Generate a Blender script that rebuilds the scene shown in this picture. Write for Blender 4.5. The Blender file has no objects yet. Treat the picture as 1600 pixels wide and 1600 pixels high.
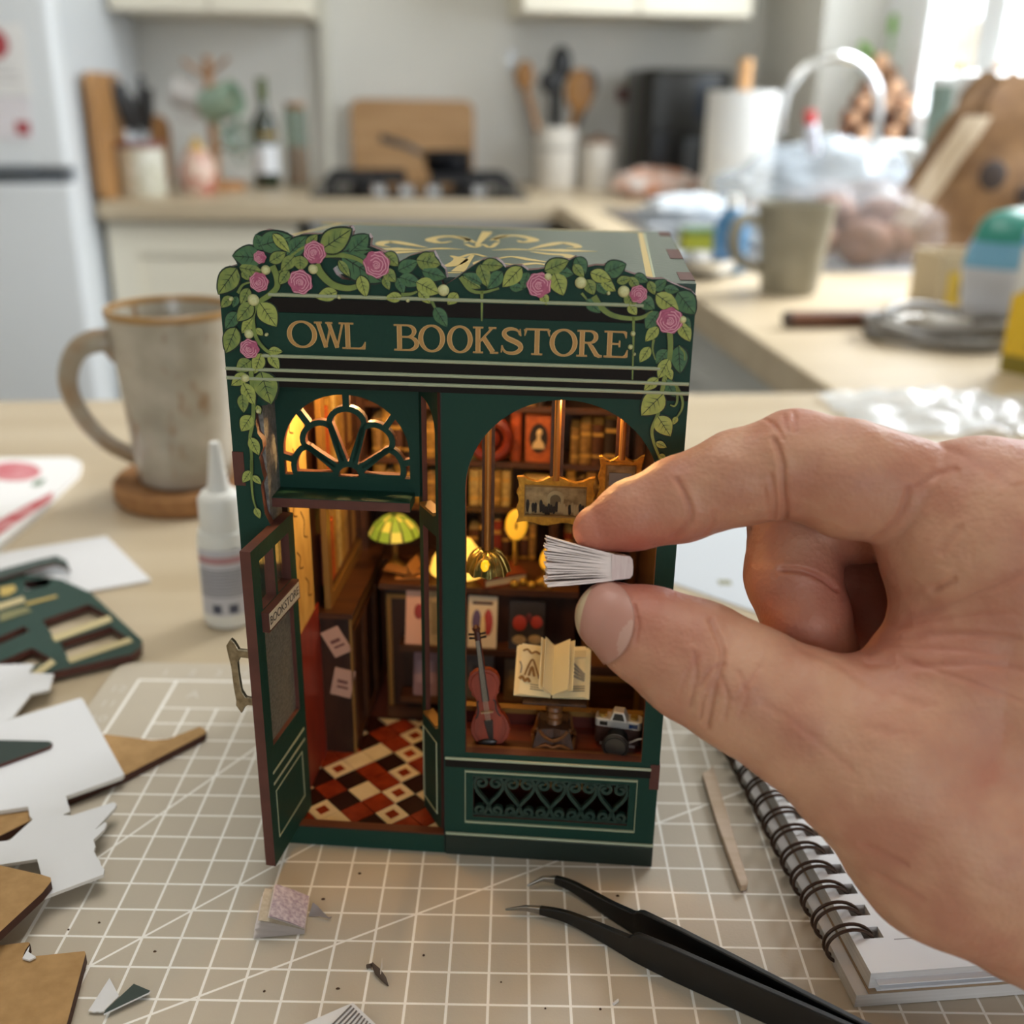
import bpy, bmesh, math, random
import numpy as np
from mathutils import Vector, Matrix, noise as mnoise
from mathutils.geometry import tessellate_polygon
random.seed(7)
scene = bpy.context.scene
COL = scene.collection
R = math.radians

# ------------------------------------------------------------------ units: builders work in centimetres, the scene in metres
CM = 0.01
TOP = 90.3                      # height of the worktop above the floor
ORG = (9.383, 0.0)              # mat-grid column below the lens
def W(x, y, z):                 # mat coordinates (cm, grid columns/rows, height over the mat) -> world metres
    return Vector(((x - ORG[0]) * CM, (y - ORG[1]) * CM, (z + TOP) * CM))

# ------------------------------------------------------------------ camera, world, lights, exposure
CAMP = np.array([9.38316, -19.44586, 20.37716])
RIGHT = np.array([0.99985272, 0.00638329, 0.015931]); UP = np.array([-0.0171616, 0.36368976, 0.93136203]); FWD = np.array([-0.00015121, 0.93149826, -0.36374574])
FOC = 1652.0
cam_data = bpy.data.cameras.new('camera'); cam = bpy.data.objects.new('camera', cam_data); COL.objects.link(cam)
cam_data.sensor_width = 36.0; cam_data.sensor_fit = 'HORIZONTAL'; cam_data.lens = 36.0 * FOC / 1600.0
cam_data.clip_start = 0.01; cam_data.clip_end = 60
rot = Matrix((RIGHT, UP, -FWD)).transposed().to_4x4()
cam.matrix_world = Matrix.Translation(W(*CAMP)) @ rot
cam_data.dof.use_dof = True; cam_data.dof.focus_distance = 0.262; cam_data.dof.aperture_fstop = 9.0
scene.camera = cam
scene.view_settings.view_transform = 'Standard'; scene.view_settings.look = 'None'
scene.view_settings.exposure = 1.45; scene.view_settings.gamma = 1.0; scene.view_settings.use_curve_mapping = False

world = bpy.data.worlds.new('overcast_sky'); scene.world = world; world.use_nodes = True
bg = world.node_tree.nodes['Background']; bg.inputs[0].default_value = (0.86, 0.93, 1.0, 1); bg.inputs[1].default_value = 2.4

KR = R(6.0)                                                     # the kitchen is turned 6 degrees from the mat
KE = np.array([math.cos(KR), math.sin(KR), 0]); KD = np.array([-math.sin(KR), math.cos(KR), 0])
KF = np.array([CAMP[0], CAMP[1], 0])
def K(a, b, z=0):               # kitchen coordinates: a to the right, b away from the viewer, z over the worktop -> mat coordinates
    p = KF + KE * a + KD * b; return (p[0], p[1], z)
def area_light(name, loc, target, sx, sy, power, color):
    l = bpy.data.lights.new(name, 'AREA'); l.shape = 'RECTANGLE'; l.size = sx * CM; l.size_y = sy * CM; l.energy = power; l.color = color
    o = bpy.data.objects.new(name, l); COL.objects.link(o); o.location = W(*loc)
    o.rotation_euler = (W(*target) - W(*loc)).to_track_quat('-Z', 'Y').to_euler(); return o
def point_light(name, loc, power, color, radius):
    l = bpy.data.lights.new(name, 'POINT'); l.energy = power; l.color = color; l.shadow_soft_size = radius * CM
    o = bpy.data.objects.new(name, l); COL.objects.link(o); o.location = W(*loc); return o
area_light('window_daylight', K(190, 185, 165), K(20, 140, 0), 150, 110, 68.0, (0.93, 0.97, 1.0))      # high daylight falling in through the kitchen window
portal = area_light('window_portal', K(115, 180, 62.5), K(0, 180, 62.5), 140, 99, 1.0, (1, 1, 1)); portal.data.cycles.is_portal = True
portal = area_light('rear_fill_portal', K(30, -194, 60), K(30, 0, 60), 120, 80, 1.0, (1, 1, 1)); portal.data.cycles.is_portal = True  # guides sky light through the opening added behind the viewer
area_light('overhead_fill', K(-5, 70, 142), K(-5, 70, 0), 90, 90, 3.8, (1.0, 0.97, 0.93))             # added overhead fill light, no such lamp is known
# the little shop stands on the mat, turned 4 degrees; its frame: x along the front (right corner = 0), y into the shop, z up
BP = np.array([13.545, 5.082, 0.0]); BA = R(-4.0)
BX = np.array([math.cos(BA), math.sin(BA), 0]); BN = np.array([-math.sin(BA), math.cos(BA), 0])
def B(x, y, z=0):
    p = BP + BX * x + BN * y; return (p[0], p[1], p[2] + z)
for i, (x, y, z, p, r) in enumerate([(-8.6, 2.6, 13.2, 0.034, .25), (-4.3, 2.3, 13.6, 0.022, .25), (-6.5, 7.6, 13.8, 0.03, .25), (-2.2, 1.2, 13.2, 0.010, .25)]):
    point_light('shop_led', B(x, y, z), p, (1.0, 0.58, 0.22), r)

# ------------------------------------------------------------------ sight helpers: where a point of the photograph lies on a real plane
def ray(px, py): return FWD + RIGHT * ((px - 800) / FOC) - UP * ((py - 800) / FOC)
def onz(px, py, z=0):
    v = ray(px, py); p = CAMP + v * ((z - CAMP[2]) / v[2]); return (p[0], p[1], z)
def onplane(px, py, p0, n):
    v = ray(px, py); return CAMP + v * (np.dot(n, p0 - CAMP) / np.dot(n, v))
def fp(px, py, y=0.0):          # on the shop's front (or a plane y cm behind it) -> (x, z)
    p = onplane(px, py, BP + BN * y, BN) - BP; return (float(p @ BX), float(p[2]))
def bz(px, py, z):              # on a level plane of the shop -> (x, y)
    p = np.array(onz(px, py, z)) - BP; return (float(p @ BX), float(p @ BN))
def kp(px, py, b):              # on the kitchen plane b cm away -> (a, z)
    p = onplane(px, py, KF + KD * b, KD) - KF; return (float(p @ KE), float(p[2]))
def k0(px, py, z=0):
    p = np.array(onz(px, py, z)) - KF; return (float(p @ KE), float(p @ KD))
# ------------------------------------------------------------------ materials
def lin(h):
    h = h.lstrip('#'); c = [int(h[i:i+2], 16) / 255 for i in (0, 2, 4)]
    return tuple(x / 12.92 if x <= .04045 else ((x + .055) / 1.055) ** 2.4 for x in c) + (1.0,)
MATS = {}
def mat(name, col, rough=.5, metal=0.0, var=None, bump=None, emit=None, spec=.5, sss=None, coat=0, trans=0, alpha=1, col2=None, stretch=(1, 1, 1), sheen=0):
    """principled material; var=(scale per cm, amount) mixes towards col2 with noise, bump=(scale per cm, strength)"""
    if name in MATS: return MATS[name]
    m = bpy.data.materials.new(name); m.use_nodes = True; nt = m.node_tree; b = nt.nodes['Principled BSDF']
    b.inputs['Base Color'].default_value = lin(col); b.inputs['Roughness'].default_value = rough; b.inputs['Metallic'].default_value = metal
    b.inputs['Specular IOR Level'].default_value = spec
    if coat: b.inputs['Coat Weight'].default_value = coat; b.inputs['Coat Roughness'].default_value = .12
    if trans: b.inputs['Transmission Weight'].default_value = trans
    if alpha < 1: b.inputs['Alpha'].default_value = alpha
    if sss: b.inputs['Subsurface Weight'].default_value = sss[0]; b.inputs['Subsurface Radius'].default_value = sss[1]; b.inputs['Subsurface Scale'].default_value = sss[2]
    if emit: b.inputs['Emission Color'].default_value = lin(emit[0]); b.inputs['Emission Strength'].default_value = emit[1]
    if var or bump:
        tc = nt.nodes.new('ShaderNodeTexCoord'); mp = nt.nodes.new('ShaderNodeMapping'); mp.inputs['Scale'].default_value = [100 * s for s in stretch]
        nt.links.new(tc.outputs['Object'], mp.inputs['Vector'])
    if var:
        n = nt.nodes.new('ShaderNodeTexNoise'); n.inputs['Scale'].default_value = var[0]; n.inputs['Detail'].default_value = 5; nt.links.new(mp.outputs[0], n.inputs['Vector'])
        rmp = nt.nodes.new('ShaderNodeMapRange'); rmp.inputs['From Min'].default_value = .35; rmp.inputs['From Max'].default_value = .65; rmp.inputs['To Max'].default_value = var[1]
        nt.links.new(n.outputs['Fac'], rmp.inputs['Value'])
        mx = nt.nodes.new('ShaderNodeMix'); mx.data_type = 'RGBA'; mx.inputs['A'].default_value = lin(col); mx.inputs['B'].default_value = lin(col2 or '#000000')
        nt.links.new(rmp.outputs[0], mx.inputs['Factor']); nt.links.new(mx.outputs['Result'], b.inputs['Base Color'])
    if bump:
        n = nt.nodes.new('ShaderNodeTexNoise'); n.inputs['Scale'].default_value = bump[0]; n.inputs['Detail'].default_value = 4; nt.links.new(mp.outputs[0], n.inputs['Vector'])
        bp = nt.nodes.new('ShaderNodeBump'); bp.inputs['Strength'].default_value = bump[1]; bp.inputs['Distance'].default_value = .0006
        nt.links.new(n.outputs['Fac'], bp.inputs['Height']); nt.links.new(bp.outputs[0], b.inputs['Normal'])
    MATS[name] = m; return m
def glass_mat(name, tint='#ffffff', rough=.05, strength=.9):
    """thin clear pane or film: lets light straight through, with a fresnel reflection"""
    if name in MATS: return MATS[name]
    m = bpy.data.materials.new(name); m.use_nodes = True; nt = m.node_tree; nt.nodes.remove(nt.nodes['Principled BSDF']); out = nt.nodes['Material Output']
    t = nt.nodes.new('ShaderNodeBsdfTransparent'); t.inputs[0].default_value = lin(tint)
    g = nt.nodes.new('ShaderNodeBsdfGlossy'); g.inputs['Roughness'].default_value = rough; g.inputs[0].default_value = (1, 1, 1, 1)
    lw = nt.nodes.new('ShaderNodeLayerWeight'); lw.inputs[0].default_value = .5; f = nt.nodes.new('ShaderNodeMath'); f.operation = 'POWER'; f.inputs[1].default_value = 4.0; nt.links.new(lw.outputs['Facing'], f.inputs[0])
    ad = nt.nodes.new('ShaderNodeMath'); ad.operation = 'MULTIPLY_ADD'; ad.inputs[1].default_value = .55; ad.inputs[2].default_value = .03; nt.links.new(f.outputs[0], ad.inputs[0]); f = ad
    mx = nt.nodes.new('ShaderNodeMixShader'); nt.links.new(f.outputs[0], mx.inputs[0]); nt.links.new(t.outputs[0], mx.inputs[1]); nt.links.new(g.outputs[0], mx.inputs[2])
    nt.links.new(mx.outputs[0], out.inputs[0]); MATS[name] = m; return m
def film_mat(name, col='#f4f6f8', opacity=.45, rough=.25):
    """milky crinkled plastic film"""
    if name in MATS: return MATS[name]
    m = mat(name, col, rough, bump=(.6, .9)); m.node_tree.nodes['Principled BSDF'].inputs['Alpha'].default_value = opacity; return m
def wood(name, c1, c2, scale=1.2, rough=.45, stretch=(.15, 1, 1), amount=1.0, bump=.15):
    return mat(name, c1, rough, var=(scale, amount), col2=c2, stretch=stretch, bump=(scale * 2, bump))

# ------------------------------------------------------------------ mesh builder (cm in, metres out)
class MB:
    def __init__(s): s.v = []; s.f = []; s.m = []
    def add(s, vs, fs, mi=0, T=None):
        o = len(s.v)
        for p in vs:
            p = Vector(p)
            if T is not None: p = T @ p
            s.v.append((p[0], p[1], p[2]))
        for f in fs: s.f.append([o + i for i in f]); s.m.append(mi)
        return s
    def box(s, x0, y0, z0, x1, y1, z1, mi=0, T=None):
        vs = [(x, y, z) for z in (z0, z1) for y in (y0, y1) for x in (x0, x1)]
        return s.add(vs, [(0, 2, 3, 1), (4, 5, 7, 6), (0, 1, 5, 4), (2, 6, 7, 3), (0, 4, 6, 2), (1, 3, 7, 5)], mi, T)
    def rbox(s, x0, y0, z0, x1, y1, z1, r=.1, mi=0, T=None, n=4):
        """box with its four upright edges rounded"""
        pts = []
        for cx, cy, a0 in ((x1 - r, y1 - r, 0), (x0 + r, y1 - r, 90), (x0 + r, y0 + r, 180), (x1 - r, y0 + r, 270)):
            for i in range(n + 1): a = R(a0 + 90 * i / n); pts.append((cx + r * math.cos(a), cy + r * math.sin(a)))
        N = len(pts); vs = [(x, y, z0) for x, y in pts] + [(x, y, z1) for x, y in pts]
        return s.add(vs, [tuple(range(N))[::-1], tuple(range(N, 2 * N))] + [(i, (i + 1) % N, N + (i + 1) % N, N + i) for i in range(N)], mi, T)
    def plate(s, loops, d0, d1, axis='y', mi=0, me=None, T=None):
        """a flat cut sheet: outer loop and holes in 2D, spanning d0..d1 along the axis; edge faces take material me"""
        me = mi if me is None else me
        fix = {'y': lambda p, d: (p[0], d, p[1]), 'z': lambda p, d: (p[0], p[1], d), 'x': lambda p, d: (d, p[0], p[1])}[axis]
        tris = tessellate_polygon([[Vector((p[0], p[1], 0)) for p in L] for L in loops]); flat = [p for L in loops for p in L]; n = len(flat)
        vs = [fix(p, d0) for p in flat] + [fix(p, d1) for p in flat]
        s.add(vs, [tuple(t) for t in tris] + [tuple(n + i for i in t)[::-1] for t in tris], mi, T)
        o = 0; es = []
        for L in loops:
            k = len(L); es += [(o + i, o + (i + 1) % k, n + o + (i + 1) % k, n + o + i) for i in range(k)]; o += k
        return s.add(vs, es, me, T)
    def tube(s, pts, r, seg=8, mi=0, caps=True, closed=False, T=None, flat=1.0):
        P = [Vector(p) for p in pts]; n = len(P); rs = r if hasattr(r, '__len__') else [r] * n; vs = []; prev = None
        for i in range(n):
            a = P[(i - 1) % n] if (closed or i > 0) else P[i]; b = P[(i + 1) % n] if (closed or i < n - 1) else P[i]
            t = (b - a); t = t.normalized() if t.length > 1e-9 else Vector((0, 0, 1))
            if prev is None:
                u = t.orthogonal().normalized()
            else:
                u = prev - t * prev.dot(t); u = u.normalized() if u.length > 1e-6 else t.orthogonal().normalized()
            prev = u; w = t.cross(u)
            for k in range(seg):
                an = 2 * math.pi * k / seg; vs.append(P[i] + u * (rs[i] * math.cos(an)) + w * (rs[i] * flat * math.sin(an)))
        fs = []
        for i in range(n if closed else n - 1):
            j = (i + 1) % n
            for k in range(seg): fs.append((i * seg + k, i * seg + (k + 1) % seg, j * seg + (k + 1) % seg, j * seg + k))
        if caps and not closed: fs += [tuple(range(seg))[::-1], tuple((n - 1) * seg + k for k in range(seg))]
        return s.add(vs, fs, mi, T)
    def lathe(s, prof, seg=24, mi=0, c=(0, 0, 0), T=None, sx=1, sy=1, caps=True):
        n = len(prof); vs = []
        for r, z in prof:
            for k in range(seg):
                a = 2 * math.pi * k / seg; vs.append((c[0] + sx * r * math.cos(a), c[1] + sy * r * math.sin(a), c[2] + z))
        fs = [(i * seg + k, i * seg + (k + 1) % seg, (i + 1) * seg + (k + 1) % seg, (i + 1) * seg + k) for i in range(n - 1) for k in range(seg)]
        if caps and prof[0][0] > 1e-6: fs.append(tuple(range(seg))[::-1])
        if caps and prof[-1][0] > 1e-6: fs.append(tuple((n - 1) * seg + k for k in range(seg)))
        return s.add(vs, fs, mi, T)
    def ball(s, c, r, seg=12, rings=8, mi=0, T=None):
        rx, ry, rz = r if hasattr(r, '__len__') else (r, r, r)
        vs = []; fs = []
        for i in range(rings + 1):
            t = math.pi * i / rings
            for k in range(seg):
                a = 2 * math.pi * k / seg; vs.append((c[0] + rx * math.sin(t) * math.cos(a), c[1] + ry * math.sin(t) * math.sin(a), c[2] - rz * math.cos(t)))
        for i in range(rings):
            for k in range(seg): fs.append((i * seg + k, i * seg + (k + 1) % seg, (i + 1) * seg + (k + 1) % seg, (i + 1) * seg + k))
        return s.add(vs, fs, mi, T)
    def grid(s, fn, nu, nv, mi=0, T=None):
        vs = [fn(i / nu, j / nv) for j in range(nv + 1) for i in range(nu + 1)]
        return s.add(vs, [(j * (nu + 1) + i, j * (nu + 1) + i + 1, (j + 1) * (nu + 1) + i + 1, (j + 1) * (nu + 1) + i) for j in range(nv) for i in range(nu)], mi, T)
    def stroke(s, pts, w, d0, d1, axis='y', mi=0, me=None, closed=False, T=None):
        """a flat ribbon of width w (number or list) along a 2D line, d0..d1 thick"""
        n = len(pts); ws = w if hasattr(w, '__len__') else [w] * n; Lh, Rh = [], []
        for i in range(n):
            a = pts[(i - 1) % n] if (closed or i) else pts[i]; b = pts[(i + 1) % n] if (closed or i < n - 1) else pts[i]
            dx, dy = b[0] - a[0], b[1] - a[1]; l = math.hypot(dx, dy) or 1; nx, ny = -dy / l * ws[i] / 2, dx / l * ws[i] / 2
            Lh.append((pts[i][0] + nx, pts[i][1] + ny)); Rh.append((pts[i][0] - nx, pts[i][1] - ny))
        fix = {'y': lambda p, d: (p[0], d, p[1]), 'z': lambda p, d: (p[0], p[1], d), 'x': lambda p, d: (d, p[0], p[1])}[axis]
        vs = [fix(p, d) for d in (d0, d1) for L in (Lh, Rh) for p in L]
        fs = []; fe = []
        for i in range(n if closed else n - 1):
            j = (i + 1) % n
            fs += [(i, j, n + j, n + i), (2 * n + i, 3 * n + i, 3 * n + j, 2 * n + j)]; fe += [(i, 2 * n + i, 2 * n + j, j), (n + i, n + j, 3 * n + j, 3 * n + i)]
        if not closed: fe += [(0, n, 3 * n, 2 * n), (n - 1, 3 * n - 1, 4 * n - 1, 2 * n - 1)]
        s.add(vs, fs, mi, T); return s.add(vs, fe, mi if me is None else me, T)

def mesh_of(name, mb, mats, smooth=35, merge=False):
    me = bpy.data.meshes.new(name); me.from_pydata([(x * CM, y * CM, z * CM) for x, y, z in mb.v], [], mb.f)
    for m in (mats if isinstance(mats, (list, tuple)) else [mats]): me.materials.append(m)
    me.polygons.foreach_set('material_index', mb.m); me.update()
    bm = bmesh.new(); bm.from_mesh(me)
    bmesh.ops.remove_doubles(bm, verts=bm.verts, dist=1e-6)
    bmesh.ops.recalc_face_normals(bm, faces=bm.faces); bm.to_mesh(me); bm.free()
    if smooth:
        me.polygons.foreach_set('use_smooth', [True] * len(me.polygons)); me.set_sharp_from_angle(angle=R(smooth))
    return me
def obj(name, mb, mats, parent=None, loc=None, rz=0, smooth=35, bevel=0, label=None):
    o = bpy.data.objects.new(name, mesh_of(name, mb, mats, smooth) if isinstance(mb, MB) else mb); COL.objects.link(o)
    if parent is not None: o.parent = parent
    if loc is not None: o.location = (Vector(loc) * CM) if parent is not None else W(*loc)
    if rz: o.rotation_euler = (0, 0, rz)
    if bevel:
        md = o.modifiers.new('edge', 'BEVEL'); md.width = bevel * CM; md.segments = 2; md.limit_method = 'ANGLE'; md.angle_limit = R(40)
    if label: o['label'] = label
    return o
def tag(o, label, cat, group=None, kind=None):
    o['label'] = label; o['category'] = cat
    if group: o['group'] = group
    if kind: o['kind'] = kind
    return o
def thing(name, label, cat, loc=(0, 0, 0), rz=0, group=None):
    o = bpy.data.objects.new(name, None); COL.objects.link(o); o.location = W(*loc); o.rotation_euler = (0, 0, rz); o.empty_display_size = .01
    return tag(o, label, cat, group)
def struct(name, mb, m, loc=(0, 0, 0), rz=0, **k):
    o = obj(name, mb, m, None, loc, rz, **k); o['kind'] = 'structure'; return o
def dup(root, loc=None, rz=None, label=None, group=None):
    def cp(o, par):
        c = o.copy(); COL.objects.link(c)
        if par is not None: c.parent = par
        for ch in o.children: cp(ch, c)
        return c
    r = cp(root, None)
    if loc is not None: r.location = W(*loc)
    if rz is not None: r.rotation_euler = (0, 0, rz)
    if label: r['label'] = label
    if group: r['group'] = group
    return r
def part_copy(o, M, parent):
    c = o.copy(); COL.objects.link(c); c.parent = parent; c.matrix_basis = M; return c
def arc(cx, cy, rx, ry, a0, a1, n):
    return [(cx + rx * math.cos(R(a0 + (a1 - a0) * i / n)), cy + ry * math.sin(R(a0 + (a1 - a0) * i / n))) for i in range(n + 1)]
def smoothline(pts, n=6):
    """Catmull-Rom through points of any dimension"""
    P = [np.array(p, float) for p in pts]; P = [2 * P[0] - P[1]] + P + [2 * P[-1] - P[-2]]; out = []
    for i in range(1, len(P) - 2):
        for k in range(n):
            t = k / n; out.append(tuple(.5 * (2 * P[i] + (P[i+1] - P[i-1]) * t + (2*P[i-1] - 5*P[i] + 4*P[i+1] - P[i+2]) * t*t + (3*P[i] - P[i-1] - 3*P[i+1] + P[i+2]) * t**3)))
    out.append(tuple(P[-2])); return out
def rect(x0, z0, x1, z1): return [(x0, z0), (x1, z0), (x1, z1), (x0, z1)]
def lerp(a, b, t): return a + (b - a) * t
# ------------------------------------------------------------------ the kitchen: setting
KZ = -.25                                                       # the mat is 2.5 mm thick: the worktop lies that much lower
M_wall = mat('wall_paint', '#e8e6df', .85, bump=(.5, .05)); M_ceil = mat('ceiling_paint', '#f1efe9', .9); M_white = mat('white_paint', '#eceeed', .5)
M_floor = wood('vinyl_floor', '#8d8478', '#766c60', .08, .5, (.2, 1, 1)); M_top = wood('pale_worktop', '#c5b498', '#b7a486', .35, .38, (.08, 1, 1), .9, .05)
M_cream = mat('cream_cabinet', '#e9e2cf', .45); M_greyfront = mat('grey_front', '#c9c9c4', .45); M_steel = mat('brushed_steel', '#c8cbce', .28, 1.0); M_chrome = mat('chrome', '#e8eaec', .08, 1.0)
M_black = mat('black_plastic', '#141414', .35); M_upvc = mat('white_window_frame', '#f2f4f6', .35); M_pane = glass_mat('window_glass')
struct('floor', MB().box(-170, -190, -TOP - 2, 120, 300, -TOP), M_floor, K(0, 0), KR)
struct('ceiling', MB().box(-170, -190, 150, 120, 300, 152), M_ceil, K(0, 0), KR)
struct('wall_back', MB().box(-170, 292, -TOP, 120, 300, 150), M_wall, K(0, 0), KR)
struct('wall_left', MB().box(-178, -190, -TOP, -170, 300, 150), M_wall, K(0, 0), KR)
struct('wall_front', MB().plate([rect(-170, -TOP, 120, 150), rect(-30, 20, 90, 100)], -198, -190), M_wall, K(0, 0), KR)  # unseen wall; its opening is cut for the added fill window
fill_win = struct('fill_window', MB().plate([rect(-30, 20, 90, 100), rect(-25, 25, 27.5, 95), rect(32.5, 25, 85, 95)], -197, -192), M_upvc, K(0, 0), KR, bevel=.5)  # unseen window added behind the viewer to give soft front fill
for x0, x1 in ((-25, 27.5), (32.5, 85)): obj('pane', MB().box(x0, -195, 25, x1, -194.6, 95), M_pane, fill_win)
struct('wall_right', MB().plate([rect(-190, -TOP, 300, 150), rect(110, 13, 250, 112)], 94, 116, 'x'), M_wall, K(0, 0), KR)
win = struct('window_1', MB().plate([rect(110, 13, 250, 112), rect(208, 19, 229, 106), rect(116, 19, 199, 106)], 108, 114, 'x'), M_upvc, K(0, 0), KR, bevel=.6)
obj('pane', MB().box(110.6, 208, 19, 111.2, 229, 106), M_pane, win); obj('pane', MB().box(110.6, 116, 19, 111.2, 199, 106), M_pane, win)
obj('window_sill', MB().box(91.5, 108, 11, 112, 252, 13.4), M_white, win, bevel=.4)
fen = thing('garden_fence', 'pale wooden garden fence seen through the kitchen window', 'fence', K(330, 530, -TOP), KR)
M_fence = wood('fence_wood', '#958873', '#7f725e', .3, .7, (1, 1, .1))
pl = None
for i in range(26):
    y = -190 + i * 13
    if pl is None: pl = obj('plank', MB().box(0, 0, 0, 2, 11.6, 158), M_fence, fen); pl.location = (0, y * CM, 0)
    else: part_copy(pl, Matrix.Translation((0, y * CM, random.uniform(-.01, .01))), fen)
obj('rail', MB().box(-3, -190, 132, 0, 148, 142), M_fence, fen); obj('rail', MB().box(-3, -190, 30, 0, 148, 38), M_fence, fen)
struct('ground', MB().box(116, -190, -TOP - 6, 600, 600, -TOP - 1), mat('garden_ground', '#8f9478', .9), K(0, 0), KR)

def kthing(name, label, cat, a, b, z=KZ, group=None, rz=0): return thing(name, label, cat, K(a, b, z), KR + rz, group)
wt = [(-125, -40), (93.7, -40), (93.7, 291.7), (-61.8, 291.7), (-61.8, 230), (33, 230), (33, 76.3), (-125, 76.3)]
o = obj('worktop', MB().plate([wt, rect(43, 139, 75, 188)], -3.6, 0, 'z'), M_top, None, K(0, 0, KZ), KR, bevel=.25)
tag(o, 'pale wood-effect worktop running from the table side round to the hob wall', 'worktop')
def cabinet(name, label, a0, a1, face='front', b0=0, b1=0, m=M_cream, group=None, doors=1):
    """base unit under the worktop; face 'front' looks at the viewer (plane b0), 'side' looks left (plane a0)"""
    t = kthing(name, label, 'cabinet', (a0 + a1) / 2, (b0 + b1) / 2, -TOP, group); h = TOP + KZ - 3.6; w, d = a1 - a0, b1 - b0
    if face == 'front':
        obj('body', MB().box(-w/2, -d/2 + 2, 8, w/2, d/2, h), m, t)
        for i in range(doors):
            x0, x1 = -w/2 + w/doors*i + .3, -w/2 + w/doors*(i+1) - .3
            dr = obj('door', MB().plate([rect(x0, 10, x1, h - .8), rect(x0 + 6, 16, x1 - 6, h - 7.5)], -d/2, -d/2 + 2), m, t, bevel=.2)
            obj('panel', MB().box(x0 + 6, -d/2 + .9, 16, x1 - 6, -d/2 + 2, h - 7.5), m, dr)
    else:
        obj('body', MB().box(-w/2 + 2, -d/2, 8, w/2, d/2, h), m, t)
        for i in range(doors):
            y0, y1 = -d/2 + d/doors*i + .3, -d/2 + d/doors*(i+1) - .3
            dr = obj('door', MB().plate([rect(y0, 10, y1, h - .8), rect(y0 + 6, 16, y1 - 6, h - 7.5)], -w/2, -w/2 + 2, 'x'), m, t, bevel=.2)
            obj('panel', MB().box(-w/2 + .9, y0 + 6, 16, -w/2 + 2, y1 - 6, h - 7.5), m, dr)
    return t
cabinet('base_cabinet', 'cream panelled base cabinet under the worktop beside the white fridge', -61.6, -22, 'front', 233, 291)
ov = kthing('oven', 'dark grey oven front under the gas hob', 'oven', 6, 262, -TOP); h = TOP + KZ - 3.6
obj('body', MB().box(-26, -27, 8, 26, 29, h), mat('oven_grey', '#6d6b66', .3), ov); obj('oven_door', MB().box(-25.5, -29, 14, 25.5, -27, h - 11), mat('oven_glass', '#2b2b2b', .12), ov, bevel=.3)
obj('control_panel', MB().box(-25.5, -28.5, h - 10.5, 25.5, -27, h - .5), M_steel, ov); obj('handle', MB().tube([(-22, -31, h - 14), (22, -31, h - 14)], .7), M_steel, ov)
for i, lb in enumerate(['pale grey base cabinet under the sink run, next to the near worktop', 'pale grey middle base cabinet under the sink run']):
    cabinet('base_cabinet', lb, 35, 92, 'side', 79 + i * 60, 138 + i * 60, M_greyfront)
# upper cabinets
def upper(label, a0, a1, z0, gable=False):
    t = kthing('wall_cabinet', label, 'cabinet', (a0 + a1) / 2, 275, z0); w = a1 - a0
    obj('body', MB().box(-w/2, -15, 0, w/2, 16.8, 60), M_cream, t)
    for i in range(2):
        x0, x1 = -w/2 + w/2*i + .2, -w/2 + w/2*(i+1) - .2
        dr = obj('door', MB().plate([rect(x0, 0, x1, 60), rect(x0 + 5, 5.5, x1 - 5, 54)], -17, -15), M_cream, t, bevel=.2); obj('panel', MB().box(x0 + 5, -16, 5.5, x1 - 5, -15, 54), M_cream, dr)
    return t
upper('cream wall cabinet over the bottle and knife pot, beside the fridge', -62, -19.5, 37.0)
upper('cream wall cabinet over the utensil pot and black air fryer', 27.5, 80, 38.6)
o = obj('upright_trim', MB().box(-1, 13.5, 0, 1, 16.8, 98), mat('pale_panel', '#e6e3d6', .5), None, K(-18.2, 275, KZ), KR); tag(o, 'narrow pale upright wall trim left of the hob', 'trim')
# fridge
fr = kthing('fridge_freezer', 'tall white fridge freezer at the left wall', 'fridge', -93, 218, -TOP); M_fr = mat('fridge_white', '#e3e6e8', .35); M_fs = mat('fridge_side', '#d5d9dc', .45)
obj('body', MB().box(-30, 6, 3, 30, 66, 182), M_fs, fr, bevel=.5)
dn = obj('door', MB().rbox(-30.5, 0, 5, 30.5, 6, 94.2, 1.6), M_fr, fr, bevel=.6); up_ = obj('door', MB().rbox(-30.5, 0, 97.2, 30.5, 6, 181, 1.6), M_fr, fr, bevel=.6)
obj('grip_recess', MB().box(-30, 1.2, 94.2, 29, 6, 97.2), mat('grip_grey', '#5f646a', .4), fr); obj('grip_lip', MB().box(-30, -.8, 96.2, 24, .8, 97.6), mat('grip_lip_grey', '#8a9097', .3, .6), up_)
M_paper = mat('paper', '#f2f0ee', .7); M_red = mat('print_red', '#b4464c', .7); M_ink = mat('print_ink', '#55525a', .8)
def magnet_sheet(label, px0, py0, px1, py1, col, extra=None):
    (a0, z1), (a1, z0) = kp(px0, py0, 217.6), kp(px1, py1, 217.6); t = kthing('fridge_note', label, 'note', (a0 + a1) / 2, 217.75, z0); w, h = (a1 - a0) / 2, z1 - z0
    obj('sheet', MB().box(-w, 0, 0, w, .15, h), col, t)
    if extra: extra(t, w, h)
    return t
def ex1(t, w, h):
    p = obj('red_round_print', MB().lathe([(0, 0), (2.6, 0), (2.6, .1), (0, .1)], 20, T=Matrix.Translation((w - 5.5, -.02, h * .72)) @ Matrix.Rotation(R(90), 4, 'X')), M_red, t)
    obj('text_lines', MB().box(-w + 1, -.05, h * .3, w - 2, 0, h * .32).box(-w + 1, -.05, h * .4, w - 3, 0, h * .42).box(-w + 1, -.05, h * .2, w - 2, 0, h * .22), mat('faint_ink', '#b9b3b4', .8), t)
def ex2(t, w, h): obj('red_round_print', MB().box(w - 3, -.06, h * .12, w - .5, 0, h * .42), M_red, t)
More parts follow.
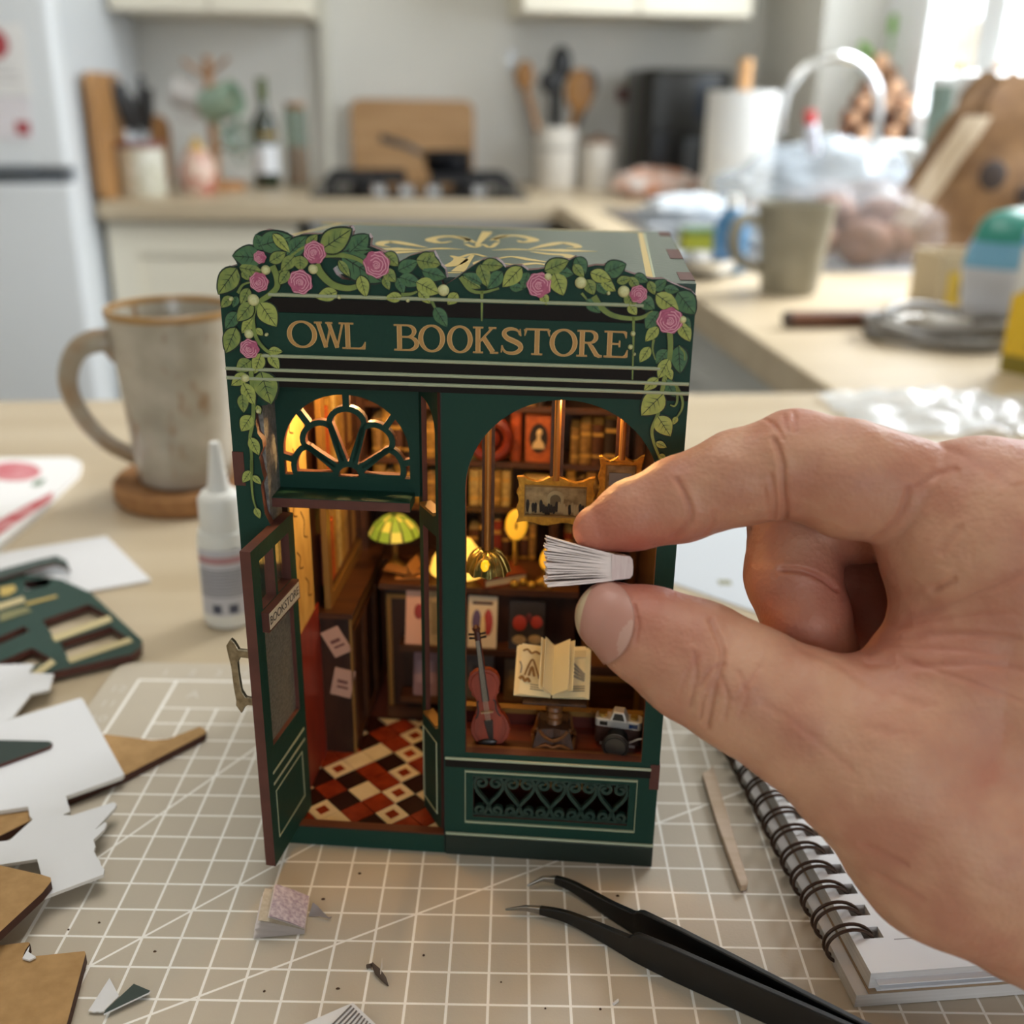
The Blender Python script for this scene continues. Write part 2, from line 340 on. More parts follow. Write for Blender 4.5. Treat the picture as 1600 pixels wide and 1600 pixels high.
magnet_sheet('white note with a red round print, upper one on the fridge door', -60, 35, 50, 150, M_paper, ex1)
magnet_sheet('white note with a small red square, lower one on the fridge door', -60, 150, 53, 218, mat('paper_pink', '#ece6ea', .7), ex2)
mg = kthing('fridge_magnet', 'small brown magnet with two bars on the fridge side', 'magnet', -62.9, 240, 44.5); M_br = mat('magnet_brown', '#7c5233', .6)
obj('bar', MB().box(-.1, -3, -3, .7, -1, 3), M_br, mg); obj('bar', MB().box(-.1, 0, -3.4, .7, 2, 2.6), M_br, mg); obj('rung', MB().box(-.1, -2.4, -1, .5, 1.4, .4), M_br, mg)
# ------------------------------------------------------------------ things standing on the back worktop
def span(px0, px1, py, b):
    a0, a1 = kp(px0, py, b)[0], kp(px1, py, b)[0]; return (a0 + a1) / 2, (a1 - a0) / 2
M_board = wood('board_wood', '#b98a57', '#9c6f40', .5, .5, (1, 1, .12)); M_board2 = wood('pale_board', '#c79d6e', '#b18657', .3, .5, (.12, 1, 1))
M_stone = mat('cream_stoneware', '#e4dfd6', .4, var=(.4, .6), col2='#cfc8bb'); M_wd = wood('spoon_wood', '#a9793f', '#8c6030', .6, .55, (1, 1, .2)); M_glassy = glass_mat('jar_glass', '#e6ece8', .05)
def leaning_board(label, px0, px1, pytop, b, m, thick=1.8, round_=1.5, lean=.12):
    c, w = span(px0, px1, 250, b); z1 = kp(px0, pytop, b)[1] - KZ; t = kthing('chopping_board', label, 'chopping board', c, b)
    T = Matrix.Rotation(-lean, 4, 'X'); pts = []
    for cx, cz, a0 in ((w - round_, z1 - round_, 0), (-w + round_, z1 - round_, 90), (-w + round_, round_, 180), (w - round_, round_, 270)):
        pts += [(cx + round_ * math.cos(R(a0 + 22.5 * i)), cz + round_ * math.sin(R(a0 + 22.5 * i))) for i in range(5)]
    obj('board', MB().plate([pts], 0, thick, T=T), m, t, bevel=.25); return t
leaning_board('large pale wooden chopping board leaning on the wall behind the hob', 550, 741, 154, 286, M_board2, 2.0, 2.5, .02)
zb_ = kp(128, 112, 232)[1] - KZ; t = kthing('chopping_board', 'tall wooden chopping board standing on edge against the fridge side', 'chopping board', -60.6, 230)
obj('board', MB().plate([[(1.5, 0), (20.5, 0), (22, 1.5), (22, zb_ - 1.5), (20.5, zb_), (1.5, zb_), (0, zb_ - 1.5), (0, 1.5)]], -.9, .9, 'x'), M_board, t, bevel=.2)
leaning_board('wooden chopping board standing behind the knife pot', 205, 268, 178, 266, wood('warm_board', '#b58350', '#96683a', .5, .5, (1, 1, .12)), 1.6, 3, .05)
# knife pot
c, w = span(184, 258, 260, 244); kz = kp(220, 228, 244)[1] - KZ
kpot = kthing('knife_pot', 'white floral stoneware pot holding kitchen knives', 'pot', c, 244)
obj('body', MB().lathe([(w * .92, 0), (w, .6), (w, kz), (w - .5, kz), (w - .5, 1), (0, 1)], 28), mat('floral_glaze', '#e3e2d8', .35, var=(.45, .8), col2='#b9b69b'), kpot)
obj('rim_band', MB().lathe([(w + .05, kz - .3), (w + .15, kz), (w - .2, kz + .9), (w - .9, kz + .9)], 28, caps=False), mat('pot_red_band', '#7d4a47', .5), kpot)
for i, (px, py) in enumerate([(178, 122), (192, 130), (222, 118), (236, 138), (206, 150)]):
    a_, z_ = kp(px, py, 246); t = kthing('kitchen_knife', 'black handled kitchen knife, number %s from the left in the floral pot' % ['one', 'two', 'four', 'five', 'three'][i], 'knife', a_, 245, z_, 'knives in the floral pot')
    dx = (c - a_) * .8; dz = -(z_ - (kz + KZ))
    obj('handle', MB().tube([(0, 0, 0), (dx * .3, 0, dz * .35), (dx * .62, 0, dz * .75)], [.7, 1.25, 1.0], 10, flat=.6), M_black, t); obj('blade', MB().tube([(dx * .62, 0, dz * .75), (dx * .9, 0, dz - 6)], [.9, .8], 6, flat=.2), M_steel, t)
# mug tree with hanging mugs
c, _ = span(328, 336, 200, 262); zt = kp(332, 88, 262)[1] - KZ
tr = kthing('mug_tree', 'wooden mug tree with short branches beside the wine bottle', 'mug tree', c, 262); M_tree = wood('tree_wood', '#b98552', '#9a6b3e', .7, .5, (1, 1, .2))
obj('base', MB().lathe([(6.5, 0), (6.5, 1.2), (5.8, 1.8), (0, 1.8)], 24), M_tree, tr); obj('post', MB().tube([(0, 0, 1), (0, 0, zt)], [1.1, .9], 10), M_tree, tr)
for i, (dx, dy, hz) in enumerate([(5, -3, .95), (-5, -2, .93), (5.5, -4, .66), (-5, 3, .6), (4, 4, .8), (5.5, -3, .38)]):
    obj('branch', MB().tube([(0, 0, zt * hz - 2.5), (dx * .6, dy * .6, zt * hz - .6), (dx, dy, zt * hz + 1)], .45, 8), M_tree, tr)
def hang_mug(label, px, py, b, r, h, m, tilt, rz):
    a_, z_ = kp(px, py, b); t = kthing('hanging_mug', label, 'mug', a_, b, z_); T = Matrix.Rotation(rz, 4, 'Z') @ Matrix.Rotation(tilt, 4, 'Y') @ Matrix.Translation((0, 0, -h / 2))
    obj('body', MB().lathe([(0, 0), (r * .86, 0), (r, .8), (r, h), (r - .3, h), (r - .35, .7), (0, .6)], 24, T=T), m, t)
    obj('handle', MB().tube([(r + math.sin(q) * 2.3 - .1, 0, h / 2 + 2.6 * math.cos(q)) for q in [math.pi * i / 10 for i in range(11)]], .45, 8, T=T), m, t); return t
hang_mug('pale green mug hanging from the mug tree', 345, 160, 256, 3.7, 8.2, mat('pale_green_glaze', '#9fb8a2', .22), R(72), R(-20))
hang_mug('clear glass mug hanging low on the mug tree', 374, 215, 254, 3.4, 7.5, M_glassy, R(80), R(-50))
hang_mug('white mug hanging at the back of the mug tree', 300, 150, 266, 3.4, 8, mat('white_glaze', '#dcd8d4', .25), R(70), R(170))
# painted jar
c, w = span(280, 338, 260, 250); jz = kp(300, 225, 250)[1] - KZ
j = kthing('painted_jar', 'small white jar painted with red and yellow, in front of the mug tree', 'jar', c, 250)
obj('body', MB().lathe([(w * .7, 0), (w * .95, jz * .2), (w, jz * .5), (w * .7, jz * .82), (w * .5, jz * .9)], 24), mat('painted_glaze', '#e9dccb', .35, var=(.5, 1.0), col2='#b4523f'), j)
obj('lid', MB().lathe([(w * .55, jz * .88), (w * .4, jz * .98), (.8, jz), (.9, jz * 1.12), (0, jz * 1.15)], 20), mat('jar_lid_yellow', '#c9a55a', .4), j)
# wine bottle
c, w = span(397, 436, 260, 268); bzt = kp(415, 122, 268)[1] - KZ
bt = kthing('wine_bottle', 'dark green wine bottle with a white label under the wall cabinet', 'bottle', c, 268); M_bot = mat('green_bottle_glass', '#1f2a12', .08, coat=.5)
obj('body', MB().lathe([(w, 0), (w, bzt * .56), (w * .85, bzt * .64), (w * .38, bzt * .74), (w * .34, bzt * .97), (0, bzt * .97)], 24), M_bot, bt)
obj('label', MB().lathe([(w + .04, bzt * .14), (w + .04, bzt * .4)], 24, caps=False), mat('bottle_label', '#e6e8ec', .7), bt); obj('neck_foil', MB().lathe([(w * .4, bzt * .8), (w * .4, bzt), (0, bzt)], 16), mat('foil_green', '#4b5a1d', .4), bt)
obj('gold_band', MB().lathe([(w + .03, bzt * .46), (w + .03, bzt * .52)], 24, caps=False), mat('gold_band', '#8d7431', .4), bt)
# storage jar
c, w = span(447, 484, 260, 268); jz = kp(460, 160, 268)[1] - KZ
sj = kthing('storage_jar', 'tall clear glass jar with a cork lid and pinkish grains', 'jar', c, 268)
obj('glass', MB().lathe([(w, 0), (w, jz * .9), (w * .8, jz * .94), (w * .75, jz * .94), (w * .92, jz * .88), (w * .92, .6), (0, .6)], 24), M_glassy, sj)
g = obj('grains', MB().lathe([(0, .7), (w * .9, .7), (w * .9, jz * .48), (0, jz * .5)], 20), mat('pink_grains', '#a9796a', .8, var=(1.5, 1), col2='#c79c8a', bump=(3, .6)), sj)
obj('lid', MB().lathe([(w * .8, jz * .92), (w * .85, jz), (0, jz)], 20), mat('cork', '#9a7350', .8), sj)
# hob
hb = kthing('gas_hob', 'black four-burner gas hob with steel knobs set in the worktop', 'hob', 4, 262); M_iron = mat('cast_iron', '#17171a', .55)
obj('plate', MB().rbox(-24, -21, 0, 24, 21, .8, 2), mat('hob_black', '#101012', .15), hb)
for i, (x, y) in enumerate([(-12, -8), (12, -8), (-12, 9), (12, 9)]):
    g = obj('pan_support', MB().box(x - 9, y - .5, 3, x + 9, y + .5, 4).box(x - .5, y - 8, 3, x + .5, y + 8, 4).box(x - 9, y - 8, 3, x + 9, y - 7.2, 3.8).box(x - 9, y + 7.2, 3, x + 9, y + 8, 3.8).box(x - 9, y - 8, .8, x - 8.2, y - 7.2, 3.8).box(x + 8.2, y - 8, .8, x + 9, y - 7.2, 3.8).box(x - 9, y + 7.2, .8, x - 8.2, y + 8, 3.8).box(x + 8.2, y + 7.2, .8, x + 9, y + 8, 3.8), M_iron, hb)
    obj('burner', MB().lathe([(3.6, .8), (3.6, 2), (2.6, 2.4), (0, 2.4)], 20, c=(x, y, 0)), M_iron, hb)
for x in (-9, -3, 3, 13): obj('knob', MB().lathe([(1.7, .8), (1.6, 2.6), (0, 2.7)], 16, c=(x, -18.3, 0)), M_chrome, hb)
# saucepan
c, w = span(664, 736, 255, 268); z0 = 4.2 + KZ; z1 = kp(700, 237, 268)[1]
sp = kthing('saucepan', 'small black saucepan with its handle to the left, on the gas hob', 'saucepan', c, 268, z0); hh = z1 - z0
obj('body', MB().lathe([(w * .92, 0), (w, .8), (w, hh), (w * 1.03, hh + .2), (w - .4, hh), (w - .4, 1), (0, .8)], 28), mat('pan_black', '#1b1c20', .25, .3), sp)
obj('handle', MB().tube([(-w, 0, hh * .8), (-w - 4, -.8, hh + 1.2), (-w - 10.5, -2, hh + 3)], [.7, .9, 1.1], 10, flat=.6), M_black, sp)
# stainless kettle-like carafe, utensil pot and utensils
c, w = span(834, 900, 250, 276); cz = kp(865, 198, 276)[1] - KZ
cr = kthing('utensil_pot', 'cream stoneware pot full of cooking utensils', 'pot', c, 276)
obj('body', MB().lathe([(w * .9, 0), (w, .8), (w, cz), (w - .6, cz), (w - .6, 1), (0, 1)], 28), M_stone, cr); obj('printed_word', MB().lathe([(w + .03, cz * .62), (w + .03, cz * .7)], 28, caps=False), mat('faint_print', '#b5b0a6', .5), cr)
UT = [('wooden_spoon', 'wooden spoon leaning left in the utensil pot', 820, 118, M_wd, 1.7, 2.6), ('steel_whisk', 'slim steel whisk leaning far left in the utensil pot', 800, 95, M_steel, .9, 3.0), ('black_spatula', 'tall black spatula upright in the utensil pot', 877, 100, M_black, 2.0, 3.2), ('black_ladle', 'black ladle behind the spatula in the utensil pot', 862, 128, M_black, 2.2, 2.2), ('wooden_spatula', 'broad wooden spatula leaning right in the utensil pot', 905, 142, M_wd, 2.6, 4.0), ('dark_spoon', 'dark spoon leaning far right in the utensil pot', 921, 132, mat('dark_spoon', '#2e241c', .5), 1.5, 2.6)]
for i, (nm, lb, px, py, m, rw, rh) in enumerate(UT):
    a_, z_ = kp(px, py, 276 + (i % 3 - 1) * 2); t = kthing(nm, lb, 'utensil', a_, 276 + (i % 3 - 1) * 2, z_); dx, dz = (c - a_) * .85, -(z_ - KZ - 3)
    obj('shaft', MB().tube([(0, 0, -rh * .6), (dx, 0, dz)], .75, 8), m if nm != 'steel_whisk' else M_steel, t)
    if nm == 'steel_whisk':
        for k in range(4):
            q = math.pi * k / 4; obj('wire', MB().tube([(math.cos(q) * rw * math.sin(s_), math.sin(q) * rw * math.sin(s_), -rh * math.cos(s_)) for s_ in [math.pi * 2 * i_ / 16 for i_ in range(16)]], .12, 5, closed=True), M_steel, t)
    else: obj('head', MB().ball((0, 0, 0), (rw * 1.35, .7, rh * 1.3), 14, 8), m, t)
c, w = span(908, 962, 260, 274); cz = kp(930, 225, 274)[1] - KZ
cn = kthing('lidded_canister', 'small cream canister with a wooden lid beside the utensil pot', 'canister', c, 274)
obj('body', MB().lathe([(w * .95, 0), (w, .5), (w, cz), (0, cz)], 24), M_stone, cn); obj('lid', MB().lathe([(w * .98, cz), (w * .98, cz + 1.1), (1, cz + 1.4), (.9, cz + 2.3), (0, cz + 2.4)], 24), wood('lid_wood', '#8d6a4c', '#775539', .8), cn)
# air fryer
(a0, z1), (a1, _) = kp(995, 108, 272), kp(1135, 108, 272)
af = kthing('air_fryer', 'black air fryer with a front drawer under the wall cabinet', 'air fryer', (a0 + a1) / 2, 274); w = (a1 - a0) / 2; h = z1 - KZ; M_af = mat('fryer_black', '#15140f', .3)
obj('body', MB().rbox(-w, -11, 0, w, 13, h, 3.5), M_af, af, bevel=1.2); dr = obj('drawer', MB().rbox(-w * .86, -13, 2, w * .86, -10, h * .52, 1.4), mat('fryer_drawer', '#0e0e0d', .2), af, bevel=.4); obj('handle', MB().box(-2.0, -17, h * .16, 2.0, -13, h * .45), mat('fryer_grip', '#3a3d3f', .25), dr, bevel=.5)
obj('control_panel', MB().box(w * .15, -11.3, h * .62, w * .55, -10.8, h * .92), mat('fryer_panel', '#2b3038', .08), af)
tgm = kthing('wall_hook', 'small dark red hook on the wall left of the air fryer', 'hook', *[kp(975, 148, 291)[0], 291.4, kp(975, 148, 291)[1]]); obj('plate', MB().box(-1.6, 0, -1.8, 1.6, .6, 1.8), mat('hook_red', '#7a3a38', .5), tgm); obj('peg', MB().tube([(0, 0, 0), (0, -1.5, -.4), (0, -1.9, .6)], .35), mat('hook_red', '#7a3a38', .5), tgm)
# paper towel
c, w = span(1100, 1205, 250, 236); pz = kp(1150, 142, 236)[1] - KZ
pt = kthing('paper_towel_roll', 'white paper towel roll on a wooden stand', 'paper towel', c, 236)
obj('roll', MB().lathe([(w, 1.3), (w, pz), (2, pz), (2, 1.3)], 32), mat('paper_towel', '#d9d8d5', .9, bump=(1.5, .2)), pt); zr = kp(1165, 92, 236)[1] - KZ
obj('pole', MB().tube([(0, 0, 0), (0, 0, zr)], 1.35, 12), wood('pole_wood', '#cfa06c', '#bd8d5b', .6), pt); obj('base', MB().lathe([(w * .95, 0), (w * .95, 1.2), (0, 1.2)], 28), wood('pole_wood', '', ''), pt)
# bread bag
c, w = span(955, 1088, 290, 250); hz = kp(1030, 262, 250)[1] - KZ
bb = kthing('bread_bag', 'orange and white bag of bread lying before the air fryer', 'bread bag', c, 250)
def blob(rx, ry, rz, amp, fr, seed, n=26, m=18):
    def f(u, v):
        t, a = math.pi * v, 2 * math.pi * u; d = Vector((math.sin(t) * math.cos(a), math.sin(t) * math.sin(a), -math.cos(t)))
        k = 1 + amp * mnoise.noise(d * fr + Vector((seed, seed * 2, 0))) + amp * .5 * abs(mnoise.noise(d * fr * 2.3 + Vector((seed, 0, 5)))); p = Vector((d.x * rx, d.y * ry, d.z * rz)) * k
        return (p.x, p.y, max(p.z, -rz * .8) + rz * .8)
    return MB().grid(f, n, m)
obj('bag', blob(w, 7, hz * .55, .18, 2.2, 3), mat('bread_bag_print', '#d98e62', .35, var=(.25, 1.0), col2='#f0e8e4', bump=(.8, .5)), bb)
obj('tied_end', MB().lathe([(.6, 0), (.8, 1), (2.6, 3)], 10, T=Matrix.Translation((w * .9, 0, hz * .4)) @ Matrix.Rotation(R(75), 4, 'Y')), mat('bag_white', '#e9e4e2', .35), bb)
# ------------------------------------------------------------------ window sill, sink side and the clutter on the right
SZ = 13.4
ih = kthing('log_slice_ornament', 'brown pile of little log slices on the sill behind the tap', 'ornament', 101, 233, SZ); M_log = wood('log_bark', '#8a5a3c', '#6b432c', 1, .7); M_cut = wood('log_cut', '#c19a78', '#a57b58', 1.5, .7)
lg = None; rows = [(5, 0), (5, 3), (4, 6), (3, 9), (2, 11.6), (1, 14)]
for n, z in rows:
    for i in range(n):
        x = (i - (n - 1) / 2) * 3.1 + random.uniform(-.3, .3)
        if lg is None: lg = obj('log_slice', MB().lathe([(1.6, 0), (1.6, 3.6)], 12, 0, T=Matrix.Rotation(R(90), 4, 'X')).lathe([(0, 3.62), (1.35, 3.62)], 12, 1, T=Matrix.Rotation(R(90), 4, 'X')), [M_log, M_cut], ih); lo = lg
        else: lo = part_copy(lg, Matrix.Identity(4), ih)
        lo.matrix_basis = Matrix.Translation((x * CM, random.uniform(-.8, .8) * CM, (z + 1.6) * CM)) @ Matrix.Rotation(random.uniform(-.35, .35), 4, 'Z')
pp = kthing('potted_plant', 'small potted plant with bright green leaves on the window sill', 'plant', 107.2, 245.4, SZ); M_leafp = mat('plant_green', '#7fb545', .45)
obj('pot', MB().lathe([(3, 0), (3.8, 6), (3.4, 6), (3, 5), (0, 5)], 20), mat('terracotta', '#b0714e', .7), pp)
for i, (dx, dy, h) in enumerate([(-1.5, 0, 14), (1.5, -1, 19), (3, 1, 16), (-3.5, 1, 17), (0, -1.5, 22), (2.5, -2, 23)]):
    obj('stem', MB().tube([(0, 0, 5), (dx * .5, dy * .5, h * .6), (dx, dy, h)], .18, 6), M_leafp, pp)
    obj('leaf', MB().ball((0, 0, 0), (1.0, .25, 2.3), 10, 8, T=Matrix.Translation((dx * 1.2, dy, h + 1.4)) @ Matrix.Rotation(dx * .25, 4, 'Y')), M_leafp, pp)
def canister(label, a, b, r, h, m, lidm):
    t = kthing('sill_canister', label, 'canister', a, b, SZ); obj('body', MB().lathe([(r * .96, 0), (r, .5), (r, h), (0, h)], 28), m, t)
    l = obj('lid', MB().lathe([(r * 1.03, h), (r * 1.03, h + 1.4), (r * .7, h + 2), (0, h + 2.1)], 28), lidm, t); obj('knob', MB().lathe([(.7, h + 2), (1.2, h + 3), (0, h + 3.8)], 14), wood('knob_wood', '#a9743f', '#8c5a2c', 1), l); return t
canister('sage green canister with a white lid on the window sill', 99.5, 196, 4.4, 10.5, mat('sage_enamel', '#7f9186', .35), M_white)
cw = canister('white enamel canister with a dark printed word, at the near end of the sill', 99, 181, 6.6, 10.5, mat('white_enamel', '#e6e7e4', .3), M_white)
obj('printed_word', MB().box(-2, -6.68, 4.6, 1.4, -6.5, 5.6), mat('enamel_print', '#4b5258', .5), cw)
gm = kthing('paper_cup', 'brown paper cup with a white lid beside the white canister', 'cup', 98, 170.5, SZ); obj('cup', MB().lathe([(2.6, 0), (3.6, 9.5), (0, 9.5)], 22), mat('cup_brown', '#8d6c52', .7), gm); obj('lid', MB().lathe([(3.8, 9.3), (3.8, 10), (3.3, 10.8), (0, 10.8)], 22), M_white, gm)
# tap
tp = kthing('kitchen_tap', 'tall chrome gooseneck tap behind the bags at the sink', 'tap', 83, 190); zt = kp(1330, 88, 190)[1] - KZ; rr_ = 8.6
col_pts = [(0, 0, 0), (0, 0, zt * .4), (0, 0, zt - rr_)] + [(-rr_ + rr_ * math.cos(q), 0, zt - rr_ + rr_ * math.sin(q)) for q in [math.pi * i / 14 for i in range(1, 15)]] + [(-2 * rr_ - .2, 0, zt - rr_ - 4)]
obj('neck', MB().tube(col_pts, .85, 14), M_chrome, tp); obj('base', MB().lathe([(2.6, 0), (2.6, 2), (1.6, 5), (.9, 5.4)], 20), M_chrome, tp)
obj('lever', MB().tube([(1.5, 0, 4), (5, -1, 7), (7, -1.6, 8)], [.7, .6, .5], 10), M_chrome, tp)
sk = kthing('sink', 'steel sink bowl with a draining edge, beside the tap', 'sink', 60, 178); obj('rim', MB().plate([rect(-20, -42, 18, 42), rect(-17, -39, 15, 10)], .02, .35, 'z'), M_steel, sk, bevel=.12)
obj('bowl', MB().plate([rect(-16.9, -38.9, 14.9, 9.9), rect(-16, -38, 14, 9)], -3.2, .1, 'z').box(-16.9, -38.9, -3.4, 14.9, 9.9, -3.2), M_steel, sk)
for i in range(6): obj('drain_rib', MB().box(-16, 14 + i * 4, .3, 15, 15 + i * 4, .7), M_steel, sk)
def resting(name, label, cat, px, py, z=KZ): a, b = k0(px, py, z); return kthing(name, label, cat, a, b, z)
s = resting('sponge', 'yellow-green sponge by the sink edge', 'sponge', 1107, 392, .15); obj('foam', MB().rbox(-4, -2.6, 0, 4, 2.6, 2.6, .6), mat('sponge_green', '#a8ad3a', .9, bump=(2, .6)), s, bevel=.3); obj('scourer', MB().box(-4, -2.6, 2.6, 4, 2.6, 3.2), mat('scourer', '#4f6b3e', .95), s)
s = resting('dish_soap_bottle', 'small blue dish soap bottle by the sink left of the grey mug', 'bottle', 1137, 425, .0); obj('body', MB().lathe([(1.9, 0), (2.2, 1), (2.2, 6), (1.0, 8)], 18), mat('soap_blue', '#4f7fa8', .2), s); obj('cap', MB().lathe([(.9, 8), (.8, 9.6), (0, 9.6)], 14), M_white, s)
s = resting('folded_dishcloth', 'crumpled white and grey dishcloth by the sink', 'dishcloth', 1078, 345); obj('cloth', blob(8.5, 5.5, 2.6, .3, 2.2, 11), mat('dishcloth', '#d7dade', .9, var=(.4, .8), col2='#a9b4bd', bump=(.7, .8)), s)
s = resting('steel_bowl', 'small steel bowl with water drops beside the sponge', 'bowl', 1092, 432); obj('bowl', MB().lathe([(2.6, 0), (4.2, 1), (5, 2.6), (4.7, 2.6), (4, 1.2), (0, .5)], 26), M_steel, s)
# second mug
c, w = span(1186, 1303, 330, 121); mz = kp(1240, 316, 121)[1] - KZ
m2 = kthing('grey_mug', 'speckled grey green stoneware mug on the worktop in front of the sink', 'mug', c, 121); M_gm = mat('grey_green_glaze', '#958f7d', .4, var=(.35, .7), col2='#7f7a69')
obj('body', MB().lathe([(w * .68, 0), (w * .74, .5), (w * .84, mz * .4), (w, mz), (w - .45, mz), (w * .78, mz * .4), (w * .6, .8), (0, .8)], 36), M_gm, m2)
obj('handle', MB().tube(smoothline([(-w * .9, 0, mz * .8), (-w - 2, -.6, mz * .82), (-w - 3.0, -1, mz * .62), (-w - 2, -.6, mz * .38), (-w * .78, 0, mz * .28)], 5), [.7] * 21, 10, flat=.7), M_gm, m2)
# bags
M_film = film_mat('carrier_film', '#b9c3cc', .42, .15); M_roll = mat('bread_roll', '#7d5238', .7, var=(.3, .9), col2='#52321f')
rb = kthing('bag_of_rolls', 'clear plastic bag of dark bread rolls behind the grey mug', 'bread bag', 61, 143)
for i, (x, y, z, r) in enumerate([(-6, 0, 3.4, 4), (1, -2, 3.2, 4), (5.5, 1, 3, 3.6), (-2, 3, 6.5, 3.6), (5, 3, 6.2, 3.4), (8, 2, 2.8, 2.6)]):
    obj('roll', MB().ball((x, y, z), (r, r * .9, r * .8), 16, 10), M_roll, rb)
obj('film', blob(12, 7.5, 6.2, .16, 2.6, 21, 36, 24), film_mat('clear_film', '#c9c2c4', .22, .12), rb)
cb = kthing('carrier_bag', 'crumpled white plastic carrier bag piled beside the paper towel roll', 'carrier bag', 64, 166, .3)
obj('film', blob(14.5, 9, 8.0, .34, 2.1, 5, 44, 28), M_film, cb)
obj('handle_loop', MB().tube(smoothline([(6, -4, 10), (12, -7, 9), (16, -8, 6), (18, -8, 3)], 6), [1.4] * 19, 8, flat=.35), M_film, cb)
rc = kthing('red_cap_bottle', 'small white bottle with a red cap leaning on the carrier bag', 'bottle', 60, 158, kp(1275, 242, 158)[1]); TT = Matrix.Rotation(R(-12), 4, 'Y')
obj('body', MB().lathe([(.9, 0), (1.0, .4), (1.0, 4), (.7, 4.4)], 14, T=TT), mat('bottle_white', '#d9dcea', .3), rc); obj('cap', MB().lathe([(.85, 4.3), (.85, 6.1), (0, 6.1)], 14, T=TT), mat('cap_red', '#d04a4a', .4), rc)
kb = kthing('paper_bag', 'crumpled brown kraft paper bag leaning to the right behind the bottles', 'paper bag', 76.5, 150); M_kraftbag = mat('kraft_bag', '#8b6a48', .85, var=(.25, .8), col2='#6f5136', bump=(.5, .9))
def kbag(u, v):
    a = 2 * math.pi * u; s = v; sq = lambda q: math.copysign(abs(q) ** .5, q); n = mnoise.noise(Vector((math.cos(a) * 1.6, math.sin(a) * 1.6, v * 3.2))) * 2.0 + mnoise.noise(Vector((math.cos(a) * 4, math.sin(a) * 4, v * 8))) * .6
    w_ = lerp(9.5, 5.0, s); d_ = lerp(7, 4, s); return (sq(math.cos(a)) * (w_ + n * 1.2) + s * 10.5 - 1, sq(math.sin(a)) * (d_ + n), s * 25 + mnoise.noise(Vector((math.cos(a) * 2, math.sin(a) * 2, 9))) * 1.5 * s)
obj('bag', MB().grid(kbag, 36, 18), M_kraftbag, kb, smooth=50); obj('dark_print', MB().ball((0, 0, 0), (2, .3, 2), 12, 8, T=Matrix.Translation((3.2, -7.2, 12))), mat('bag_print_dark', '#3a302c', .8), kb)
obj('dark_print', MB().ball((0, 0, 0), (1.5, .3, 1.4), 12, 8, T=Matrix.Translation((8.5, -7, 9.5))), mat('bag_print_dark', '', .8), kb)
obj('pale_side', MB().grid(lambda u, v: (-9 + v * 11 - u * 4.2, -6.5 - u * .6 + mnoise.noise(Vector((u * 2, v * 4, 3))) * .8, .5 + v * 19), 6, 12), mat('kraft_pale', '#b5a48d', .8), kb, smooth=60)
# boxes, pack and carton
M_yel = mat('label_yellow', '#c9ab3f', .5); M_card = mat('box_card', '#b9a98c', .7)
t = resting('yellow_label_tub', 'open card tub with a yellow printed label in front of the paper bag', 'tub', 1500, 478)
obj('tub', MB().plate([rect(-4.6, -3.2, 4.6, 3.2), rect(-4.3, -2.9, 4.3, 2.9)], 0, 6, 'z').box(-4.6, -3.2, 0, 4.6, 3.2, .3), M_card, t, bevel=.1); obj('label', MB().box(-3.6, -3.35, .6, 3.8, -3.2, 4.2), M_yel, t); obj('label_text', MB().box(-2.4, -3.42, 1.6, -.2, -3.34, 3.2).box(.6, -3.42, 1.2, 2.6, -3.34, 2.2), mat('label_brown', '#6d5a24', .6), t)
t = resting('snack_pack', 'rounded teal, blue and white packet at the right edge of the worktop', 'packet', 1590, 520)
def pack(u, v):
    a = 2 * math.pi * u; k = (1 - abs(2 * v - 1) ** 3) ** .5 if 0 < v < 1 else 0; n = 1 + .08 * mnoise.noise(Vector((math.cos(a), math.sin(a), v * 3)) * 1.5); return (math.cos(a) * 6.5 * n * (.5 + .5 * k), math.sin(a) * 3.6 * n * k, v * 11.8)
obj('lower_pack', MB().grid(lambda u, v: pack(u, v * .55), 28, 10), mat('pack_white', '#c9cbd2', .35, bump=(.6, .6)), t); obj('blue_band', MB().grid(lambda u, v: pack(u, .55 + v * .2), 28, 6), mat('pack_blue', '#6fa3bf', .35), t); obj('teal_top', MB().grid(lambda u, v: pack(u, .75 + v * .25), 28, 8), mat('pack_teal', '#2f8577', .35), t)
t = kthing('juice_carton', 'yellow and white drinks carton standing on the worktop at the right edge', 'carton', 54.6, 81.5, rz=-R(58)); wc = 3.6
obj('carton', MB().box(-wc, -wc, 0, wc, wc, 11.4).add([(-wc, -wc, 11.4), (wc, -wc, 11.4), (wc, wc, 11.4), (-wc, wc, 11.4), (-wc, 0, 13.6), (wc, 0, 13.6)], [(0, 1, 5, 4), (2, 3, 4, 5), (1, 2, 5), (3, 0, 4)]), mat('carton_white', '#c9c7c2', .4), t, bevel=.12)
obj('yellow_panel', MB().box(-wc - .04, -wc - .06, .5, wc + .04, -wc, 6.4).add([(-wc + .2, -wc - .06, 6.4), (wc, -wc - .06, 6.4), (wc, -wc - .06, 7.4), (-wc + 1.6, -wc - .06, 7.4)], [(0, 1, 2, 3)]), mat('carton_yellow', '#d3ac1f', .4), t)
obj('olive_foot', MB().box(-wc - .02, -wc - .08, 0, wc, -wc - .02, 1.5), mat('carton_olive', '#7a6b16', .5), t); obj('small_print', MB().box(-1.6, -wc - .09, 2.2, .8, -wc - .05, 2.6).box(-1.6, -wc - .09, 3.6, .2, -wc - .05, 4.2).box(-2, -wc - .05, 9, .8, -wc, 9.3).box(-2, -wc - .05, 9.7, 1, -wc, 10), mat('carton_print', '#6a6022', .6), t)
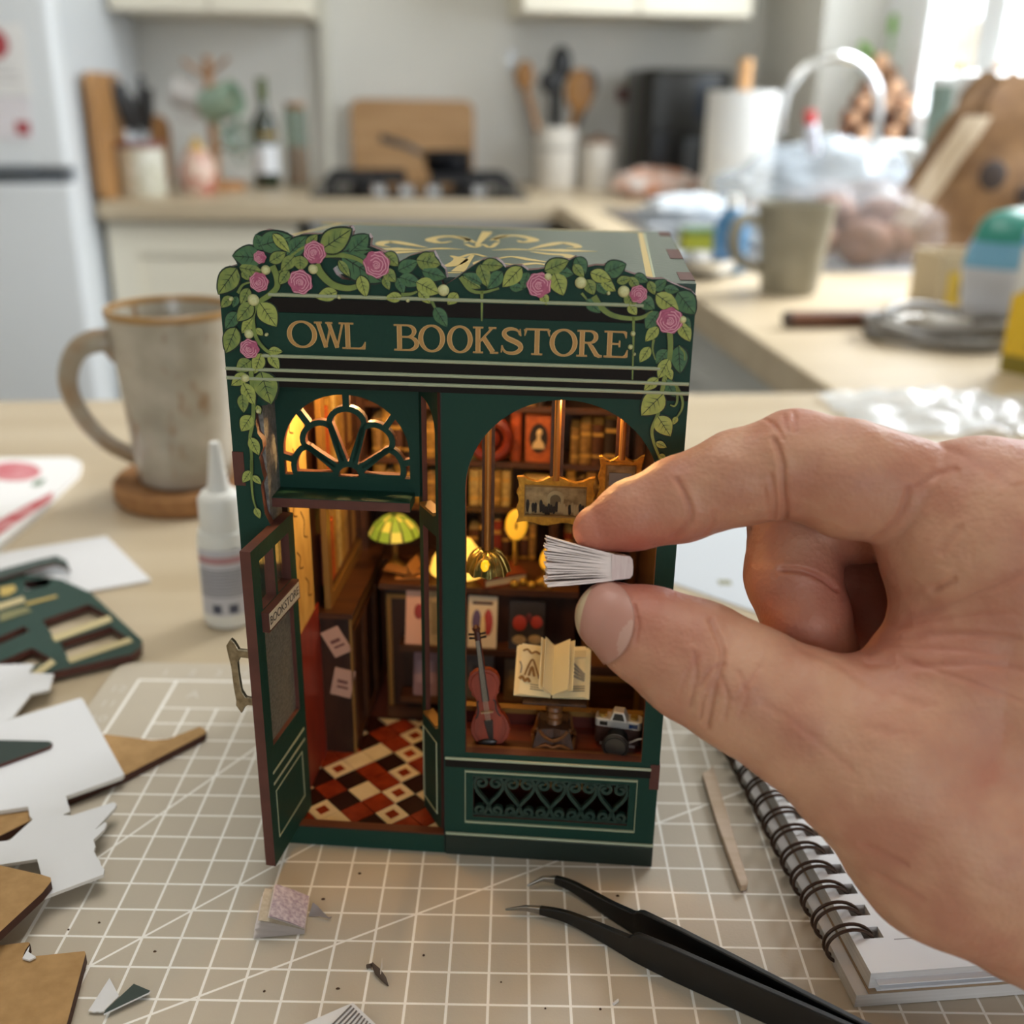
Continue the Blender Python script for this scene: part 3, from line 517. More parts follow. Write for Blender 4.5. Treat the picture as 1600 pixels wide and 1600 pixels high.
obj('blue_cap_band', MB().box(-wc - .03, -wc - .05, 10.2, wc, -wc, 11.3), mat('carton_blue', '#6d9fc0', .4), t)
# coil of cable and brown stick
t = resting('cable_coil', 'coil of grey cable lying on the worktop beside the yellow carton', 'cable', 1468, 530); M_cab = mat('cable_grey', '#6f6a63', .45); M_cab2 = mat('cable_pale', '#b9b3a8', .45)
for i, (rx, ry, z, ox, m) in enumerate([(5.6, 6.2, .5, 0, M_cab), (5.0, 5.4, 1.0, .4, M_cab2), (5.7, 5.0, 1.5, -.3, M_cab), (4.2, 4.6, 1.0, .8, M_cab2), (4.6, 5.8, 1.9, .5, M_cab)]):
    obj('loop', MB().tube([(1.2 * (ox + rx * math.cos(q)), ry * math.sin(q), z + .35 * math.sin(q * 2 + i)) for q in [2 * math.pi * k / 40 for k in range(40)]], .42, 8, closed=True), m, t)
obj('plug', MB().rbox(-1.6, -2.4, .2, 1.8, 1.2, 2.2, .4), M_cab2, t, bevel=.2); obj('cable_tail', MB().tube(smoothline([(1, 0, 1.2), (4, -2, 2.4), (8, -3.4, .6), (12, -3, .5)], 6), .36, 8), M_cab, t)
p0, p1 = k0(1232, 508), k0(1372, 506)
t = kthing('wooden_rod', 'brown wooden handle lying on the worktop left of the cable coil', 'handle', p0[0], p0[1], KZ); obj('grip', MB().tube([(0, 0, .85), (p1[0] - p0[0], p1[1] - p0[1], .85)], [.8, .85], 12), wood('handle_brown', '#7a4f37', '#5d3927', .8, .4, (.2, 1, 1)), t)
obj('end_cap', MB().tube([(-.5, -.05, .85), (.1, 0, .85)], [.72, .82], 12), mat('handle_dark', '#3b2a22', .5), t)
# clear bag and paper on the near worktop
t = thing('clear_plastic_bag', 'crinkled clear plastic bag lying on the worktop behind the hand', 'plastic bag', onz(1490, 652, KZ)); M_clear = film_mat('crinkled_film', '#e9eef2', .55, .08)
def cbag(u, v): n = mnoise.noise(Vector((u * 6, v * 5, 2))) ; return ((u - .5) * 17 + n * .5, (v - .5) * 10 + n * .4, .25 + 1.0 * abs(mnoise.noise(Vector((u * 5, v * 4, 7)))) + .9 * math.sin(math.pi * u) * math.sin(math.pi * v))
obj('film', MB().grid(cbag, 40, 26), M_clear, t, smooth=60)
pts = [onz(1030, 800, KZ), onz(1185, 812, KZ), onz(1420, 930, KZ), onz(1230, 975, KZ), onz(1030, 905, KZ)]
c0 = pts[0]; t = thing('paper_sheet', 'white paper sheet lying on the worktop between the shop and the hand', 'paper', c0); obj('sheet', MB().plate([[(p[0] - c0[0], p[1] - c0[1]) for p in pts]], .01, .06, 'z'), mat('white_sheet', '#c9cfd6', .6), t)
q = onz(1132, 912, KZ); obj('pencil_mark', MB().box(q[0] - c0[0] - .3, q[1] - c0[1] - .25, .06, q[0] - c0[0] + .3, q[1] - c0[1] + .25, .07), mat('olive_mark', '#8b8a6a', .7), t)
# ------------------------------------------------------------------ the cutting mat and what lies on and around it
def mat_material():
    m = mat('cutting_mat_pvc', '#a3937d', .5, bump=(14, .12)); nt = m.node_tree; b = nt.nodes['Principled BSDF']; tc = nt.nodes.new('ShaderNodeTexCoord'); sp = nt.nodes.new('ShaderNodeSeparateXYZ'); nt.links.new(tc.outputs['Object'], sp.inputs[0])
    def mth(op, a, b_=None):
        n = nt.nodes.new('ShaderNodeMath'); n.operation = op
        for i, v in enumerate((a, b_)):
            if v is None: continue
            if isinstance(v, (int, float)): n.inputs[i].default_value = v
            else: nt.links.new(v, n.inputs[i])
        return n.outputs[0]
    x = mth('MULTIPLY', sp.outputs[0], 100.0); y = mth('MULTIPLY', sp.outputs[1], 100.0)
    def near(e, w): return mth('LESS_THAN', mth('ABSOLUTE', e), w)
    def frac(e): return mth('SUBTRACT', mth('FRACT', mth('ADD', e, 100.5)), .5)
    def both(*es):
        r = es[0]
        for e in es[1:]: r = mth('MULTIPLY', r, e)
        return r
    def rng(e, lo, hi): return both(mth('GREATER_THAN', e, lo), mth('LESS_THAN', e, hi))
    inn = both(rng(x, -3.03, 38.03), rng(y, -12.03, 13.03)); lines = [both(near(frac(x), .034), inn), both(near(frac(y), .034), inn)]
    brd = both(rng(x, -4.45, 38.9), rng(y, -12.9, 14.95)); lines += [both(near(mth('ADD', x, 4.4), .05), brd), both(near(mth('SUBTRACT', y, 14.9), .06), brd), both(near(mth('SUBTRACT', x, 38.85), .05), brd), both(near(mth('ADD', x, 3.0), .05), brd)]
    for ang, px_, py_ in ((45, 0, 2), (30, 7, 3), (60, 0, 9)):     # printed guide angles through grid points
        s, c = math.sin(R(ang)), math.cos(R(ang)); lines.append(both(near(mth('SUBTRACT', mth('SUBTRACT', mth('MULTIPLY', x, s), mth('MULTIPLY', y, c)), s * px_ - c * py_), .034), inn))
    l = lines[0]
    for e in lines[1:]: l = mth('MAXIMUM', l, e)
    n = nt.nodes.new('ShaderNodeTexNoise'); n.inputs['Scale'].default_value = 40; n.inputs['Detail'].default_value = 4; nt.links.new(tc.outputs['Object'], n.inputs[0])
    m1 = nt.nodes.new('ShaderNodeMix'); m1.data_type = 'RGBA'; nt.links.new(n.outputs['Fac'], m1.inputs['Factor']); m1.inputs['A'].default_value = lin('#b9ad9a'); m1.inputs['B'].default_value = lin('#c4b8a4')
    m2 = nt.nodes.new('ShaderNodeMix'); m2.data_type = 'RGBA'; nt.links.new(l, m2.inputs['Factor']); nt.links.new(m1.outputs['Result'], m2.inputs['A']); m2.inputs['B'].default_value = lin('#f6f2ea')
    nt.links.new(m2.outputs['Result'], b.inputs['Base Color']); return m
cm = thing('cutting_mat', 'beige cutting mat with a white centimetre grid under the little shop', 'cutting mat', (0, 0, -.25))
o = obj('mat_sheet', MB().rbox(-5.6, -13.8, .01, 39.6, 16.2, .25, .8), mat_material(), cm)
TXT = []
M_num = mat('mat_print', '#cfc8bc', .5)
def numeral(txt, x, y, rz=0, s=.62):
    cu = bpy.data.curves.new('numeral', 'FONT'); cu.body = txt; cu.size = s * CM; cu.align_x = 'CENTER'; cu.align_y = 'CENTER'; cu.extrude = .00002; cu.materials.append(M_num)
    n = bpy.data.objects.new('numeral', cu); TXT.append(n); COL.objects.link(n); n.parent = cm; n.location = (x * CM, y * CM, .256 * CM); n.rotation_euler = (0, 0, rz)
for i in range(9): numeral(str(12 - i), -4.95, 14.2 - i * 1.0)
for i in range(24): numeral(str(i + 1) if i else '1', -3.6 + i * 1.0, 15.45)
numeral('A', -2.1, 13.9, s=.7)
rs = random.Random(3); sp = MB()
for px, py in [(107, 1453), (155, 1442), (413, 1549), (783, 1535), (852, 1576), (505, 1405), (562, 1365), (662, 1493), (528, 1545), (242, 1487), (938, 1577), (965, 1400)]:
    x, y, z = onz(px, py); sp.lathe([(0, .005), (rs.uniform(.02, .05), .005), (0, .05)], 7, c=(x, y, 0), sx=rs.uniform(.8, 1.6))
o = obj('sawdust_specks', sp, mat('char_speck', '#4a3423', .9), None, (0, 0, 0)); tag(o, 'dark sawdust specks scattered over the cutting mat', 'specks', kind='stuff')
# --- big speckled mug on its cork coaster
cx, cy, _ = onz(295, 773, KZ)
o = thing('cork_coaster', 'round brown cork coaster under the big speckled mug', 'coaster', (cx, cy, KZ)); obj('disc', MB().lathe([(3.65, 0), (3.9, .35), (3.88, 1.0), (3.65, 1.25), (3.2, 1.02), (0, 1.02)], 40), mat('cork_brown', '#8d6037', .8, var=(1.6, .9), col2='#a87848', bump=(3, .5)), o)
mg = thing('speckled_mug', 'large speckled stoneware mug with a brown rim behind the shop', 'mug', (cx, cy, KZ + 1.02), R(0)); M_mug = mat('speckled_glaze', '#b9b1a0', .3, var=(.55, .85), col2='#8f8674', bump=(2, .1)); MUGH = 9.3
def mugmat():
    m = mat('speckled_mug_glaze', '#bdb5a5', .28, var=(.5, .8), col2='#98907f', bump=(3, .1), coat=.3); nt = m.node_tree; b = nt.nodes['Principled BSDF']; tc = nt.nodes.new('ShaderNodeTexCoord'); n = nt.nodes.new('ShaderNodeTexNoise'); mp = nt.nodes.new('ShaderNodeMapping'); mp.inputs['Scale'].default_value = (100, 100, 45); nt.links.new(tc.outputs['Object'], mp.inputs[0]); nt.links.new(mp.outputs[0], n.inputs[0]); n.inputs['Scale'].default_value = .9; n.inputs['Detail'].default_value = 3
    r = nt.nodes.new('ShaderNodeMapRange'); r.inputs['From Min'].default_value = .60; r.inputs['From Max'].default_value = .72; nt.links.new(n.outputs['Fac'], r.inputs['Value']); mx = nt.nodes.new('ShaderNodeMix'); mx.data_type = 'RGBA'; src = b.inputs['Base Color'].links[0].from_socket; nt.links.new(src, mx.inputs['A']); mx.inputs['B'].default_value = lin('#8d6a45'); nt.links.new(r.outputs[0], mx.inputs['Factor']); nt.links.new(mx.outputs['Result'], b.inputs['Base Color']); return m
M_mug = mugmat(); M_rim = mat('rim_brown', '#a5804f', .3)
obj('body', MB().lathe([(2.1, 0), (2.4, .15), (2.56, .8), (2.75, MUGH * .35), (2.98, MUGH * .7), (3.26, MUGH - .25), (3.26, MUGH), (3.1, MUGH + .03), (3.0, MUGH - .3), (2.75, MUGH * .6), (2.4, MUGH * .15), (0, .6)], 56), M_mug, mg)
obj('rim', MB().lathe([(3.28, MUGH - .28), (3.31, MUGH), (3.2, MUGH + .1), (3.06, MUGH + .05), (3.01, MUGH - .3)], 56, caps=False), M_rim, mg)
hp = smoothline([(-2.6, -.5, MUGH * .74), (-3.2, -.9, MUGH * .83), (-4.6, -1.1, MUGH * .78), (-5.35, -1.1, MUGH * .60), (-4.9, -1.0, MUGH * .40), (-3.8, -.9, MUGH * .24), (-2.2, -.6, MUGH * .13)], 5)
obj('handle', MB().tube(hp, [.62] * len(hp), 14, flat=.5), mat('handle_glaze', '#a09785', .3, var=(.6, .8), col2='#93704a'), mg)
# --- glue bottle
gx, gy, _ = onz(360, 969, KZ); gb = thing('glue_bottle', 'white plastic glue bottle with a pointed nozzle behind the open shop door', 'bottle', (gx, gy, KZ), R(8)); M_gl = mat('milky_plastic', '#eceae2', .35, sss=(.4, (1, .9, .8), .005))
obj('body', MB().lathe([(.85, 0), (1.0, .15), (1.02, .5), (1.0, 3.75), (.94, 4.05), (.92, 4.2)], 32, sx=1.05), M_gl, gb); obj('cap', MB().lathe([(.86, 4.15), (.86, 5.55), (.7, 5.8), (.58, 5.85)], 28), mat('cap_white', '#e9e7df', .4), gb); obj('nozzle', MB().lathe([(.5, 5.8), (.4, 6.2), (.24, 7.6), (.2, 7.85), (0, 7.87)], 18), mat('nozzle_white', '#eae8e2', .35), gb)
def wrap(z0, z1, m, nm='label', r=1.035, a0=-150, a1=-25):
    n = 18; mb = MB(); mb.grid(lambda u, v: (1.05 * r * math.cos(R(lerp(a0, a1, u))), r * math.sin(R(lerp(a0, a1, u))), lerp(z0, z1, v)), n, 1); return obj(nm, mb, m, gb)
wrap(.7, 3.6, mat('label_paper', '#c9c7cb', .6)); wrap(3.0, 3.3, mat('label_pink', '#b9898a', .6), 'label_stripe', 1.04)
for i in range(9): wrap(1.55 + i * .14, 1.62 + i * .14, mat('label_line', '#77757c', .6), 'label_line', 1.04)
wrap(.8, 1.2, mat('label_block', '#4e5160', .6), 'label_block', 1.04, -118, -98); wrap(.8, 1.2, mat('label_block', '', .6), 'label_block', 1.04, -82, -62)
# --- flat sheets, each a cut outline on its own height
SHC = {}
def sheet(name, label, cat, pts, z0, th, m, edge=None, holes=(), bevel=0, group=None, part='sheet'):
    P = [onz(px, py, z0 + th) for px, py in pts]; c = P[0]; t = thing(name, label, cat, (c[0], c[1], z0), 0, group); loc = lambda L: [(p[0] - c[0], p[1] - c[1]) for p in L]
    obj(part, MB().plate([loc(P)] + [loc([onz(px, py, z0 + th) for px, py in h]) for h in holes], 0, th, 'z', 0, 1), [m, edge or m], t, bevel=bevel); SHC[t.name] = (c[0], c[1]); return t
M_wcard = mat('white_card', '#dddcdc', .65, bump=(3, .05)); M_wedge = mat('white_card_edge', '#d9d3ca', .7); M_kraft = mat('kraft_board', '#b08a58', .8, var=(2.2, .8), col2='#9c7747', bump=(3, .35)); M_burn = mat('burnt_edge', '#4a2a1e', .8)
M_green = mat('shop_green', '#1f3c33', .45, bump=(5, .08)); M_edge = mat('laser_cut_edge', '#5b3026', .6, var=(2, .5), col2='#45221a'); M_cstrip = mat('cream_print', '#c3b284', .5); M_gold = mat('gold_print', '#bfa459', .45)
t = sheet('postal_leaflet', 'white folded leaflet with a red rose print, at the left edge behind the cards', 'leaflet', [(-60, 716), (110, 714), (127, 722), (124, 736), (88, 770), (60, 800), (-60, 900)], KZ + .01, .35, M_paper)

def flat_print(t, nm, pts, z, m):
    c = SHC[t.name]; obj(nm, MB().plate([[(onz(px, py, z)[0] - c[0], onz(px, py, z)[1] - c[1]) for px, py in pts]], z - t.location.z / CM + TOP, z - t.location.z / CM + TOP + .012, 'z'), m, t)
flat_print(t, 'red_rose_print', [(22 + 42 * math.cos(q), 737 + 15 * math.sin(q)) for q in [math.pi * 2 * i / 18 for i in range(18)]], KZ + .365, mat('rose_print', '#c8626a', .6, var=(1.2, .8), col2='#e2a2a6'))
flat_print(t, 'red_band_print', [(-40, 835), (40, 790), (84, 768), (80, 782), (30, 815), (-40, 862)], KZ + .365, mat('band_print', '#c3434b', .6, var=(1.5, .9), col2='#e6b4b4')); flat_print(t, 'green_print', [(55, 752), (72, 748), (64, 758), (48, 760)], KZ + .365, mat('leaf_print', '#5d7a5a', .6))
sheet('white_card', 'white card lying under the green laser-cut sheet, pointing at the glue bottle', 'card', [(-60, 875), (0, 864), (166, 837), (236, 906), (90, 932), (0, 950), (-60, 960)], KZ + .02, .12, M_wcard, M_wedge)
t = sheet('laser_cut_sheet', 'dark green laser-cut sheet with cut-out windows and cream trims on the left', 'laser-cut sheet', [(-70, 915), (0, 893), (95, 905), (142, 926), (222, 1000), (219, 1012), (205, 1022), (64, 1054), (-70, 1085)], KZ + .15, .32, M_green, M_edge,
  holes=[[(66, 969), (138, 944), (172, 962), (86, 998)], [(94, 1003), (173, 978), (203, 1000), (108, 1031)], [(-30, 1008), (38, 978), (46, 986), (-25, 1018)], [(-20, 1042), (50, 1012), (82, 1030), (10, 1058)], [(38, 908), (80, 902), (76, 915), (40, 922)]])
for pts in [[(80, 994), (170, 962), (176, 970), (86, 1003)], [(104, 1028), (202, 996), (208, 1003), (110, 1036)], [(48, 1052), (80, 1030), (88, 1036), (56, 1060)], [(-30, 952), (36, 932), (40, 940), (-30, 962)]]: flat_print(t, 'cream_trim', pts, KZ + .49, M_cstrip)
flat_print(t, 'gold_flourish', [(0, 918), (22, 914), (26, 922), (14, 930), (0, 932)], KZ + .49, M_gold); flat_print(t, 'gold_line', [(40, 942), (88, 930), (90, 933), (42, 946)], KZ + .49, M_gold); flat_print(t, 'gold_line', [(0, 958), (40, 948), (50, 955), (0, 972)], KZ + .49, mat('dull_gold', '#7d7a52', .5))
t = sheet('curved_trim_piece', 'thin grey green laser-cut trim with hooked ends on the white card', 'laser-cut piece', [(-60, 908), (0, 890), (60, 874), (88, 868), (104, 876), (110, 892), (100, 884), (86, 880), (60, 886), (0, 904), (-60, 922)], KZ + .5, .15, mat('grey_green', '#3e4a45', .5), M_edge)
sheet('torn_white_scrap', 'white card scrap with a notched end touching the green sheet', 'card', [(-60, 1040), (54, 1037), (44, 1051), (84, 1053), (77, 1077), (48, 1084), (18, 1122), (-60, 1150)], KZ + .5, .1, M_wcard, M_wedge)
sheet('kraft_strip', 'brown kraft board strip with a pointed end sticking out under the white card', 'board scrap', [(60, 1170), (164, 1147), (235, 1156), (262, 1155), (312, 1135), (322, 1141), (320, 1147), (196, 1211), (100, 1250)], .01, .26, M_kraft, M_burn)
sheet('large_white_card', 'large white card offcut lying over the kraft strip, left of the shop door', 'card', [(-60, 1145), (18, 1123), (126, 1090), (131, 1095), (194, 1209), (190, 1213), (103, 1244), (110, 1268), (60, 1290), (46, 1275), (44, 1260), (-60, 1275)], .29, .14, M_wcard, M_wedge)
sheet('green_triangle_offcut', 'dark green triangular offcut lying on the large white card', 'offcut', [(-50, 1155), (76, 1158), (82, 1161), (78, 1166), (0, 1194), (-50, 1215)], .44, .12, mat('offcut_green', '#27352f', .5), M_edge)
sheet('kraft_corner', 'small brown kraft board piece showing between the white offcuts', 'board scrap', [(-60, 1276), (44, 1260), (52, 1280), (0, 1306), (-60, 1330)], .01, .26, M_kraft, M_burn)
sheet('torn_white_offcut', 'white offcut with a jagged torn edge and long point, lowest white piece on the left', 'card', [(-60, 1322), (15, 1313), (46, 1285), (62, 1272), (112, 1274), (178, 1253), (182, 1256), (180, 1262), (148, 1297), (163, 1285), (167, 1286), (163, 1296), (146, 1312), (149, 1322), (147, 1330), (152, 1340), (156, 1345), (158, 1352), (163, 1358), (162, 1366), (58, 1405), (64, 1365), (58, 1342), (0, 1351), (-60, 1356)], .46, .1, M_wcard, M_wedge)
sheet('kraft_offcut', 'brown kraft board offcut lying over the torn white piece at the left edge', 'board scrap', [(-60, 1352), (0, 1352), (66, 1367), (79, 1371), (80, 1377), (66, 1395), (0, 1456), (-60, 1500)], .58, .25, M_kraft, M_burn)
t = sheet('kraft_board', 'brown kraft board with a curved bite cut out, bottom left corner of the mat', 'board scrap', [(-60, 1482), (0, 1477), (44, 1472), (47, 1474), (40, 1484), (36, 1494), (45, 1497), (54, 1494), (132, 1486), (134, 1490), (103, 1605), (95, 1640), (-60, 1640)], .05, .28, M_kraft, M_burn)
sheet('white_sliver', 'small white sliver beside the bite of the kraft board', 'card', [(35, 1497), (46, 1478), (44, 1487), (56, 1495), (46, 1500)], .36, .05, M_wcard, M_wedge)
sheet('white_chip', 'small white paper chip overlapping a dark green chip on the mat', 'paper chip', [(171, 1528), (186, 1556), (162, 1580), (156, 1581), (152, 1580), (147, 1581), (138, 1579)], .06, .04, M_wcard, M_wedge)
sheet('green_chip', 'small dark green chip with a white edge on the mat', 'paper chip', [(209, 1537), (235, 1548), (232, 1551), (162, 1584), (165, 1578)], .11, .05, mat('chip_green', '#22332b', .5), M_wcard)
sheet('white_crumb', 'tiny white paper crumb on the mat below the tweezers', 'paper chip', [(957, 1567), (966, 1560), (967, 1563), (959, 1569)], .01, .05, M_wcard)
# striped little booklet at the bottom edge
t = sheet('striped_booklet', 'tiny white booklet with dark slanting lines at the bottom edge', 'booklet', [(474, 1600), (548, 1568), (552, 1567), (587, 1600), (570, 1640), (470, 1640)], .02, .3, M_wcard, mat('booklet_edge', '#5d5448', .7))
for i in range(8): flat_print(t, 'printed_line', [(548 - i * 0 + i * 4.2, 1571 + i * 4), (550 + i * 4.2, 1572 + i * 4), (500 + i * 10, 1622), (497 + i * 10, 1622)], .335, mat('booklet_line', '#6a625f', .7))
# pinkish booklet lying fanned open
a_ = np.array(onz(476, 1460)); b_ = np.array(onz(484, 1408)); l_ = np.array(onz(396, 1468))
bk = thing('pink_booklet', 'tiny fanned booklet with a speckled mauve cover lying on the mat', 'booklet', a_); M_pg = mat('booklet_page', '#e6dcd6', .7); M_mauve = mat('mauve_cover', '#b09aa6', .75, var=(9, 1.0), col2='#d9cbcd'); M_tan = mat('tan_page', '#c6b79f', .75, var=(9, .8), col2='#d8ccb8')
ux = (l_ - a_); Lx = np.linalg.norm(ux); ux /= Lx; uy = (b_ - a_); Ly = 1.18; uy = np.array([uy[0], uy[1], 0]) / np.linalg.norm(uy)
for i, (ang, ll, m) in enumerate([(1, 1.0, M_pg), (4, .99, M_pg), (11, .99, M_pg), (13, .98, M_pg), (20, .97, M_pg), (25, .97, M_tan), (33, .82, M_pg), (35, .80, M_mauve)]):
    c_, s_ = math.cos(R(ang)), math.sin(R(ang)); h0 = .02 + i * .025
    def pgf(u, v, c_=c_, s_=s_, ll=ll, h0=h0): q = u * ll * Lx; return tuple(ux * (q * c_) + uy * (v * Ly) + np.array([0, 0, h0 + q * s_ * (1 - .15 * u)]))
    lo = MB().grid(pgf, 6, 1); n = len(lo.v); lo.add([(x, y, z + .02) for x, y, z in lo.v], [f[::-1] for f in lo.f]); obj('page' if m is M_pg else 'cover', lo, m, bk, smooth=60)
t = thing('silver_tab', 'crumpled grey foil tab sticking out beside the pink booklet', 'foil tab', onz(484, 1428)); p = lambda px, py, z: tuple(np.array(onz(px, py, z)) - np.array(onz(484, 1428)))
obj('tab', MB().add([p(482, 1432, .02), p(489, 1410, .3), p(497, 1416, .3), p(504, 1424, .22), p(513, 1433, .12), p(519, 1432, .06), p(515, 1436, .02), p(500, 1432, .03)], [(0, 1, 2, 7), (7, 2, 3), (7, 3, 4), (7, 4, 6), (6, 4, 5)]), mat('foil_grey', '#a79c97', .4, .3), t)
t = thing('wood_shaving', 'small dark curled wood shaving on the mat', 'shaving', onz(595, 1520)); p = lambda px, py, z: tuple(np.array(onz(px, py, z)) - np.array(onz(595, 1520))); M_sh = mat('shaving_dark', '#4c3d31', .6); M_sh2 = mat('shaving_pale', '#cfc3b4', .6)
obj('splinter', MB().tube([p(581, 1505, .1), p(590, 1518, .15), p(600, 1530, .12), p(607, 1541, .03)], [.03, .09, .07, .01], 6, flat=.4), M_sh, t); obj('splinter', MB().tube([p(597, 1497, .4), p(596, 1512, .25), p(593, 1528, .1)], [.01, .05, .02], 6, flat=.3), M_sh2, t); obj('splinter', MB().tube([p(573, 1510, .05), p(580, 1509, .08)], [.05, .06], 6), M_sh, t)
# wooden stick
sheet('wooden_stick', 'pale flat wooden craft stick on the mat right of the shop', 'stick', [(1097, 1207), (1106, 1203), (1114, 1195), (1141, 1285), (1169, 1376), (1168, 1382), (1158, 1384), (1155, 1380), (1125, 1300)], .03, .2, wood('stick_wood', '#cdb69f', '#bda488', 2, .6), None, bevel=.03)
# ------------------------------------------------------------------ spiral notebook, tweezers and the book in the fingers
A_ = np.array(onz(1361, 1521, .95)); F_ = np.array(onz(1168, 1169, .95)); v_ = F_ - A_; nrz = math.atan2(v_[1], v_[0]) - math.pi / 2
nb = thing('spiral_notebook', 'open wire-bound notebook with white pages lying under the hand', 'notebook', (A_[0], A_[1], 0), nrz); M_page = mat('notebook_page', '#edeff3', .6); M_stack = mat('page_stack', '#d9d6d4', .7, var=(1.2, .7), col2='#c4bfbb', stretch=(.1, .1, 9)); M_brd = mat('notebook_board', '#9d8469', .8)
LN = 13.2; PW = 13.5; sp_ = .79; hol = [(.30, 1.29 + i * sp_) for i in range(15)]
holes = [rect(x, y - .19, x + .52, y + .19) for x, y in hol]
obj('top_pages', MB().plate([rect(0, 0, PW, LN)] + holes, .48, .95, 'z', 0, 1), [M_page, M_stack], nb)
for i, (dz, dx, dy) in enumerate([(.40, .05, .02), (.32, .10, -.02), (.42, .02, .04)]): obj('loose_page', MB().box(dx + .12, -.12 + dy - .05 * i, .48 + i * .13, PW, .3, .50 + i * .13), M_page, nb)
obj('backing_board', MB().box(-.02, -.1, .40, PW, LN, .47), M_brd, nb); obj('lower_pages', MB().box(-.33, -.1, .02, PW - .2, LN, .39), [M_stack], nb)
for i in range(11): obj('ruled_line', MB().box(1.05, 1.0 + i * 1.0, .951, PW - .5, 1.03 + i * 1.0, .955), mat('ruled_grey', '#a9a9ae', .7), nb)
M_wire = mat('brown_wire', '#4c3a30', .3, .55); ring = None
for i, (x, y) in enumerate(hol):
    if ring is None:
        ring = obj('wire_ring', MB(), M_wire, nb); mb = MB()
        for dy in (-.10, .10): mb.tube([(.05 + .62 * math.cos(q), dy + .05 * math.sin(q * .5), .60 + .54 * math.sin(q)) for q in [R(a) for a in range(20, 345, 12)]], .048, 7)
        ring.data = mesh_of('wire_ring', mb, M_wire); ring.location = (0, y * CM, 0)
    else: part_copy(ring, Matrix.Translation((0, y * CM, 0)), nb)
# tweezers: two springy arms standing on their edges
tw = thing('tweezers', 'black angled tweezers with bare steel tips lying on the mat', 'tweezers', (14.0, .5, 0)); M_twb = mat('tweezer_black', '#0b0b0b', .38, bump=(20, .05)); M_tip = mat('tweezer_tip', '#8f8b84', .35, .9)
def arm(path, hts, th, m, nm, base=None):
    P = [(x - 14.0, y - .5) for x, y in path]; n = len(P); vs = []
    for i in range(n):
        a, b = P[max(i - 1, 0)], P[min(i + 1, n - 1)]; dx, dy = b[0] - a[0], b[1] - a[1]; l = math.hypot(dx, dy); nx, ny = -dy / l * th[i] / 2, dx / l * th[i] / 2; z0 = base[i] if base else .01; h = hts[i]
        vs += [(P[i][0] + nx, P[i][1] + ny, z0), (P[i][0] - nx, P[i][1] - ny, z0), (P[i][0] - nx, P[i][1] - ny, h), (P[i][0] + nx, P[i][1] + ny, h)]
    fs = [(4*i+k, 4*i+(k+1) % 4, 4*i+4+(k+1) % 4, 4*i+4+k) for i in range(n - 1) for k in range(4)] + [(0, 1, 2, 3), (4*n-1, 4*n-2, 4*n-3, 4*n-4)]
    return obj(nm, MB().add(vs, fs), m, tw, bevel=.03, smooth=30)
near_ = smoothline([(10.3, 2.98), (10.8, 2.82), (11.25, 2.6), (12.0, 2.06), (12.55, 1.62), (12.72, 1.48), (13.57, .9), (15, .02), (17, -1.2), (19, -2.5), (20.6, -3.5)], 3)
far_ = smoothline([(10.75, 4.18), (11.1, 3.98), (11.5, 3.66), (12.2, 2.98), (12.75, 2.48), (12.95, 2.26), (13.8, 1.55), (15.05, .62), (17, -.85), (19, -2.3), (20.6, -3.42)], 3)
hs = [.34, .40, .44, .56, .68, .90, 1.0, 1.0, 1.0, 1.0, 1.0]; hs = [np.interp(i / 3, range(11), hs) for i in range(31)]; bs = [.12, .10, .07, .03, .01] + [.01] * 6; bs = [np.interp(i / 3, range(11), bs) for i in range(31)]
arm(near_, hs, [.16] * 31, M_twb, 'arm', bs); arm(far_, hs, [.16] * 31, M_twb, 'arm', bs)
arm([(10.32, 2.98), (9.9, 3.05), (9.38, 3.02)], [.335, .30, .22], [.14, .1, .04], M_tip, 'tip', [.13, .16, .17]); arm([(10.77, 4.17), (10.4, 4.2), (9.97, 3.95)], [.335, .30, .22], [.14, .1, .04], M_tip, 'tip', [.13, .16, .17])
# the tiny book held in the fingers
HD = 24.4; base = CAMP + ray(955, 885) * HD; hb_ = thing('held_booklet', 'tiny white fanned book without a cover, pinched between finger and thumb', 'booklet', base); px_ = HD / FOC
def hpt(dx, dy, dz): return tuple(RIGHT * (dx * px_) - UP * (dy * px_) + FWD * dz)
M_hpg = mat('held_page', '#f0e0da', .7); rs = random.Random(5); NS = 26
for i in range(NS):
    t = i / (NS - 1); y0 = lerp(-19, 19, t); y1 = lerp(-47, 29, t) + rs.uniform(-1.6, 1.6) * (0 < i < NS - 1); xl = -103 + rs.uniform(-2, 3) + (2 if i == NS - 1 else 0); bow = rs.uniform(-1.6, 1.6); th = 2.0 if 0 < i < NS - 1 else 2.4
    def pg(u, v, s=0): return hpt(lerp(2, xl, u), lerp(y0, y1, u) + bow * math.sin(math.pi * u) + s, lerp(-.42, .75, v))
    mb = MB().grid(lambda u, v: pg(u, v, -th / 2), 8, 1); mb.grid(lambda u, v: pg(u, v, th / 2), 8, 1); n = 18
    for k in range(8): mb.add([mb.v[k], mb.v[k + 1], mb.v[n + k + 1], mb.v[n + k]], [(0, 1, 2, 3)])
    mb.add([mb.v[8], mb.v[17], mb.v[n + 17], mb.v[n + 8]], [(0, 1, 2, 3)]); obj('page', mb, M_hpg, hb_, smooth=50)
def spine(u, v): q = (u - .5) * 2; return hpt(2 + 28 * (1 - abs(q) ** 4 * .22) if False else lerp(0, 30, v), q * lerp(20, 15, v), -.44)
mb = MB(); prof = [(-2, -20), (26, -17), (30, -12), (31, 0), (30, 12), (26, 17), (-2, 20)]
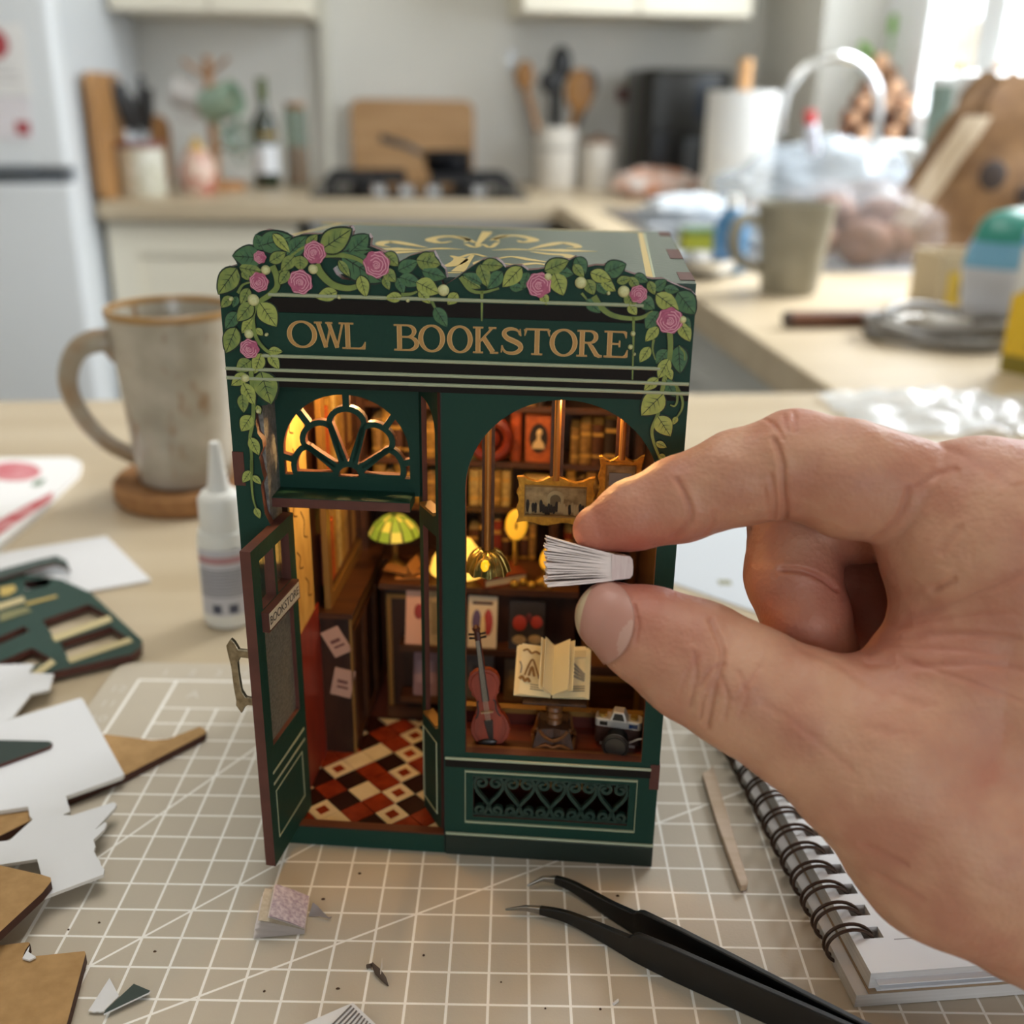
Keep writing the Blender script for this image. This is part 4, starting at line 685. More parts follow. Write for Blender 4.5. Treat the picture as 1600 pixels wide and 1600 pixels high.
for j in range(len(prof) - 1):
    a, b = prof[j], prof[j + 1]; mb.add([hpt(a[0], a[1], -.44), hpt(b[0], b[1], -.44), hpt(b[0], b[1], .77), hpt(a[0], a[1], .77)], [(0, 1, 2, 3)])
mb.add([hpt(x, y, -.44) for x, y in prof] + [hpt(x, y, .77) for x, y in prof], [tuple(range(7)), tuple(range(7, 14))]); obj('spine', mb, mat('held_spine', '#ddc9c4', .6, var=(3, .6), col2='#cdb2ae', stretch=(6, .3, 1)), hb_, smooth=50)
# ------------------------------------------------------------------ the little bookstore
M_fac = mat('shop_green_paint', '#14392e', .55, bump=(7, .12), spec=.25); M_dark = mat('dark_band', '#15100d', .6, spec=.2); M_sage = mat('sage_line', '#a3ab8c', .35, bump=(3, .1)); M_dkw = wood('dark_walnut', '#3a2012', '#22110a', 2.2, .4, (1, 1, .15)); M_dkw2 = wood('walnut_shelf', '#57341a', '#3b2010', 2.2, .4, (.15, 1, 1)); M_gilt = mat('gilt_trim', '#8f6a35', .35, .3); M_redw = wood('red_wood', '#7a2f1a', '#552010', 2.5, .35, (.12, 1, 1))
M_brass = mat('antique_brass', '#b79a55', .28, .9); M_gold2 = mat('frame_gold', '#cc9638', .3, .7, var=(6, .6), col2='#8f6222', bump=(9, .5)); M_cream2 = mat('old_paper', '#e3c88f', .7, var=(2.2, .6), col2='#c7a565')
shop = thing('bookstore', 'dark green miniature bookstore with rose vines and the sign OWL BOOKSTORE, standing on the mat', 'miniature shop', B(0, 0, 0), BA)
def Lp(x, y): return fp(330 + x / 4, 340 + y / 4)      # points read off two close-ups of the front
def Rp(x, y): return fp(700 + x / 4, 340 + y / 4)
D3 = lambda x, y: fp(330 + x / 4, 720 + y / 4)
top = [Lp(*p) for p in [(52, 480), (45, 380), (70, 330), (110, 308), (165, 298), (150, 265), (135, 240), (160, 205), (200, 183), (260, 185), (300, 180), (312, 168), (290, 135), (275, 108), (300, 88), (345, 77), (400, 84), (450, 100), (520, 132), (560, 105), (620, 102), (665, 104), (700, 100), (760, 82), (820, 62), (872, 55), (886, 85), (875, 125), (868, 160), (930, 122), (982, 105), (998, 130), (992, 178), (1050, 200), (1120, 240), (1170, 280), (1240, 240), (1300, 222), (1390, 212), (1405, 240), (1430, 290), (1460, 320), (1475, 378), (1440, 392), (1445, 420)]]
top += [Rp(*p) for p in [(-20, 425), (60, 372), (100, 340), (150, 305), (220, 262), (300, 255), (340, 285), (358, 312), (400, 302), (460, 300), (500, 330), (560, 325), (600, 318), (650, 270), (700, 255), (760, 266), (800, 244), (835, 270), (862, 312), (920, 298), (970, 300), (1020, 276), (1070, 275), (1112, 290), (1105, 335), (1150, 350), (1220, 372), (1280, 385), (1340, 382), (1400, 410), (1460, 435), (1520, 455), (1552, 490)]]
facade_loop = [(-11.25, 0), (-11.25, 15.6)] + [(max(-11.25, min(0.0, x)), z) for x, z in top] + [(0, 15.9), (0, 0)]
strip = [D3(335, 330), D3(322, 240), D3(310, 160), D3(330, 110), D3(318, 70), D3(305, 0)] + [Lp(298, 1500), Lp(325, 1440), Lp(318, 1390), Lp(290, 1350), Lp(272, 1250), Lp(290, 1180), Lp(350, 1170), Lp(385, 1130), Lp(395, 1060)]
strip = [(x, z) for x, z in strip]; wavy = [(-10.42, .62), (-10.42, strip[0][1] - .3)] + strip
door_hole = wavy + [(strip[-1][0], 13.74), (-5.98, 13.74), (-5.95, .62)]
ARC = [(-.5, 3.47), (-.5, 11.2)] + arc(-2.93, 11.2, 2.43, 2.44, 0, 180, 36) + [(-5.36, 3.47)]
grl = rect(-5.14, 1.34, -.78, 2.72)
swag = [Lp(760, 318), Lp(800, 290), Lp(830, 330), Lp(870, 368), Lp(905, 372), Lp(870, 392), Lp(820, 385), Lp(780, 355)]
facade = obj('facade', MB().plate([facade_loop, door_hole, ARC, grl, swag], 0, .28, 'y', 0, 1), [M_fac, M_edge], shop, smooth=30)
# header: dark bands, pale lines, letters
hd = obj('sign_board', MB().box(-10.0, -.035, 14.62, -.75, 0, 15.55), M_fac, shop)
obj('dark_band', MB().box(-10.1, -.03, 15.56, -1.15, 0, 15.9).box(-10.45, -.03, 14.16, -.6, 0, 14.44).box(-11.24, -.02, 13.96, -.01, 0, 14.1).box(-10.5, -.02, 13.72, -.01, 0, 13.86), M_dark, shop)
for x0, x1, z in [(-10.05, -1.2, 15.97), (-10.35, -.72, 14.49), (-11.24, -.02, 14.14), (-11.24, -.01, 13.91), (-5.92, -.22, 3.27), (-5.92, -.01, .73)]: obj('moulding', MB().tube([(x0, -.03, z), (x1, -.03, z)], .046, 8), M_sage, shop)
obj('sill_band', MB().box(-5.92, -.02, 2.98, -.22, 0, 3.2), M_dark, shop)
for pts in (rect(-5.36, 1.17, -.57, 2.87),): obj('grille_frame', MB().stroke(pts, .06, -.05, 0, 'y', closed=True), M_sage, shop)
obj('plinth', MB().box(-5.93, -.05, 0, 0, 0, .66), mat('plinth_green', '#11231c', .5), shop, bevel=.02); obj('tab', MB().box(-11.27, -.02, 11.1, -10.98, .28, 12.0), M_edge, shop); obj('tab', MB().box(-.24, -.02, 2.62, .02, .28, 3.42), M_edge, shop)
obj('corner_line', MB().box(-5.975, -.012, .05, -5.945, 0, 13.7), mat('seam_dark', '#0c1512', .6), shop)
# serif letters, drawn in a unit box (height 1)
def ring(cx, cz, rx, rz, thick, thin, a0=0, a1=360, n=36, slant=0):
    pts = arc(cx, cz, rx, rz, a0, a1, n); ws = [lerp(thin, thick, abs(math.cos(R(a0 + (a1 - a0) * i / n + slant))) ** 1.5) for i in range(n + 1)]; return pts, ws
def letter(ch):
    """strokes: (points, widths); capital height 1"""
    T_, t_ = .155, .065; s = []
    def ln(x0, z0, x1, z1, w): s.append(([(x0, z0), (x1, z1)], w))
    def serif(x, z, l=.17): ln(x - l, z, x + l, z, .055)
    if ch == 'O': s.append(ring(.42, .5, .36, .485, T_, t_, 0, 360)); return s, .84
    if ch == 'W':
        ln(.10, .97, .34, .03, .13); ln(.34, .03, .52, .85, t_); ln(.46, .97, .72, .03, .13); ln(.72, .03, .92, .97, t_); serif(.10, .97, .13); serif(.47, .97, .12); serif(.92, .97, .12); return s, 1.04
    if ch == 'L': ln(.2, .02, .2, .98, T_); serif(.2, .97); ln(.04, .028, .66, .028, .055); s.append(([(.52, .03), (.64, .05), (.69, .28)], [.05, .13, .03])); return s, .74
    if ch in 'BR':
        ln(.2, .02, .2, .98, T_); ln(.04, .97, .42, .97, .055); ln(.2, .53, .42, .53, .055)
        s.append(ring(.42, .75, .21, .22, .14, .055, -90, 90, 16))
        if ch == 'B': ln(.04, .03, .44, .03, .055); s.append(ring(.44, .28, .26, .25, .15, .055, -90, 90, 16)); return s, .78
        serif(.2, .03); s.append(([(.38, .53), (.50, .38), (.66, .08), (.74, .03), (.84, .03)], [.06, .13, .14, .1, .05])); return s, .88
    if ch == 'K': ln(.2, .02, .2, .98, T_); serif(.2, .97); serif(.2, .03); ln(.24, .42, .66, .95, t_); serif(.68, .97, .13); ln(.38, .60, .70, .06, .15); serif(.74, .03, .14); return s, .9
    if ch == 'S':
        pts = smoothline([(.56, .74), (.50, .90), (.34, .965), (.19, .90), (.15, .75), (.24, .60), (.40, .50), (.55, .38), (.58, .22), (.48, .08), (.32, .035), (.17, .10), (.09, .30)], 4); n = len(pts); s.append((pts, [lerp(.05, .165, max(0, math.sin(math.pi * i / (n - 1))) ** 1.3) if i > n * .1 else .06 for i in range(n)])); ln(.58, .70, .56, .96, .04); ln(.08, .06, .10, .33, .04); return s, .68
    if ch == 'T': ln(.42, .02, .42, .98, T_); serif(.42, .03); ln(.06, .968, .78, .968, .06); s.append(([(.06, .96), (.07, .86), (.04, .72)], [.1, .06, .03])); s.append(([(.78, .96), (.77, .86), (.80, .72)], [.1, .06, .03])); return s, .84
    if ch == 'E': ln(.2, .02, .2, .98, T_); ln(.04, .97, .64, .97, .055); ln(.04, .03, .68, .03, .055); ln(.2, .52, .48, .52, .055); ln(.48, .40, .48, .64, .05); s.append(([(.56, .97), (.64, .94), (.66, .74)], [.05, .1, .03])); s.append(([(.58, .03), (.68, .06), (.71, .30)], [.05, .12, .03])); return s, .76
M_let = mat('letter_gold', '#b58a50', .45, .15); M_leted = mat('letter_edge', '#d8b57c', .4, .2)
LT = [('O', 450, 496), ('W', 494, 542), ('L', 533, 574), ('B', 614, 656), ('O', 655, 695), ('O', 700, 738), ('K', 738, 780), ('S', 779, 820), ('T', 818, 861), ('O', 860, 902), ('R', 900, 944), ('E', 942, 984)]
for ch, p0_, p1_ in LT:
    st, wd = letter(ch); x0 = fp(p0_, 525)[0]; x1 = fp(p1_, 525)[0]; zb, zt = 14.73, 15.36; sc = zt - zb; kx = (x1 - x0) / wd; mb = MB()
    for j, (pts, ws) in enumerate(st):
        wl = ws if hasattr(ws, '__len__') else [ws] * len(pts); closed = len(pts) == 37 and abs(pts[0][0] - pts[-1][0]) < 1e-6 and abs(pts[0][1] - pts[-1][1]) < 1e-6
        pp_ = [(x0 + x * kx, zb + z * sc) for x, z in (pts[:-1] if closed else pts)]; wl = [w * sc for w in (wl[:-1] if closed else wl)]
        mb.stroke([p for p in pp_], [w * 1.18 for w in wl], -.062 - j * .0004, -.03, 'y', 1, closed=closed); mb.stroke(pp_, [w * .86 for w in wl], -.07 - j * .0004, -.06, 'y', 0, closed=closed)
    obj('letter', mb, [M_let, M_leted], hd, smooth=0)
# vine: stems, leaves, roses and buds
M_stem = mat('vine_stem', '#7e8f45', .6, var=(3, .7), col2='#5f7238'); M_vein = mat('leaf_outline', '#12251b', .6)
M_lv = [mat('leaf_light', '#a6ae58', .6, var=(3, .8), col2='#87964a'), mat('leaf_olive', '#8d994a', .6, var=(3, .8), col2='#607843'), mat('leaf_dark', '#4f7549', .6, var=(3, .9), col2='#386044')]
vmb = MB()
def stem(pts, w, f, y0=-.05): pts = smoothline([f(*p) for p in pts], 5); n = len(pts); ws = [w * lerp(1, .45, i / (n - 1)) for i in range(n)]; vmb.stroke(pts, [q + .035 for q in ws], y0 + .012, 0, 'y', 1); vmb.stroke(pts, ws, y0, y0 + .013, 'y', 0)
for pts, w in [([(385, 300), (410, 360), (415, 430), (370, 480), (300, 530), (268, 590), (265, 660), (290, 760), (350, 830), (390, 840)], .15), ([(455, 290), (520, 220), (600, 175)], .11), ([(700, 230), (830, 235), (940, 270), (1000, 340)], .13), ([(655, 290), (690, 350), (760, 415), (850, 440), (920, 428), (985, 420)], .2), ([(250, 890), (255, 1000), (268, 1150), (262, 1280), (245, 1380), (255, 1480), (258, 1600)], .12), ([(430, 330), (455, 380), (430, 420)], .07), ([(170, 470), (200, 420), (255, 400)], .07), ([(1380, 520), (1400, 560), (1420, 590)], .07), ([(1190, 480), (1250, 475), (1290, 460)], .09)]: stem(pts, w, Lp)
for pts, w in [([(255, -10), (255, 120), (265, 230), (290, 315)], .07)]: stem(pts, w, D3)
for pts, w in [([(835, 470), (860, 500), (880, 530)], .06), ([(910, 490), (950, 550), (1010, 600), (1100, 625), (1200, 625), (1280, 585)], .15), ([(212, 455), (213, 540), (212, 645)], .07), ([(1160, 620), (1158, 800), (1152, 1010)], .06), ([(1385, 710), (1390, 800), (1380, 900), (1350, 1020), (1330, 1120), (1310, 1230), (1275, 1320), (1285, 1400), (1325, 1505)], .13), ([(1420, 1040), (1460, 1120), (1462, 1190), (1420, 1260)], .07), ([(1430, 1060), (1432, 1140), (1415, 1175), (1388, 1168)], .06), ([(1285, 760), (1278, 820), (1295, 885)], .06), ([(80, 370), (140, 450), (220, 465), (320, 440)], .1), ([(1440, 800), (1475, 840), (1478, 890)], .05)]: stem(pts, w, Rp)
vine = obj('vine', vmb, [M_stem, M_vein], shop, smooth=0)
def leaf_mesh(shade, wf):
    """a leaf one cm long in the front plane: dark rim, blade, midrib and side veins"""
    n = 9; hw = lambda t: wf * (math.sin(math.pi * t ** .82) ** .85) * (1 - .12 * t) / 1.6 if 0 < t < 1 else 0.0; mb = MB()
    up_l = [(i / n, hw(i / n)) for i in range(n + 1)]; ol = up_l + [(t, -w) for t, w in up_l[-2:0:-1]]
    g = [(-.03 + 1.06 * t, w * 1.0 + (.045 if w > 0 else -.045 if w < 0 else 0)) for t, w in ol]
    mb.plate([g], -.012, .05, 'y', 1)
    k = len(ol); vs = [(t, -.026, w) for t, w in ol]; mid = [(i / n, -.034, 0) for i in range(1, n)]
    for s_ in (1, -1):
        side = [(i / n, -.022, s_ * hw(i / n)) for i in range(n + 1)]; ml = [(i / n, -.036, s_ * .012) for i in range(n + 1)]
        mb.add(side + ml, [(i, i + 1, n + 2 + i, n + 1 + i) for i in range(n)], 0)
    mb.add([(0, -.037, .014), (0, -.037, -.014), (.96, -.037, -.004), (.96, -.037, .004)], [(0, 1, 2, 3)], 1)
    for t in (.25, .42, .6):
        for s_ in (1, -1): mb.add([(t, -.0375, 0), (t + .03, -.0375, 0), (t + .17, -.030, s_ * hw(t + .16) * .72)], [(0, 1, 2)], 1)
    return mesh_of('leaf', mb, [M_lv[shade], M_vein], 0)
LM = {}
def leaf(p, q, wf, shade, f, lift=0):
    a, b = f(*p), f(*q); L = math.hypot(b[0] - a[0], b[1] - a[1]); key = (shade, round(wf * 8) / 8)
    if key not in LM: LM[key] = leaf_mesh(shade, key[1])
    o = bpy.data.objects.new('leaf', LM[key]); COL.objects.link(o); o.parent = vine
    o.matrix_basis = Matrix.Translation((a[0] * CM, (-.01 - lift) * CM, a[1] * CM)) @ Matrix.Rotation(-math.atan2(b[1] - a[1], b[0] - a[0]), 4, 'Y') @ Matrix.Diagonal((L, 1, L, 1))
LL = [((300, 178), (505, 118), .5, 2), ((330, 200), (280, 105), .7, 2), ((390, 100), (495, 215), .4, 0), ((320, 250), (138, 238), .6, 2), ((165, 315), (50, 475), .5, 1), ((180, 310), (325, 338), .5, 1), ((370, 275), (470, 215), .55, 1), ((480, 235), (600, 115), .45, 2), ((600, 180), (668, 105), .5, 1), ((690, 200), (880, 70), .5, 1), ((720, 215), (1010, 200), .3, 2), ((870, 215), (985, 108), .6, 2), ((560, 235), (562, 330), .85, 1), ((525, 240), (440, 330), .45, 1), ((490, 330), (430, 415), .5, 1), ((820, 240), (1070, 400), .45, 2), ((800, 265), (870, 368), .35, 1), ((1090, 220), (1172, 300), .6, 1), ((1085, 320), (1155, 400), .6, 1), ((935, 360), (972, 495), .5, 0), ((1080, 370), (1115, 450), .5, 1), ((1165, 375), (1205, 475), .55, 2), ((1170, 330), (1295, 270), .45, 2), ((1180, 370), (1315, 415), .5, 2), ((1320, 330), (1470, 372), .5, 2), ((1340, 290), (1392, 215), .7, 1), ((1285, 262), (1435, 290), .6, 1), ((1285, 400), (1425, 470), .62, 0), ((1300, 455), (1372, 535), .5, 0), ((1195, 490), (1088, 502), .5, 0), ((790, 460), (660, 502), .45, 0), ((1540, 470), (1480, 542), .6, 0), ((1400, 560), (1476, 682), .5, 2),
      ((310, 530), (412, 678), .62, 0), ((262, 530), (168, 645), .5, 1), ((240, 440), (190, 545), .5, 1), ((165, 490), (140, 560), .5, 2), ((130, 490), (66, 560), .5, 1), ((165, 590), (92, 695), .45, 2), ((160, 685), (98, 842), .55, 1), ((260, 630), (195, 720), .45, 0), ((285, 690), (328, 735), .6, 0), ((365, 825), (450, 835), .45, 0), ((365, 845), (428, 945), .5, 0), ((318, 845), (275, 972), .55, 0), ((250, 890), (160, 957), .6, 1), ((315, 960), (378, 1162), .58, 1), ((228, 975), (130, 1045), .55, 0), ((205, 1030), (275, 1168), .55, 0), ((200, 1100), (208, 1215), .45, 1), ((290, 1170), (310, 1228), .5, 0), ((255, 1235), (192, 1332), .6, 0), ((248, 1370), (302, 1480), .55, 0), ((200, 330), (240, 390), .6, 1), ((165, 340), (180, 395), .4, 1)]
for i, (p, q, w, s_) in enumerate(LL): leaf(p, q, w, s_, Lp, .004 * (i % 5) + (.012 if s_ < 2 else 0))
for p, q, w, s_ in [((250, 60), (200, 132), .55, 0), ((262, 90), (316, 142), .5, 0), ((278, 290), (308, 357), .5, 0)]: leaf(p, q, w, s_, D3, .01)
LR = [((95, 370), (205, 440), .55, 1), ((200, 290), (250, 432), .55, 1), ((215, 290), (345, 300), .5, 1), ((340, 335), (245, 445), .5, 2), ((215, 410), (95, 350), .5, 2), ((460, 308), (342, 432), .55, 0), ((385, 430), (478, 440), .5, 2), ((500, 340), (470, 445), .6, 2), ((605, 330), (755, 268), .5, 1), ((590, 470), (620, 545), .6, 0), ((665, 345), (722, 485), .62, 0), ((640, 325), (785, 352), .5, 2), ((800, 248), (860, 350), .6, 2), ((785, 290), (850, 372), .5, 1), ((890, 340), (1022, 390), .55, 0), ((955, 390), (1047, 458), .55, 0), ((925, 400), (995, 480), .55, 2), ((975, 345), (1112, 290), .6, 2), ((868, 385), (912, 480), .6, 1), ((1055, 400), (1145, 375), .5, 1), ((1135, 370), (1195, 450), .55, 1), ((1255, 395), (1292, 480), .5, 1), ((1165, 360), (1250, 400), .5, 2), ((1115, 470), (1172, 562), .6, 1), ((1200, 495), (1290, 572), .6, 2), ((1300, 475), (1442, 582), .5, 0), ((1285, 450), (1365, 390), .6, 2), ((1435, 465), (1542, 602), .6, 2), ((1350, 440), (1445, 455), .5, 2), ((1315, 585), (1235, 692), .6, 2), ((1312, 680), (1233, 772), .5, 0), ((1450, 650), (1512, 772), .55, 0), ((1465, 620), (1515, 692), .5, 2), ((865, 510), (952, 592), .55, 2), ((1130, 540), (1178, 605), .6, 0), ((1260, 805), (1198, 902), .5, 0), ((1372, 825), (1298, 912), .6, 2), ((1440, 800), (1450, 972), .5, 2), ((1380, 880), (1313, 1002), .5, 0), ((1370, 935), (1398, 1012), .5, 0), ((1312, 1000), (1224, 1077), .55, 0), ((1358, 1008), (1418, 1117), .55, 2), ((1345, 1095), (1208, 1232), .58, 0), ((1310, 1238), (1390, 1362), .58, 0), ((1298, 1400), (1366, 1432), .5, 0), ((1430, 1240), (1404, 1292), .55, 0), ((1318, 1478), (1362, 1508), .6, 0)]
for i, (p, q, w, s_) in enumerate(LR): leaf(p, q, w, s_, Rp, .004 * (i % 5) + (.012 if s_ < 2 else 0))
M_ros = mat('rose_pink', '#b8627f', .6, var=(4, .6), col2='#9e4968'); M_rosl = mat('rose_pale', '#dea3b0', .6); M_bud = mat('bud_cream', '#d5d3a0', .5, var=(4, .6), col2='#b9bf7c')
rm = MB()
for k, (r, y, n, ph) in enumerate([(1.0, -.03, 7, 0), (.78, -.055, 6, .4), (.55, -.075, 5, .9), (.3, -.095, 5, .2)]):
    pts = [((r * (1 + .07 * math.cos(n * q + ph))) * math.cos(q), (r * (1 + .07 * math.cos(n * q + ph))) * math.sin(q)) for q in [2 * math.pi * i / 30 for i in range(30)]]
    rm.plate([pts], y, y + .03, 'y', 0); rm.stroke([(x * .93, z * .93) for x, z in pts[::2]][k:k + 13], .07, y - .006, y, 'y', 1)
rm.stroke([(.22 * (1 - i / 22) * math.cos(i * .6), .22 * (1 - i / 22) * math.sin(i * .6)) for i in range(18)], .05, -.104, -.09, 'y', 1)
ROSE = mesh_of('rose', rm, [M_ros, M_rosl], 0); BUD = mesh_of('bud', MB().ball((0, 0, 0), (1, .09, 1), 12, 8), M_bud, 60)
def spot(me, nm, p, rpx, f, a=0):
    c = f(*p); r = rpx / 4 / 62.0; o = bpy.data.objects.new(nm, me); COL.objects.link(o); o.parent = vine; o.matrix_basis = Matrix.Translation((c[0] * CM, -.055 * CM, c[1] * CM)) @ Matrix.Rotation(a, 4, 'Y') @ Matrix.Diagonal((r, 1, r, 1))
for i, (p, r) in enumerate([((310, 245), 36), ((652, 215), 64), ((563, 400), 70), ((1038, 290), 76), ((305, 400), 56), ((245, 815), 58)]): spot(ROSE, 'rose', p, r, Lp, i * 1.1)
for i, (p, r) in enumerate([((570, 418), 70), ((1190, 475), 50), ((1385, 640), 74)]): spot(ROSE, 'rose', p, r, Rp, i * 1.7 + .5)
for p, r in [((345, 325), 28), ((640, 320), 29), ((268, 512), 35), ((240, 725), 28), ((218, 1000), 25), ((1453, 452), 34), ((130, 505), 13), ((350, 728), 11), ((300, 1205), 15), ((805, 495), 12), ((1232, 515), 12)]: spot(BUD, 'bud', p, r, Lp)
for p, r in [((830, 405), 34), ((1098, 460), 34), ((625, 368), 22), ((1465, 635), 22), ((1155, 722), 15), ((1140, 805), 15), ((1003, 470), 11), ((1165, 850), 9)]: spot(BUD, 'bud', p, r, Rp)
# heart-scroll grille
M_gril = mat('grille_green', '#20392f', .5); gm_ = MB(); gx0, gx1 = -5.14, -.78; wh = (gx1 - gx0) / 5
def spiral(cx, cz, r0, a0, turns, n=14): return [(cx + r0 * (1 - .75 * i / n) * math.cos(R(a0 + turns * 360 * i / n)), cz + r0 * (1 - .75 * i / n) * math.sin(R(a0 + turns * 360 * i / n))) for i in range(n + 1)]
for i in range(5):
    c_ = gx0 + wh * (i + .5); one = MB()
    for s_ in (1, -1):
        m_ = lambda pts: [(c_ + s_ * x, z) for x, z in pts]
        one.stroke(m_(smoothline([(0, 1.70), (.14, 1.9), (.31, 2.12), (.405, 2.36), (.37, 2.56), (.25, 2.64)], 4) + spiral(.215, 2.45, .185, 85, 1.1)[1:]), .088, .06, .2, 'y')
        one.stroke(m_(smoothline([(0, 1.74), (.03, 1.6), (.12, 1.42), (.24, 1.38)], 4) + spiral(.235, 1.535, .16, 270, 1.1)[1:]), .085, .06, .2, 'y')
    obj('heart_scroll', one, M_gril, facade)
obj('scroll_rail', MB().box(gx0, .06, 2.62, gx1, .2, 2.73).box(gx0, .06, 1.33, gx1, .2, 1.41), M_gril, facade)
# carcass
TH = .28
obj('side_wall', MB().box(-11.25, TH, 0, -10.97, 10.7, 16.17), [M_fac], shop); obj('side_wall', MB().box(-TH, TH, 0, 0, 10.7, 16.17), [M_fac], shop); obj('back_wall', MB().box(-10.97, 10.42, 0, -TH, 10.7, 16.17), M_dkw, shop); obj('base_board', MB().box(-10.97, TH, 0, -TH, 10.42, .42), M_edge, shop)
roof = obj('roof', MB().box(-11.25, TH, 16.17, 0, 10.72, 16.45), mat('roof_green', '#2d463c', .33, bump=(6, .15)), shop)
for px, py, d in [(1047, 366, .5), (1055, 397, .95), (1073, 432, .62)]: x, y = bz(px, py, 16.45); obj('roof_tab', MB().box(-.34, y - d, 16.17, .012, y + d, 16.462), M_edge, roof)
M_em = mat('emblem_gold', '#c9ae62', .35, .25)
def emb(pts, ws, m=M_em, closed=False, n=5, z=16.456): P = [bz(480 + x / 2.667, 345 + y / 2.667, 16.45) for x, y in pts]; P = smoothline(P, n) if n else P; w = [np.interp(i / (len(P) - 1), np.linspace(0, 1, len(ws)), ws) for i in range(len(P))]; return MB().stroke(P, w, 16.44, z, 'z')
for pts, ws in [([(770, 122), (860, 119), (950, 122), (1060, 124), (1208, 128)], [.02, .3, .1, .6, .02]), ([(925, 119), (1000, 102), (1060, 92), (1110, 100), (1128, 112), (1080, 114)], [.05, .35, .4, .35, .2, .05]), ([(930, 128), (1000, 138), (1070, 142), (1095, 152), (1050, 160)], [.05, .3, .35, .3, .05]), ([(765, 82), (820, 64), (880, 63), (930, 73), (943, 82), (900, 90), (878, 82)], [.1, .4, .35, .3, .35, .25, .08]), ([(700, 92), (640, 70), (580, 65), (530, 72), (515, 82), (555, 92), (600, 86)], [.1, .4, .35, .3, .35, .25, .08]), ([(655, 120), (560, 116), (470, 121), (370, 119), (300, 118)], [.02, .3, .1, .6, .02]), ([(500, 113), (420, 98), (350, 87), (312, 92), (305, 102), (345, 110)], [.05, .35, .4, .35, .2, .05]), ([(490, 127), (400, 131), (330, 137), (318, 145), (360, 150)], [.05, .35, .35, .3, .05]), ([(705, 104), (752, 46)], [.1, .34]), ([(660, 98), (700, 111), (730, 98), (762, 112), (792, 92)], [.14, .14, .1, .14, .14]), ([(690, 142), (628, 212)], [.1, .34]), ([(640, 152), (690, 138), (742, 150)], [.14, .14, .14]), ([(600, 146), (640, 162), (600, 186), (556, 190)], [.1, .4, .35, .1]), ([(760, 158), (722, 176), (745, 198), (780, 200)], [.1, .4, .35, .1]), ([(780, 162), (850, 150), (930, 163), (995, 172)], [.08, .2, .3, .1]), ([(820, 178), (880, 184), (950, 178), (1000, 186)], [.05, .25, .3, .05]), ([(840, 60), (790, 74), (800, 88)], [.05, .2, .05]), ([(620, 64), (670, 78), (655, 90)], [.05, .2, .05])]: obj('gold_scroll', emb(pts, ws, n=5 if len(pts) > 2 else 0), M_em, roof, smooth=0)
for pts, w in [([(60, 8), (1380, 47)], .12), ([(1388, 50), (1428, 240)], .16), ([(1405, 50), (1447, 240)], .05), ([(150, 10), (-60, 60)], .14), ([(560, 216), (640, 217)], .12)]: obj('roof_line', emb(pts, [w, w], n=0), M_em if w > .1 else M_sage, roof, smooth=0)
# recessed entrance: fan light, hood board, jamb, side light
fan_o = [(-6.98, 10.98), (-6.98, 11.62)] + arc(-8.66, 11.62, 1.68, 1.6, 0, 180, 28) + [(-10.34, 10.98)]
tr_ = obj('transom', MB().plate([rect(-10.78, 10.5, -6.72, 13.95), fan_o], 1.3, 1.52, 'y', 0, 1), [M_fac, M_edge], shop)
hx, hz = -8.62, 10.98; tm = MB(); w_ = .17
tm.stroke(arc(hx, hz, .36, .36, 0, 180, 12), w_, 1.3, 1.52, 'y', 0, 1)
for ang, l0, l1, hw_ in [(164, .36, 1.5, .46), (126, .36, 1.68, .44), (90, .36, 1.86, .46), (54, .36, 1.68, .44), (16, .36, 1.5, .46)]:
    ca, sa = math.cos(R(ang)), math.sin(R(ang)); loc_ = lambda u, v: (hx + ca * u - sa * v, max(hz + sa * u + ca * v, 11.0))
    pet = [loc_(l0, .07), loc_(lerp(l0, l1, .5), hw_ * .72), loc_(lerp(l0, l1, .74), hw_)] + [loc_(lerp(l0, l1, .74) + math.sin(q) * (l1 - lerp(l0, l1, .74)), hw_ * math.cos(q)) for q in [math.pi * i / 10 for i in range(1, 10)]] + [loc_(lerp(l0, l1, .74), -hw_), loc_(lerp(l0, l1, .5), -hw_ * .72), loc_(l0, -.07)]
    tm.stroke(pet, w_ * .9, 1.302, 1.518, 'y', 0, 1); tm.stroke([loc_(l1 - .03, 0), loc_(l1 + .46, 0)], w_, 1.304, 1.516, 'y', 0, 1)
obj('fan_tracery', tm, [M_fac, M_edge], tr_, smooth=25)
obj('hood_board', MB().box(-10.55, .50, 10.36, -6.86, 1.3, 10.62, 0).box(-10.55, .495, 10.355, -6.86, .52, 10.60, 1), [M_fac, M_edge], shop)
obj('jamb', MB().box(-10.80, TH, .6, -10.49, 1.3, 13.9), mat('grey_jamb', '#5b5a57', .5, var=(9, .9), col2='#84827c', bump=(12, .5)), shop); obj('porch_ceiling', MB().box(-10.8, TH, 13.76, -5.95, 1.5, 13.95), M_fac, shop)
Td = Matrix.Translation((-6.70, 1.42, 0)) @ Matrix.Rotation(math.atan2(.28 - 1.42, -6.02 + 6.70), 4, 'Z'); sl = math.hypot(.68, 1.14)
up_open = [(.25, 10.35), (sl - .18, 10.35), (sl - .18, 12.5)] + arc(.25, 12.5, sl - .43, .8, 0, 90, 8)[1:]
sd = obj('side_light', MB().plate([rect(0, .42, sl, 13.78), up_open[:-1] + [(.25, 13.3)], rect(.25, 3.95, sl - .18, 9.75)], -.07, .07, 'y', 0, 1, T=Td), [M_fac, M_edge], shop)
